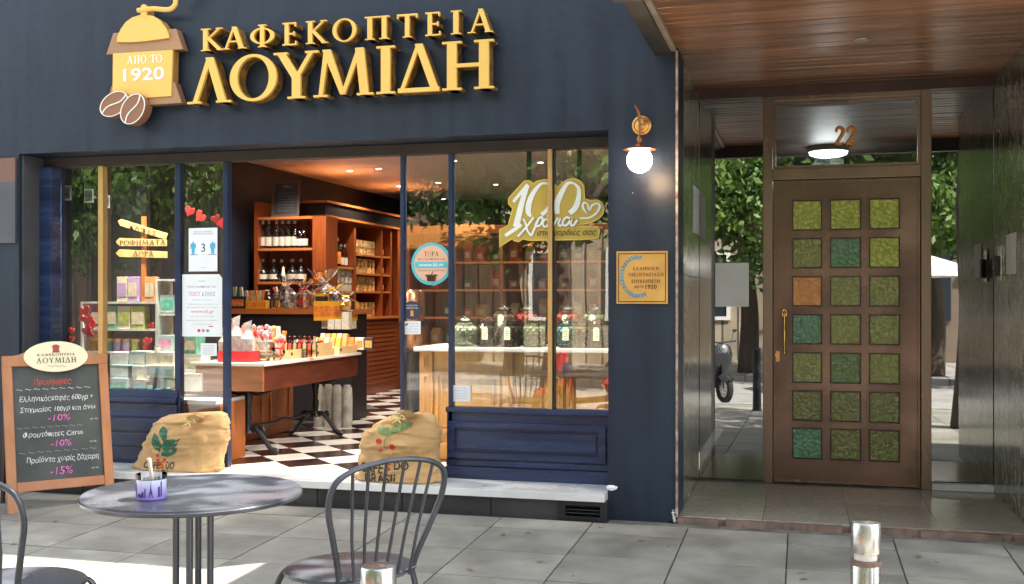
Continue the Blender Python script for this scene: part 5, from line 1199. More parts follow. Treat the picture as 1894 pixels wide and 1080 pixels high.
# section 1 of the wall cabinet
for k in range(5): P_or.put((XU-.10, pys[0]+.12+.115*k, sec1[0]+.001), 'dark bottle with orange label, %s in the row in the wall cabinet'%ORD[k], 'orange labelled bottles', scale=1.25)
for k in range(3): P_cl.put((XU-.1, pys[0]+.12+.115*(5+k), sec1[0]+.001), 'pale bottle, %s after the orange labelled bottles in the wall cabinet'%ORD[k], 'pale bottles in the cabinet', scale=1.0)
# tins and jars
def jarp(nm, lab, col, r, h, mc, cat='jar', n=12):
    t = thing(nm, lab, cat, (0,0,0)); q = B(); q.lathe([(0,0),(r,.001),(r,h*.78),(r*.9,h*.82)], (0,0,0), n); q.build('body', col, t, True, world=False)
    q = B(); q.lathe([(r*.95,h*.8),(r*.97,h),(0,h+.001)], (0,0,0), n); q.build('lid', mc, t, True, world=False); return t
M_j1 = mat('amber_jar', (.50,.30,.11), .3, var=.6, vscale=30, rnd=.35, coat=.3)
P_jar = Proto(jarp('spice_jar','x',M_j1,.048,.095,M_gcap)); P_tin = Proto(jarp('round_tin','x',mat('pale_tin',(.45,.42,.33),.4,var=.2,vscale=30,rnd=.2),.055,.10,M_cap,'tin'))
jn = ['top','second','third','bottom']
gap = (pys[2]-pys[1]-.1)
for s, z in enumerate(sec2):
    for lv in range(2):
        for k in range(6):
            P_jar.put((XU-.09, pys[1]+.13+gap/6.3*k, (z if s < 3 else 1.33)+.001+.097*lv), 'small amber jar, %s in the %s row of the %s jar shelf'%(ORD[k], ('lower','upper')[lv], jn[s]), 'jars in the wall cabinet', scale=.98)
for lv in range(3):
    for k in range(4): P_tin.put((XU-.09, pys[0]+.5+.13*k, 1.661+.101*lv), 'pale round tin, %s in layer %s of the cabinet tin stack'%(ORD[k], ('one','two','three')[lv]), 'tins in the wall cabinet')
for k, z in enumerate((2.151,1.901,1.671)): P_or.put((XU-.08, (pys[2]+pys[3])/2+.05, z), 'single dark bottle on the %s narrow shelf by the right upright'%(('top','middle','lower')[k]), 'orange labelled bottles', scale=.6)

# ------------------------------------------------------------------ display counter in the middle with goods
YC = 10.2; cxa = PY(400,575,YC).x; cxb = PY(655,575,YC).x; zc = PY(500,571,YC).z
dc = thing('display_counter', 'dark display counter with orange wooden top board behind the marble table', 'counter', (cxa, YC, SILL))
q = B(); q.box(cxa, cxb, YC, YC+.5, zc-.055, zc); q.build('top_board', M_trim, dc, bevel=.004)
q = B(); q.box(cxa+.05, cxb-.05, YC+.06, YC+.45, SILL, zc-.056); q.build('body', mat('counter_dark_body',(.012,.010,.012),.5), dc)
q = B(); q.box(cxb-.35, cxb, YC-.02, YC+.059, zc-.2, zc-.12); q.build('cross_board', M_lab, dc)
def carton(label, px0, px1, py0, py1, Y, zb_, dep, m, flap=None, cat='box', grp=None, name='carton_box', rz=0):
    A = PY(px0, py1, Y); C = PY(px1, py0, Y); h = C.z-A.z; w_ = C.x-A.x
    t = thing(name, label, cat, ((A.x+C.x)/2, Y+dep/2, zb_+.001), rz, grp)
    q = B(); q.box(-w_/2, w_/2, -dep/2, dep/2, 0, h); q.build('box_body', m, t, world=False, bevel=.003)
    q = B(); q.box(-w_/2+.008, w_/2-.008, -dep/2-.002, -dep/2-.0003, h*.2, h*.75); q.build('printed_panel', flap or M_lab, t, world=False); return t, w_, h
M_yel = mat('yellow_card', (.80,.42,.02), .5, var=.08, vscale=9); M_blk = mat('black_card', (.03,.025,.03), .5); M_org = mat('orange_card',(.72,.22,.03),.5,var=.3,vscale=20)
carton('dark carton with striped packets at the left end of the display counter', 424, 452, 548, 571, YC, zc, .14, M_blk, M_labo)
carton('bright yellow open carton of orange sachets on the display counter', 454, 492, 556, 571, YC, zc, .14, M_yel, M_org)
for k in range(6):
    A = PY(457+5.8*k, 560, YC+.05); q = B(); q.obox((A.x, YC+.05, zc+.12), (.03,.02,.14), Matrix.Rotation(.15*(k%3-1),3,'Y')); tag(q.build('sachet', M_labo if k%2 else M_lab), ('orange' if k%2 else 'cream')+' sachet, %s from left standing in the yellow carton'%ORD[k], 'sachet', 'sachets in the yellow carton')
for k in range(4):
    A = PY(428+6*k, 560, YC+.06); q = B(); q.obox((A.x, YC+.07, zc+.17), (.03,.02,.12), Matrix.Rotation(.1*(k%3-1),3,'Y')); tag(q.build('sachet', M_lab if k%2 else M_green), ('cream' if k%2 else 'green')+' stick packet, %s from left in the dark carton'%ORD[k], 'sachet', 'packets in the dark carton')
t = thing('pump_bottle', 'small dark sanitiser bottle with white pump on the display counter', 'bottle', (PY(497,571,YC+.1).x, YC+.1, zc+.001))
q = B(); q.lathe([(0,0),(.03,.001),(.031,.11),(.012,.13),(.012,.145)], (0,0,0), 14); q.build('bottle_body', mat('blue_black_plastic',(.02,.03,.06),.25), t, True, world=False)
q = B(); q.lathe([(.013,.145),(.014,.165),(.004,.167),(.004,.19)], (0,0,0), 10); q.tube([(.006,0,.19),(-.035,0,.19),(-.042,0,.18)], .006, 6); q.build('pump', M_white, t, True, world=False)
# cellophane gift bags
M_cel = glass('cellophane', 1.45, (.9,.88,.86), rough=.12, minref=.16)
def giftbag(label, px, py, Y, zb_, h, w_, mc, mtie, n=9):
    X = PY(px, py, Y).x; t = thing('gift_bag', label, 'gift bag', (X, Y, zb_+.001)); r0 = w_/2
    q = B(); N = 18; hs_ = [(0,.8),(.05,1),(.5,1.0),(.62,.55),(.66,.25),(.7,.22),(.8,.6),(1,1.05)]
    for hh_, rr in hs_:
        for j in range(N): a = 2*pi*j/N; f_ = 1+(.18*sin(5*a+px)+.1*sin(8*a))*(1 if hh_ > .6 else .25); q.v.append((r0*rr*f_*cos(a), r0*.7*rr*f_*sin(a), h*hh_*(1+.06*sin(3*a+px)*(hh_ > .9))))
    for i in range(len(hs_)-1):
        for j in range(N): q.f.append((i*N+j, i*N+(j+1)%N, (i+1)*N+(j+1)%N, (i+1)*N+j))
    q.build('cellophane_wrap', M_cel, t, world=False)
    q = B(); q.tube([(r0*.27*cos(a), r0*.2*sin(a), h*.67) for a in [2*pi*i/12 for i in range(12)]], .007, 6, closed=True)
    for sg in (-1,1): q.tube([(0,-r0*.2,h*.67),(sg*.03,-r0*.35,h*.71),(sg*.05,-r0*.3,h*.66)], .006, 5)
    q.build('ribbon', mtie, t, world=False)
    for k in range(n):
        q = B(); q.ico((random.uniform(-.5,.5)*r0, random.uniform(-.4,.4)*r0*.7, h*(.06+.42*(k+.5)/n)), w_*.17, 1, (1,.8,.8), .1); q.build('sweet', mc[k % len(mc)], t, world=False)
    return t
M_sw = mat('white_wrapper', (.48,.44,.40), .35, var=.3, vscale=30, coat=.4); M_rw = mat('red_wrapper', (.62,.03,.03), .3, coat=.5); M_gw = mat('gold_wrapper', (.80,.48,.10), .25, metal=.7); M_pw = mat('pink_wrapper', (.60,.26,.26), .35, coat=.4); M_bw2 = mat('black_wrapper', (.02,.02,.03), .25, coat=.5)
M_ow = mat('orange_wrapper', (.75,.28,.08), .35, coat=.4); M_cw = mat('caramel_wrapper', (.50,.27,.12), .35, coat=.4)
giftbag('cellophane gift bag of white sweets in the middle of the display counter', 530, 571, YC+.08, zc, .34, .19, [M_sw, M_sw, M_bw2], M_sw, 14)
giftbag('small cellophane bag of white sweets beside the sanitiser bottle', 515, 571, YC+.18, zc, .22, .13, [M_sw, M_cw], M_sw)
giftbag('cellophane gift bag of red and gold sweets on the display counter', 563, 571, YC+.08, zc, .30, .20, [M_rw, M_gw, M_rw], M_rw, 16)
carton('wide yellow carton with red print on the display counter', 580, 640, 556, 592, YC-.12, zc-.12, .3, M_yel, M_org)
carton('yellow box stacked on the wide yellow carton', 582, 608, 536, 556, YC-.05, zc+.045, .2, M_yel, M_blk)
giftbag('cellophane bag of dark sweets on top of the yellow cartons', 615, 556, YC, zc+.045, .22, .22, [M_bw2, M_cw], M_gw, 12)
giftbag('cellophane bag of yellow sweets at the right end of the display counter', 640, 572, YC-.2, zc-.02, .20, .18, [M_gw, M_yel], M_gw, 14)
giftbag('large hazy cellophane basket behind the yellow cartons', 600, 556, YC+.2, zc, .40, .30, [M_cw, M_sw], M_sw, 12)
for k, (x0, x1) in enumerate(((606,618),(619,631),(632,645))):
    carton('tall pale carton, %s of three under the yellow boxes'%ORD[k], x0, x1, 566 if k > 1 else 580, 598, YC-.35, zc-.2, .08, M_lab, M_lab, grp='tall pale cartons')

# ------------------------------------------------------------------ marble topped table with cast iron legs
TZ = 1.064; tx0, tx1, ty0, ty1 = -4.62, -3.98, 7.52, 9.42
mt = thing('marble_table', 'long marble topped table with dark wooden apron and ornate cast iron legs', 'table', (-4.3, 8.4, SILL))
q = B(); q.box(tx0, tx1, ty0, ty1, TZ-.025, TZ); q.build('marble_top', mat('cream_marble_top',(.70,.66,.58),.25,var=.1), mt, bevel=.004)
q = B(); q.box(tx0+.03, tx1-.03, ty0+.055, ty1-.03, TZ-.22, TZ-.026); q.build('apron', M_dwood, mt)
q = B(); q.box(tx0+.03, tx1-.03, ty0+.025, ty0+.054, TZ-.22, TZ-.026); q.build('end_board', mat('mid_apron_wood',(.34,.12,.035),.35,var=.25,vscale=3,stretch=(1,1,6),coat=.3), mt, bevel=.003)
for Yl in (7.85, 9.1):
    cxm = (tx0+tx1)/2
    q = B(); q.lathe([(.05,.17),(.035,.20),(.022,.24),(.032,.30),(.02,.34),(.028,.42),(.036,.46),(.02,.50),(.03,.53),(.045,.53)], (cxm, Yl, SILL), 14); lg = q.build('leg', M_iron, mt, True)
    for sg in (-1, 1):
        q = B(); q.tube(catmull([(cxm,Yl,SILL+.19),(cxm+sg*.07,Yl,SILL+.20),(cxm+sg*.13,Yl,SILL+.14),(cxm+sg*.20,Yl,SILL+.05),(cxm+sg*.27,Yl,SILL+.02)],5), [.03,.028,.026,.024,.022,.022,.022,.022,.022,.02,.02,.02,.02,.02,.022,.022,.024,.026,.028,.024,.018], 8); q.build('scroll_foot', M_iron, lg, True)
        q = B(); sp_ = [(cxm+sg*(.11+.035*(1-k/16)*cos(k*.75)), Yl, SILL+.19+.035*(1-k/16)*sin(k*.75)) for k in range(14)]; q.tube(sp_, .011, 6); q.build('scroll', M_iron, lg, True)
        q = B(); q.tube(catmull([(cxm,Yl,SILL+.50),(cxm+sg*.08,Yl,SILL+.48),(cxm+sg*.17,Yl,SILL+.50),(cxm+sg*.22,Yl,SILL+.525)],5), .015, 6); q.build('bracket', M_iron, lg, True)
q = B(); q.tube([((tx0+tx1)/2, 7.85, SILL+.22), ((tx0+tx1)/2, 8.3, SILL+.205), ((tx0+tx1)/2, 8.45, SILL+.225),((tx0+tx1)/2, 8.6, SILL+.205), ((tx0+tx1)/2, 9.1, SILL+.22)], .012, 8); q.build('stretcher', M_iron, mt, True)
q = B(); q.box((tx0+tx1)/2-.03,(tx0+tx1)/2+.03, 7.7, 9.25, SILL+.515, SILL+.535); q.build('stretcher', M_iron, mt)
# orange cabinet behind the table
cbn = thing('low_cabinet', 'orange wooden low cabinet with raised panels behind the marble table', 'cabinet', (-4.9, 8.0, SILL))
q = B(); q.box(-5.7, -4.70, 7.75, 9.45, SILL, .93); q.build('carcass', M_wood2 if 0 else mat('orange_cabinet_wood',(.42,.13,.03),.35,col2=(.30,.085,.02),vscale=3,stretch=(3,3,1),coat=.3), cbn)
M_ocw = MATS['orange_cabinet_wood']
for (y0, y1) in ((7.85,8.28),(8.42,8.85),(8.98,9.38)):
    q = B(); fx = lambda a, c, d=0: (-4.70+.018-d, a, c); frame(q, y0, y1, .42, .86, .035, fx, 0, .0175); q.build('panel_moulding', M_ocw, cbn, bevel=.004)
for (x0, x1) in ((-5.6,-5.2),(-5.12,-4.75)): q = B(); frame(q, x0, x1, .42, .86, .035, fY(7.732), 0, .0175); q.build('panel_moulding', M_ocw, cbn, bevel=.004)
# sacks of goods under the far end of the table
for k in range(4):
    q = B(); q.lathe([(.045,0),(.05,.05),(.052,.3),(.046,.38),(.03,.41),(0,.41)], (-4.56+.098*k, 9.72+.015*(k%2), SILL+.001), 12); tag(q.build('paper_sack', mat('pale_sack',(.40,.39,.35),.8,var=.25,vscale=14,bump=.4,bscale=15), None, True), 'pale upright paper sack, %s from left on the floor behind the table'%ORD[k], 'sack', 'paper sacks under the table')

# ---- goods on the table
T1 = TZ+.001
M_redc = mat('red_card', (.68,.025,.03), .4); M_kraft = mat('kraft_box', (.62,.42,.20), .6, var=.08)
q = B(); rb = thing('red_box', 'open red box on the left end of the marble table', 'box', (-4.29, 7.68, TZ))
for (a0,a1,b0,b1) in ((-.14,.14,-.08,-.075),(-.14,.14,.075,.08),(-.14,-.135,-.0745,.0745),(.135,.14,-.0745,.0745)):
    q = B(); q.box(a0,a1,b0,b1,.004,.085); q.build('side', M_redc, rb, world=False)
q = B(); q.box(-.14,.14,-.08,.08,0,.0035); q.build('bottom', M_redc, rb, world=False); rb.location.z = T1
for k in range(5):
    q = B(); x, y = -4.40+.05*k, 7.67+.03*(k % 2); h_ = .26+.04*(k%3)
    q.v = [(x-.045,y-.02,TZ+.012),(x+.045,y-.02,TZ+.012),(x+.045,y+.02,TZ+.012),(x-.045,y+.02,TZ+.012),(x-.05,y-.025,TZ+h_*.6),(x+.05,y-.025,TZ+h_*.6),(x+.05,y+.025,TZ+h_*.6),(x-.05,y+.025,TZ+h_*.6),(x-.02,y,TZ+h_*.82),(x+.02,y,TZ+h_*.82),(x-.05,y+.003,TZ+h_),(x+.03,y+.003,TZ+h_+.03)]
    q.f = [(0,1,2,3),(0,1,5,4),(1,2,6,5),(2,3,7,6),(3,0,4,7),(4,5,9,8),(6,7,8,9),(5,6,9),(7,4,8),(8,9,11,10)]
    tag(q.build('sweet_packet', [M_sw, M_pw][k % 2]), '%s wrapped sweet packet, %s from left in the red box'%(['white','pink'][k % 2], ORD[k]), 'packet', 'packets in the red box')
def bowl(label, x, y, r, stks, seed):
    t = thing('glass_bowl', label, 'bowl', (x, y, T1))
    q = B(); q.lathe([(r*.5,0),(r*.55,.006),(r*.5,.015),(r*.85,r*.45),(r,r*.85),(r*.95,r*1.3),(r*.78,r*1.55),(r*.8,r*1.6)], (0,0,0), 20); q.build('bowl_glass', M_cl, t, True, world=False)
    q = B(); q.lathe([(0,.02),(r*.75,r*.5),(r*.85,r*.8),(0,r*.95)], (0,0,0), 14); q.build('candy_fill', mat('candy_fill',(.55,.36,.22),.5,var=.5,vscale=60,bump=.8,bscale=60), t, world=False)
    t2 = []
    for k in range(stks):
        a = random.uniform(0, 2*pi); rr = random.uniform(.2,.95)*r; dx, dy = cos(a), sin(a)
        p0 = Vector((x+dx*rr*.3, y+dy*rr*.3, T1+r*.7)); p1 = Vector((x+dx*rr*1.15, y+dy*rr, T1+r*random.uniform(1.9,2.9)))
        lp = thing('lollipop', '', 'lollipop', tuple(p0)); q = B(); q.tube([p0,p1], .0028, 5); q.build('stick', M_white, lp)
        cN, mc = random.choice((('pink',M_pw),('red',M_rw),('white',M_sw),('orange',M_ow),('red',M_rw),('pink',M_pw)))
        q = B(); q.ico(tuple(p1), .022, 1, (1,.6,1.2), .08); q.build('wrapped_head', mc, lp)
        lp['label'] = '%s wrapped lollipop sticking out of the %s glass bowl'%(cN, seed); lp['group'] = 'lollipops in the %s glass bowl'%seed
bowl('large round glass bowl full of wrapped lollipops on the marble table', -4.16, 7.84, .095, 26, 'large')
bowl('smaller glass bowl of sweets with a red ribbon beside the larger bowl', -4.12, 8.0, .065, 14, 'smaller')
q = B(); q.tube([(-4.12+.057*cos(a), 8.0+.057*sin(a), T1+.095) for a in [2*pi*i/16 for i in range(16)]], .008, 6, closed=True); q.tube([(-4.07,7.95,T1+.095),(-4.055,7.94,T1+.05),(-4.05,7.93,T1+.01)], .006, 5); tag(q.build('ribbon', M_redc), 'red ribbon tied round the smaller glass bowl', 'ribbon')
def tray(label, x0, x1, y0, y1, z, h):
    t = thing('wooden_tray', label, 'tray', ((x0+x1)/2, (y0+y1)/2, z))
    for a in ((x0,x1,y0,y0+.008),(x0,x1,y1-.008,y1),(x0,x0+.008,y0+.0085,y1-.0085),(x1-.008,x1,y0+.0085,y1-.0085)):
        q = B(); q.box(*a, z+.005, z+h); q.build('side', M_kraft, t)
    q = B(); q.box(x0,x1,y0,y1,z,z+.0045); q.build('bottom', M_kraft, t)
    q = B(); q.prism([(y0+.04+.02*cos(a), z+h*.55+.015*sin(a)) for a in [2*pi*i/10 for i in range(10)]], lambda a, c, d=0: (x1+.0006-d, a, c), 0, .0005); q.build('mark', M_blk, t)
    return t
tray('long pale wooden tray of wrapped wafer sticks at the middle of the table', -4.55, -4.06, 8.10, 8.42, T1, .075)
tray('lower of two stacked pale wooden trays near the table middle', -4.30, -4.0, 8.47, 8.85, T1, .06)
tray('upper of two stacked pale wooden trays with foil sweets', -4.30, -4.0, 8.45, 8.80, T1+.061, .055)
tray('pale wooden tray of orange packets at the far end of the table', -4.30, -4.0, 8.95, 9.35, T1, .07)
for k in range(14):
    x = -4.50+.055*(k % 7); y = 8.12+.09*(k//7)+random.uniform(-.01,.01); h_ = random.uniform(.20,.27)
    q = B(); q.obox((x, y, T1+.01+h_/2), (.034,.024,h_), Matrix.Rotation(random.uniform(-.12,.12),3,'Y')); tag(q.build('wafer_stick', random.choice((M_cw,M_lab,M_ow,M_lab)), bevel=.004), 'upright wrapped wafer packet, %s from left in the %s row of the long tray'%(ORD[k % 7], ('front','back')[k//7]), 'packet', 'wafer packets in the long tray')
for k in range(6):
    P = (PY(538+9*k, 600, 8.36).x, 8.34, T1+.005); q = B(); q.lathe([(0,0),(.026,.002),(.027,.10),(.012,.14),(.012,.17),(.015,.172),(0,.18)], P, 10)
    tag(q.build('syrup_bottle', [M_pk, M_cl][k % 2], None, True), '%s small syrup bottle, %s from left behind the wooden trays'%(['red','clear'][k % 2], ORD[k]), 'bottle', 'small syrup bottles')
for k in range(16):
    q = B(); q.ico((-4.26+.055*(k % 5)+random.uniform(-.01,.01), 8.5+.075*(k//5), T1+.061+.055+random.uniform(-.005,.012)), .028, 1, (1,1,.8), .12)
    c_ = ['black','silver','red'][k % 3]; tag(q.build('foil_sweet', [M_bw2, M_cap, M_rw][k % 3]), '%s foil wrapped sweet, %s along the %s row in the upper tray'%(c_, ORD[k % 5], ORD[k//5]), 'sweet', '%s foil sweets in the upper tray'%c_)
for k in range(10):
    q = B(); q.obox((-4.27+.055*(k % 5), 9.05+.15*(k//5), T1+.08+.03*(k//5)), (.045,.05,.13), Matrix.Rotation(-.25,3,'X')); c_ = ['orange','yellow','cream'][k % 3]
    tag(q.build('packet', [M_ow, M_yel, M_lab][k % 3], bevel=.004), '%s packet, %s from left in the %s row of the far tray'%(c_, ORD[k % 5], ('front','back')[k//5]), 'packet', '%s packets in the far tray'%c_)
for k in range(3):
    carton('upright display card carton, %s behind the far tray'%ORD[k], 640+17*k, 655+17*k, 602, 625, 9.36, T1+.02, .04, [M_ow, M_lab, M_blk][k], M_labo)

# ------------------------------------------------------------------ right counter
YK = 8.02; kx0 = PY(778, 700, YK).x
kt = thing('sales_counter', 'honey coloured wooden shop counter with white marble top and panelled front', 'counter', (-2, YK, SILL))
zk = PY(900,643,YK-.06).z
q = B(); q.box(PY(765,645,YK-.06).x, -.96, YK-.07, YK+.65, zk-.035, zk); q.build('marble_top', M_marble, kt, bevel=.008)
q = B(); q.box(kx0, -.96, YK, YK+.6, SILL, zk-.036); q.build('carcass', M_wood2, kt)
def pil(px0, px1):
    a = PY(px0,700,YK-.02).x; c = PY(px1,700,YK-.02).x
    q = B(); q.box(a, c, YK-.022, YK-.001, SILL, zk-.037); p_ = q.build('pilaster', M_wood2, kt, bevel=.003)
    m_ = (a+c)/2; w_ = (c-a)*.18; q = B(); frame(q, m_-w_, m_+w_, zk-.16, zk-.08, .008, fY(YK-.032), 0, .009); q.build('pilaster_block', M_wood2, p_, bevel=.002)
    q = B(); frame(q, a+.03, c-.03, SILL+.22, zk-.22, .01, fY(YK-.030), 0, .007); q.build('pilaster_moulding', M_wood2, p_, bevel=.002)
pil(776, 800); pil(930, 948); pil(1020, 1042)
for x0, x1 in ((803,928),(951,1017),(1045,1135)):
    a = PY(x0,700,YK).x; c = PY(x1,700,YK).x
    q = B(); frame(q, a+.01, c-.01, SILL+.20, zk-.19, .028, fY(YK-.014), 0, .013); q.build('panel_moulding', M_wood2, kt, bevel=.004)
    q = B(); frame(q, a+.06, c-.06, SILL+.25, zk-.24, .012, fY(YK-.010), 0, .009); q.build('panel_moulding', M_wood2, kt, bevel=.003)
q = B(); q.box(kx0, -.96, YK-.035, YK-.023, SILL, SILL+.12); q.build('plinth_board', M_wood2, kt, bevel=.003)
# sweet jars
M_jar = glass('sweet_jar_glass', 1.5, (.93,.96,.94), minref=.07); M_tagp = mat('jar_tag_paper', (.70,.78,.62), .6)
def candy(name, c): return mat(name, c, .5, var=.35, vscale=40, coat=.3, rnd=.1)
cands = {'white':candy('white_candy',(.72,.76,.62)), 'dark':candy('coffee_beans',(.045,.03,.022)), 'brown':candy('brown_candy',(.22,.11,.05)), 'teal':candy('teal_candy',(.10,.30,.30)), 'green':candy('green_candy',(.25,.33,.16)),'red':candy('red_candy',(.55,.05,.05))}
JR = {}
def sweetjar(label, x, y, z, kind, r=.095, h=.24, tagon=True):
    k = (kind, tagon)
    if k not in JR:
        t = thing('sweet_jar', label, 'jar', (0,0,0))
        q = B(); q.lathe([(r*.7,0),(r,.012),(r,h*.62),(r*.62,h*.76),(r*.62,h*.80)], (0,0,0), 24); q.build('jar_body', M_jar, t, True, world=False)
        q = B(); q.lathe([(r*.66,h*.80),(r*.68,h*.84),(r*.35,h*.90),(.01,h*.93),(.018,h*.97),(.0,h)], (0,0,0), 20); q.build('lid', M_jar, t, True, world=False)
        q = B(); random.seed(hash(kind) % 97 if False else len(kind)*7)
        for lay_ in range(6):
            for j in range(9): a = 2*pi*(j+.5*lay_)/9; q.ico((cos(a)*r*.74, sin(a)*r*.74, .03+h*.095*lay_), r*.24, 1, (1,1,.8), .15)
        stuff(q.build('sweets', cands[kind], t, world=False))
        q = B(); q.lathe([(0,.015),(r*.6,.015),(r*.6,h*.55),(0,h*.55)], (0,0,0), 10); q.build('fill_core', cands[kind], t, world=False)
        if tagon:
            q = B(); q.prism([(-.024,-.05),(.024,-.05),(.024,.035),(.014,.05),(-.014,.05),(-.024,.035)], lambda a, c, d=0: (a, -r-.004+d, h*.45+c), 0, .002); tg = q.build('tag', M_tagp, t, world=False)
            q = B()
            for k_ in range(4): q.box(-.016,.016,-r-.0052,-r-.0041,h*.45+.015-.018*k_,h*.45+.019-.018*k_)
            q.build('tag_writing', M_gink, tg, world=False)
        JR[k] = Proto(t)
    JR[k].put((x, y, z), label, 'sweet jars on the counter')
Yj = YK+.13
for x, kd, tg, lb in ((860,'white',False,'large glass jar of white sweets at the left end of the counter'),(903,'dark',True,'tagged glass jar of dark beans left of the brass post'),(944,'dark',True,'tagged glass jar of dark beans right of the first tagged jar'),(988,'green',False,'glass jar of green sweets just left of the brass post'),
                      (1051,'teal',True,'tagged glass jar with teal sweets right of the brass post'),(1080,'brown',False,'untagged glass jar of brown sweets near the pillar'),(1107,'dark',True,'tagged glass jar of dark sweets beside the navy pillar')):
    sweetjar(lb, PY(x,640,Yj).x, Yj, zk+.001, kd, tagon=tg)
Yj2 = YK+.42
rs = thing('jar_riser', 'low dark wooden riser under the back row of counter jars', 'shelf', (-2, Yj2, zk)); q = B(); q.box(PY(880,600,Yj2).x, -1.0, Yj2-.12, Yj2+.12, zk+.071, zk+.09); q.build('riser_board', M_dwood, rs)
for x in (885, 1000, 1110): xq = PY(x,600,Yj2).x; q = B(); q.box(xq, xq+.02, Yj2-.1, Yj2+.1, zk+.001, zk+.0705); q.build('riser_leg', M_dwood, rs)
for x, kd, tg, lb in ((932,'brown',True,'tagged jar of brown sweets in the back row behind the dark bean jars'),(975,'red',False,'jar of red sweets in the back row left of the brass post'),(1050,'red',True,'tagged jar of red sweets in the back row'),(1100,'green',True,'tagged jar of green sweets in the back row by the pillar')):
    sweetjar(lb, PY(x,600,Yj2).x, Yj2, zk+.091, kd, tagon=tg)
# shelving behind the counter and coffee grinder
YB = 11.2
bsh = thing('back_shelving', 'dark brown wooden shelving with bottles and boxes behind the counter', 'shelf', (-3, YB, SILL))
bx0 = PY(752,500,YB).x; bx1 = -.97; zbt = PY(900,432,YB).z
q = B(); q.box(bx0, bx1, YB+.34, YB+.37, SILL, zbt); q.build('back_panel', M_wood, bsh)
q = B(); q.box(bx0-.03, bx1, YB-.03, YB+.37, zbt, zbt+.09); q.build('cornice', M_wood, bsh, bevel=.01)
shl = [zbt-.30*k for k in range(1,5)]
nU = 7; ux = [bx0+(bx1-bx0-.03)*k/(nU-1) for k in range(nU)]
for x in ux: q = B(); q.box(x, x+.03, YB, YB+.339, SILL, zbt-.001); q.build('upright', M_wood, bsh)
for i in range(nU-1):
    for z in shl: q = B(); q.box(ux[i]+.031, ux[i+1]-.001, YB+.005, YB+.338, z-.022, z); q.build('shelf_board', M_trim, bsh)
random.seed(21)
M_bag = {'brown':mat('brown_coffee_bag',(.20,.09,.04),.5), 'cream':mat('cream_coffee_bag',(.55,.45,.30),.5), 'green':mat('green_coffee_bag',(.06,.13,.07),.5), 'red':mat('red_coffee_bag',(.40,.05,.03),.5), 'golden':mat('golden_coffee_bag',(.55,.33,.08),.4)}
pb = {}
for i in range(nU-1):
    for s, z in enumerate(shl):
        wcell = ux[i+1]-ux[i]-.06; n_ = 3
        for k in range(n_):
            if random.random() < .12: continue
            c_ = random.choice(list(M_bag)); x = ux[i]+.06+wcell*(k+.5)/n_
            lb = '%s coffee bag on the %s shelf of bay %s behind the counter'%(c_, ('top','second','third','lowest')[s], ORD[i])
            if c_ not in pb:
                t = thing('coffee_bag', lb, 'bag', (0,0,0)); q = B(); w2 = .055
                q.v = [(-w2,-.04,0),(w2,-.04,0),(w2,.04,0),(-w2,.04,0),(-w2*1.04,-.045,.13),(w2*1.04,-.045,.13),(w2*1.04,.045,.13),(-w2*1.04,.045,.13),(-w2,-.006,.19),(w2,-.006,.19),(w2,.006,.19),(-w2,.006,.19)]
                q.f = [(3,2,1,0),(0,1,5,4),(1,2,6,5),(2,3,7,6),(3,0,4,7),(4,5,9,8),(5,6,10,9),(6,7,11,10),(7,4,8,11),(8,9,10,11)]
                q.build('bag_body', M_bag[c_], t, world=False, bevel=.003); q = B(); q.box(-.03,.03,-.0475,-.0455,.04,.10); q.build('bag_label', M_lab, t, world=False); pb[c_] = Proto(t)
            pb[c_].put((x, YB+.12+random.uniform(0,.05), z+.001), lb, 'coffee bags behind the counter', rz=random.uniform(-.3,.3), scale=(random.uniform(.7,1.15),1,random.uniform(.6,1.2)))
# roaster / grinder tower seen through the door pane
gx = PY(762,560,9.6).x
gt = thing('coffee_silo', 'tall copper coloured coffee silo behind the door glass', 'machine', (gx, 9.6, SILL))
q = B(); q.lathe([(.0,0),(.16,0),(.16,.04),(.10,.06),(.10,.75),(.0,.75)], (gx,9.6,SILL), 20); q.build('stand', M_dk, gt, True)
q = B(); q.lathe([(.05,.76),(.12,.86),(.12,1.3),(.10,1.33),(.0,1.34)], (gx,9.6,SILL), 24); q.build('hopper', mat('copper_silo',(.60,.30,.16),.25,metal=.8), gt, True)
q = B(); q.lathe([(.124,1.0),(.127,1.01),(.127,1.03),(.124,1.04)], (gx,9.6,SILL), 24); q.build('band', M_iron, gt, True)

# ------------------------------------------------------------------ left window display
YW = 7.62
M_ww = mat('whitewashed_wood', (.52,.54,.50), .6, var=.2, vscale=8)
def wunit(label, px0, px1, pys_, Y, dep):
    a = PY(px0,600,Y).x; c = PY(px1,600,Y).x; zs = [PY((px0+px1)/2, v, Y).z for v in pys_]
    t = thing('display_rack', label, 'rack', (a, Y, zs[-1]))
    for x in (a, c-.02): q = B(); q.box(x, x+.02, Y, Y+dep, zs[-1], zs[0]); q.build('side_panel', M_ww, t)
    for z in zs: q = B(); q.box(a+.0205, c-.0205, Y, Y+dep, z-.016, z); q.build('shelf_board', M_ww, t)
    return zs
q = B(); wb = PY(200, 731, 7.5).z
wp = thing('window_platform', 'pale display platform behind the left window glass', 'platform', (-5,7.6,SILL))
q.box(-5.65, PY(418,700,7.45).x, 7.30, 7.74, wb-.03, wb); q.build('top', M_ww, wp); q = B(); q.box(-5.65, PY(415,700,7.4).x, 7.34, 7.72, SILL, wb-.031); q.build('front_board', M_ocw, wp)
zsA = wunit('whitewashed display rack of tea boxes and jars in the left window', 149, 292, (558,608,650), YW, .22)
zsB = wunit('tall whitewashed display rack beside the narrow blue window post', 287, 330, (516,580,650), YW+.02, .22)
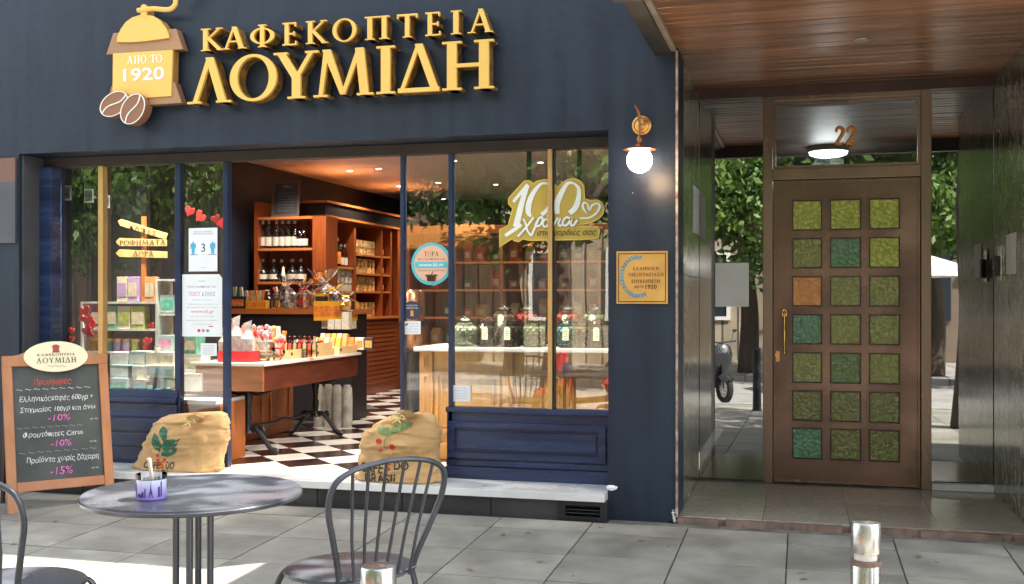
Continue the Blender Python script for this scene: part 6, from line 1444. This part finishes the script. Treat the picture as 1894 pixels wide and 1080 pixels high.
M_lil = mat('lilac_card',(.42,.30,.50),.5,var=.15,vscale=20); M_tea = mat('teal_card',(.10,.42,.30),.5,var=.3,vscale=25); M_crc = mat('cream_card',(.60,.52,.36),.5,var=.2,vscale=20); M_lim = mat('lime_card',(.36,.40,.10),.5,var=.35,vscale=25); M_or2 = mat('apricot_card',(.65,.30,.10),.5,var=.15,vscale=20); M_pkc = mat('rose_card',(.55,.25,.38),.5,var=.25,vscale=20)
for x0,x1,y0,y1,z,m,f_,lb in ((216,235,512,558,zsA[0],M_crc,M_lil,'cream and lilac box, left of the pair on top of the display rack'),(236,254,512,558,zsA[0],M_lil,M_crc,'lilac box, right of the pair on top of the display rack'),(267,285,512,558,zsA[0],M_or2,M_crc,'apricot coloured box on top of the display rack'),
        (168,189,566,607,zsA[1],M_pkc,M_crc,'rose coloured tea box at the left of the middle rack shelf'),(191,215,566,607,zsA[1],M_tea,M_crc,'teal tea box on the middle rack shelf'),(217,240,566,607,zsA[1],M_crc,M_lim,'cream tea box on the middle rack shelf'),(242,267,566,607,zsA[1],M_lim,M_crc,'lime green tea box on the middle rack shelf')):
    carton(lb, x0, x1, y0, y1, YW+.01, z, .08, m, f_, name='tea_box')
for k,(x,m,cn) in enumerate(((173,M_or2,'orange'),(200,M_tea,'green'),(217,M_lil,'lilac'),(233,M_lil,'purple'),(250,M_lim,'lime'),(270,M_rw,'red'))):
    A = PY(x,648,YW+.06); t = jarp('preserve_jar','small %s preserve jar with gold lid, %s from left on the lower rack shelf'%(cn,ORD[k]),m,.035,.10,M_gcap); t.location = (A.x, YW+.07, zsA[2]+.001); t['group'] = 'preserve jars in the left window'
for k,(x,y) in enumerate(((283,0),(291,0),(298,.09),(305,0))):
    A = PY(x,700,YW-.05); t = jarp('small_jar','small spice jar, %s of four beside the tall display rack'%ORD[k],M_crc,.022,.06,M_cap); t.location = (A.x, YW-.1, PY(300,668,YW-.1).z+y*.7)
    t['group'] = 'small spice jars'
M_pb = mat('pale_blue_card',(.38,.50,.50),.5,var=.2,vscale=12); M_wc = mat('white_card',(.68,.68,.62),.5,var=.15,vscale=10)
for x0,x1,y0,y1,m,f_,Yq,lb in ((203,236,652,676,M_wc,M_wc,7.50,'white carton, upper left of the lower window stack'),(238,268,650,676,M_pb,M_wc,7.50,'pale blue carton in the upper row of the lower window stack'),(270,320,652,676,M_wc,M_crc,7.50,'wide white carton at the upper right of the window stack'),
        (203,234,700,730,M_pb,M_tea,7.42,'pale blue carton standing at the lower left of the window'),(236,268,677,700,M_wc,M_wc,7.46,'white carton in the middle row of the window stack'),(270,322,677,699,M_wc,M_pb,7.46,'long white carton in the middle row of the window stack'),(246,268,702,731,M_crc,M_pb,7.40,'small cream carton at the bottom of the window'),(270,284,706,731,M_blk,M_crc,7.40,'small black carton at the bottom of the window'),
        (203,246,676,700,M_pb,M_wc,7.46,'pale blue carton in the middle row of the window stack'),(286,322,702,728,M_wc,M_wc,7.50,'white carton at the lower right of the window stack'),(336,372,655,690,M_wc,M_crc,7.55,'white carton behind the narrow pane'),(374,408,680,722,M_wc,M_wc,7.55,'white carton at the right of the narrow pane'),(336,370,692,724,M_wc,M_wc,7.50,'large white carton low behind the narrow pane'),(340,362,622,654,M_tea,M_crc,7.55,'teal tin box behind the large pale notice'),(292,318,620,650,M_pb,M_pkc,7.60,'pale box with a rose print on the tall display rack'),(296,322,545,578,M_pb,M_tea,7.66,'pale teal box in the upper bay of the tall display rack')):
    zb_ = PY((x0+x1)/2,y1,Yq).z; carton(lb, x0, x1, y0, y1, Yq, zb_-.001, .14, m, f_)
for k, (m,cn) in enumerate(((M_sky,'blue'),(M_tea,'green'),(M_or2,'apricot'))):
    A = PY(275+20*k, 728, 7.38); q = B(); q.obox((A.x, 7.37, A.z+.012+.008*k), (.18,.08,.008), Matrix.Rotation(-.3,3,'Y')); tag(q.build('booklet', m), '%s booklet lying at the bottom right of the left window'%cn, 'booklet')
# wooden arrow signs
ar_ = thing('arrow_signpost', 'wooden signpost with three pale arrow boards lettered in Greek in the left window', 'sign', tuple(PY(266,556,7.66)))
A = PY(262,556,7.665); C = PY(269,400,7.665); q = B(); q.box(A.x, C.x, 7.66, 7.68, zsA[0]+.001, C.z); q.build('post', M_trim, ar_)
M_arw = mat('pale_arrow_wood',(.62,.42,.16),.5,var=.2,vscale=10)
for (pts, s, (u0,u1,v0,v1), rot) in (([(218,408),(224,405),(310,432),(306,443),(222,417)],'ΚΑΦΕΣ',(240,290,412,434),-.2),([(214,447),(221,440),(308,443),(308,455),(221,455)],'ΡΟΦΗΜΑΤΑ',(221,306,443,453),0),([(214,468),(221,461),(309,465),(309,477),(221,475)],'ΔΩΡΑ',(246,284,464,474),0)):
    q = B(); q.prism(pix(pts,7.65), fY(7.65), 0, .008); o = q.build('arrow_board', M_arw, ar_)
    A = PY(u0,v1,7.648); C = PY(u1,v0,7.648); q = B()
    if rot: 
        kx = len(q.v); zz0 = PY(u0,430,7.648).z; text(q, s, A.x, C.x, A.z+.03, A.z+.07, fY(7.648)); q.v = [(x, y, z-(x-A.x)*.28+.02) for x, y, z in q.v]
    else: roman_line(q, s, A.x, C.x, A.z, C.z, fY(7.648), 0, .0005, .1)
    q.build('lettering', M_br, o)
# photos on the dark wall, red hearts
for k,(x0,x1,y0,y1) in enumerate(((106,131,343,371),(156,172,349,375),(189,202,361,385))):
    Yp = 8.3; A = PY(x0,y1,Yp); C = PY(x1,y0,Yp); t = thing('photo_print', 'small black and white photo, %s of three on the dark wall in the left window'%ORD[k], 'photo', (A.x,Yp,A.z), group='photos in the left window')
    q = B(); q.box(A.x,C.x,Yp,Yp+.01,A.z,C.z); q.build('mount', M_paper, t); q = B(); w_ = C.x-A.x; h_ = C.z-A.z
    q.box(A.x+w_*.08,C.x-w_*.08,Yp-.001,Yp-.0001,A.z+h_*.1,C.z-h_*.1); q.build('picture', mat('old_photo',(.16,.16,.16),.5,var=.9,vscale=26), t)
q = B(); q.box(-6.35, -5.55, 8.32, 8.38, SILL, 3.19); tag(q.build('partition_panel', mat('black_panel',(.012,.012,.014),.5)), 'black panel wall at the left end of the shop window', 'panel')
M_hr = mat('red_felt',(.62,.02,.03),.7)
def heart(label, x, y, Y, s, rot):
    A = PY(x,y,Y); pts = []
    for k in range(20):
        t = 2*pi*k/20; a = 16*sin(t)**3/16; c_ = (13*cos(t)-5*cos(2*t)-2*cos(3*t)-cos(4*t))/16
        pts.append((A.x+s*(a*cos(rot)-c_*sin(rot)), A.z+s*(a*sin(rot)+c_*cos(rot))))
    q = B(); q.prism(pts, fY(Y), 0, .01); tag(q.build('felt_heart', M_hr, None, bevel=.003), label, 'heart', 'red felt hearts in the left window')
hl = ['top of the left cluster','upper part of the left cluster','middle of the left cluster','lower part of the left cluster','left side of the left cluster','far left above the chalkboard','lower end of the left cluster','right of the lime tea box','upper right above the small jars','behind the right end of the rack','hanging high beside the narrow pane','hanging high right of the first one','near the right post of the narrow pane','lower by the narrow pane post','just left of the large pale notice']
for k,(x,y,s) in enumerate(((156,575,.05),(162,592,.05),(168,600,.045),(160,612,.045),(150,588,.035),(131,611,.03),(131,627,.03),(279,603,.03),(273,630,.035),(166,618,.035),(350,390,.045),(370,400,.05),(398,405,.04),(408,412,.045),(335,632,.035))):
    heart('red felt heart '+hl[k], x, y, 7.45+.04*(k % 3), s, random.uniform(-.9,.9))
for k, x in enumerate((118,156,166,275,352,372,400)):
    A = PY(x,450,7.5); q = B(); q.tube([(A.x,7.5,ZT-.08),(A.x+.01,7.5,2.0),(A.x,7.5,PY(x,(390 if x>340 else 600),7.5).z)], .0007, 4)
    tag(q.build('hanging_thread', M_ink), 'thin thread holding red hearts, %s from left in the left windows'%ORD[k], 'thread', 'heart threads')

# ------------------------------------------------------------------ across the street and overhead: what the glass reflects
M_leaf = mat('tree_leaf', (.05,.11,.015), .5, rnd=.1, col2=(.13,.22,.03), vscale=1.2)
M_bark = mat('tree_bark', (.07,.05,.035), .9, var=.4, vscale=8, bump=.8, bscale=14, stretch=(1,1,.3))
def tree(label, x, y, z0, h, cr, n, seed, lean=(0,0), trunk=.2, cz=None, gaps=.35, size=.09):
    rnd = random.Random(seed); t = thing('street_tree', label, 'tree', (x,y,z0)); cz = cz or z0+h
    top = Vector((x+lean[0], y+lean[1], z0+h*.75))
    q = B(); q.tube(catmull([(x,y,z0-.05),(x+lean[0]*.2+.05,y+lean[1]*.2,z0+h*.25),(x+lean[0]*.5-.04,y+lean[1]*.5,z0+h*.5),tuple(top)],5), [trunk*(1.25-.7*i/15) for i in range(16)], 10); tr = q.build('trunk', M_bark, t, True)
    cl = []
    for k in range(7):
        a = 2*pi*k/7+rnd.random(); L = cr*rnd.uniform(.5,.8); e = Vector((top.x+cos(a)*L, top.y+sin(a)*L, cz+rnd.uniform(-.3,.5)*cr*.5))
        q = B(); s_ = Vector((x+lean[0]*.7,y+lean[1]*.7,z0+h*.55)); q.tube(catmull([tuple(s_), tuple((s_+e)/2+Vector((0,0,.2))), tuple(e)],4), [trunk*.4*(1-.08*i) for i in range(9)], 6); q.build('limb', M_bark, tr, True)
    for k in range(46):
        v = Vector((rnd.gauss(0,1),rnd.gauss(0,1),rnd.gauss(0,1))).normalized()*rnd.uniform(.35,1.0)
        cl.append((Vector((top.x+v.x*cr, top.y+v.y*cr, cz+v.z*cr*.75)), rnd.uniform(.16,.34)*cr))
    q = B()
    for k in range(n):
        c_, r_ = cl[rnd.randrange(len(cl))]; p = c_+Vector((rnd.gauss(0,.5),rnd.gauss(0,.5),rnd.gauss(0,.4)))*r_
        a = Vector((rnd.gauss(0,1),rnd.gauss(0,1),rnd.gauss(0,.6))).normalized(); b_ = a.orthogonal().normalized(); b_.rotate(Matrix.Rotation(rnd.random()*6.28,3,a)); c2 = a.cross(b_); s_ = rnd.uniform(.6,1.3)*size
        i0 = len(q.v); q.v += [tuple(p-b_*s_), tuple(p-c2*s_*.45), tuple(p+b_*s_), tuple(p+c2*s_*.45)]; q.f.append((i0,i0+1,i0+2,i0+3))
    me = D.meshes.new('crown'); o = t.location; me.from_pydata([(a-o.x,b_-o.y,c_-o.z) for a,b_,c_ in q.v], [], q.f); me.materials.append(M_leaf)
    co = D.objects.new('crown', me); COL.objects.link(co); co.parent = t; stuff(co)
tree('street tree leaning over the porch canopy with its crown above the café table', 1.95, 3.0, gz(3.0), 5.2, 2.3, 2300, 3, lean=(-.15,1.4), trunk=.2, cz=5.9, size=.13)
tree('leafy tree on the kerb reflected in the left window', -3.6, -1.3, -.15, 4.6, 2.1, 9000, 11, lean=(.3,0), cz=4.6, size=.1)
tree('large leafy tree across the street reflected beside the entrance door', -1.2, -8.6, -.1, 5.2, 3.0, 12000, 5, cz=5.0, size=.13)
tree('leafy tree across the street reflected in the counter window', -6.2, -8.8, -.1, 5.0, 2.8, 11000, 8, cz=4.9, size=.13)
tree('leafy tree across the street reflected in the right side pane', 2.8, -8.6, -.1, 5.0, 2.7, 10000, 15, cz=4.9, size=.13)
tree('far left leafy tree across the street', -11.5, -8.8, -.1, 5.0, 2.9, 8000, 18, cz=4.9, size=.14)
tree('leafy tree far down the street reflected in the left window', -16.5, -8.4, -.1, 5.0, 3.0, 9000, 21, cz=4.6, size=.14)
tree('leafy tree farthest down the street', -22.5, -8.6, -.1, 5.0, 3.2, 8000, 23, cz=4.6, size=.16)
tree('low bushy tree across the street reflected just left of the door', -.4, -6.9, -.1, 3.6, 1.9, 8000, 31, cz=3.3, size=.1)
tree('low bushy tree across the street reflected right of the door', 3.6, -6.9, -.1, 3.6, 1.9, 7000, 33, cz=3.4, size=.1)
# buildings opposite
M_rubl = brick_mat('rubble_stone_pale',(.46,.37,.27),(.32,.26,.19),(.10,.085,.07),.42,.22,.03,.5,.9,1)
M_rub = brick_mat('rubble_stone',(.15,.10,.07),(.09,.065,.045),(.05,.04,.03),.42,.22,.03,.5,.9,1)
ob = thing('stone_building', 'tall rubble stone building across the street seen only as a reflection', 'building', (-4,-14,0))
q = B(); q.box(-52, -13.01, -19, -13.5, -.2, 8.5); q.build('wall', M_rub, ob); q = B(); q.box(-13, 1.5, -19, -13.5, -.2, 8.5); q.build('wall', M_rubl, ob)
M_ogl = mat('far_window_glass',(.03,.04,.05),.1)
for fz in (1.0, 4.6):
    for k in range(4):
        x = -7+2.05*k; q = B(); q.ring([(x,fz),(x+1,fz),(x+1,fz+1.9),(x,fz+1.9)],[(x+.1,fz+.1),(x+.9,fz+.1),(x+.9,fz+1.8),(x+.1,fz+1.8)], lambda a,c,d=0: (a,-13.45-d,c), 0, .05); wn = q.build('window', M_white, ob); q = B(); q.box(x+.1,x+.9,-13.499,-13.48,fz+.1,fz+1.8); q.build('pane', M_ogl, wn)
q = B(); q.box(-52.2, 1.7, -19.1, -13.3, 8.5, 8.8); q.build('cornice', M_render, ob)
ob2 = thing('plaster_building', 'warm plastered building with balconies across the street seen only as a reflection', 'building', (8,-14,0))
M_pl2 = mat('warm_plaster',(.20,.15,.11),.9,var=.1)
q = B(); q.box(1.8, 18, -19, -13.8, -.2, 10); q.build('wall', M_pl2, ob2)
for fz in (1.0,4.2,7.2):
    for k in range(5):
        x = 2.6+3*k; q = B(); q.box(x,x+1.2,-13.79,-13.74,fz,fz+1.9); wn = q.build('window', M_ogl, ob2)
        if fz > 3: q = B(); q.box(x-.5,x+1.7,-13.73,-12.9,fz-.15,fz); q.build('balcony', M_render, ob2); 
# orange awning
aw = thing('orange_awning', 'orange fabric awning on the building opposite seen as a reflection', 'awning', (-9,-13.2,3))
q = B(); q.v = [(-10.5,-13.3,3.6),(-6.5,-13.3,3.6),(-6.5,-11.8,2.9),(-10.5,-11.8,2.9),(-10.5,-13.3,3.56),(-6.5,-13.3,3.56),(-6.5,-11.8,2.86),(-10.5,-11.8,2.86)]; q.f = [(0,1,2,3),(4,7,6,5),(0,4,5,1),(1,5,6,2),(2,6,7,3),(3,7,4,0)]; q.build('fabric', mat('orange_fabric',(.62,.25,.05),.8), aw)
# parasol opposite
ps = thing('cafe_parasol', 'white café parasol on a dark pole reflected in the right side pane', 'parasol', (1.6,-4.5,-.1))
q = B(); q.tube([(1.6,-4.5,-.1),(1.6,-4.5,2.55)], .03, 8); q.build('pole', M_iron, ps)
q = B(); n_ = 8; q.v = [(1.6,-4.5,2.6)]+[(1.6+1.4*cos(2*pi*k/8),-4.5+1.4*sin(2*pi*k/8),2.15) for k in range(8)]+[(1.6+1.4*cos(2*pi*k/8),-4.5+1.4*sin(2*pi*k/8),1.98) for k in range(8)]; q.f = [(0,1+k,1+(k+1)%8) for k in range(8)]+[(1+k,9+k,9+(k+1)%8,1+(k+1)%8) for k in range(8)]; q.build('canopy', M_white, ps)
# street bollards near the kerb
def post(x, y, lb): 
    q = B(); q.lathe([(.07,0),(.06,.05),(.055,.85),(.06,.88),(.03,.92),(0,.93)], (x,y,gz(y)), 16); tag(q.build('bollard', M_iron, None, True), lb, 'bollard')
post(-.62, .9, 'dark iron bollard near the kerb reflected in the pane left of the door'); post(1.0, -.3, 'dark iron bollard at the kerb right of the camera')
# scooters parked at the kerb
M_sred = mat('red_scooter_paint',(.60,.02,.05),.2,coat=.8); M_rub2 = mat('tyre_rubber',(.02,.02,.02),.8); M_seatl = mat('black_seat',(.02,.02,.022),.5)
def scooter(lb, loc, rz):
    t = thing('scooter', lb, 'scooter', (0,0,0))
    for x in (-.62,.62):
        q = B(); q.tube([(x+.2*cos(a),0,.25+.2*sin(a)) for a in [2*pi*i/24 for i in range(24)]], .055, 8, closed=True); wh = q.build('wheel', M_rub2, t, True, world=False)
        q = B(); q.lathe([(0,-.02),(.15,-.02),(.15,.02),(0,.02)], (0,0,0), 16); q.v = [(x+a,c_,.25+b_) for a,b_,c_ in q.v]; q.build('rim', M_steel, wh, world=False)
    def body(profile, wd, nm, m):
        q = B(); n = len(profile)
        for s_, k_ in ((-1,.6),(-.6,1),(.6,1),(1,.6)):
            cx_ = sum(p[0] for p in profile)/n; cz_ = sum(p[1] for p in profile)/n
            q.v += [(cx_+(p[0]-cx_)*(.82 if abs(s_) == 1 else 1), s_*wd, cz_+(p[1]-cz_)*(.82 if abs(s_) == 1 else 1)) for p in profile]
        for i in range(3):
            for j in range(n): q.f.append((i*n+j, i*n+(j+1)%n, (i+1)*n+(j+1)%n, (i+1)*n+j))
        q.f += [tuple(range(n)), tuple(range(3*n,4*n))]; q.build(nm, m, t, world=False)
    body([(-.85,.55),(-.75,.72),(-.2,.72),(-.05,.5),(-.15,.32),(-.5,.3)], .16, 'rear_body', M_sred)
    body([(.30,.25),(.42,.3),(.62,.85),(.55,1.0),(.42,.95)], .17, 'leg_shield', M_sred)
    body([(-.2,.28),(.35,.24),(.35,.3),(-.2,.34)], .15, 'floor_board', M_iron); body([(-.78,.73),(-.7,.82),(-.15,.80),(-.1,.73)], .13, 'seat', M_seatl)
    body([(.45,.42),(.62,.5),(.85,.4),(.8,.36),(.6,.42)], .09, 'front_mudguard', M_sred)
    q = B(); q.tube([(.62,0,.25),(.55,0,.6),(.46,0,1.0)], .03, 8); q.tube([(.46,-.3,1.05),(.48,0,1.02),(.46,.3,1.05)], .016, 8); q.build('handlebar', M_iron, t, True, world=False)
    q = B(); q.ico((.6,0,.92), .08, 2, (.5,1,1)); q.build('headlight', M_steel, t, True, world=False)
    for s_ in (-1,1): q = B(); q.tube([(.46,s_*.22,1.05),(.44,s_*.27,1.2)], .006, 5); q.ico((.44,s_*.29,1.23), .05, 1, (.3,1,.7)); q.build('mirror', M_iron, t, world=False)
    t.location = loc; t.rotation_euler.z = rz; return t
sc_ = scooter('red scooter parked at the kerb reflected in the left window', (-6.3,-.2,gz(-.2)), .2)
KIDS.pop(sc_.name, None); dup(sc_, (-2.6,.35,gz(.35)), 'red scooter parked at the kerb reflected in the counter window', rz=2.8)
M_sred = mat('black_scooter_paint',(.02,.02,.025),.2,coat=.8)
scooter('black scooter parked across the road reflected beside the door', (-1.6,-2.4,-.2), 1.0)
# litter on the paving
M_dry = mat('dry_leaf', (.30,.20,.07), .8, var=.3, rnd=.3); random.seed(5)
dl_ = None
for k, (x, y) in enumerate(((1110,975),(930,990),(1185,1000),(1000,1040),(870,1055),(1330,1010),(760,985),(1480,1060),(620,960),(1700,1030),(110,1000),(1060,1066))):
    p = PG(x, y)
    if dl_ is None:
        q = B(); q.v = [(-.022,0,0),(-.008,-.011,.004),(.012,-.010,.003),(.026,0,.006),(.012,.010,.002),(-.008,.011,.005),(-.036,.002,.002)]; q.f = [(0,1,2,3,4,5),(0,6,5)]
        dl_ = q.build('dry_leaf', M_dry, None, world=False); o = dl_
    else: o = dl_.copy(); COL.objects.link(o)
    o.location = (p.x, p.y, gz(p.y)+.004); o.rotation_euler.z = random.uniform(0, 6.28); s_ = random.uniform(.6,1.2); o.scale = (s_,s_,s_)
    tag(o, 'small dry leaf lying on the paving slabs', 'leaf', 'dry leaves on the paving')
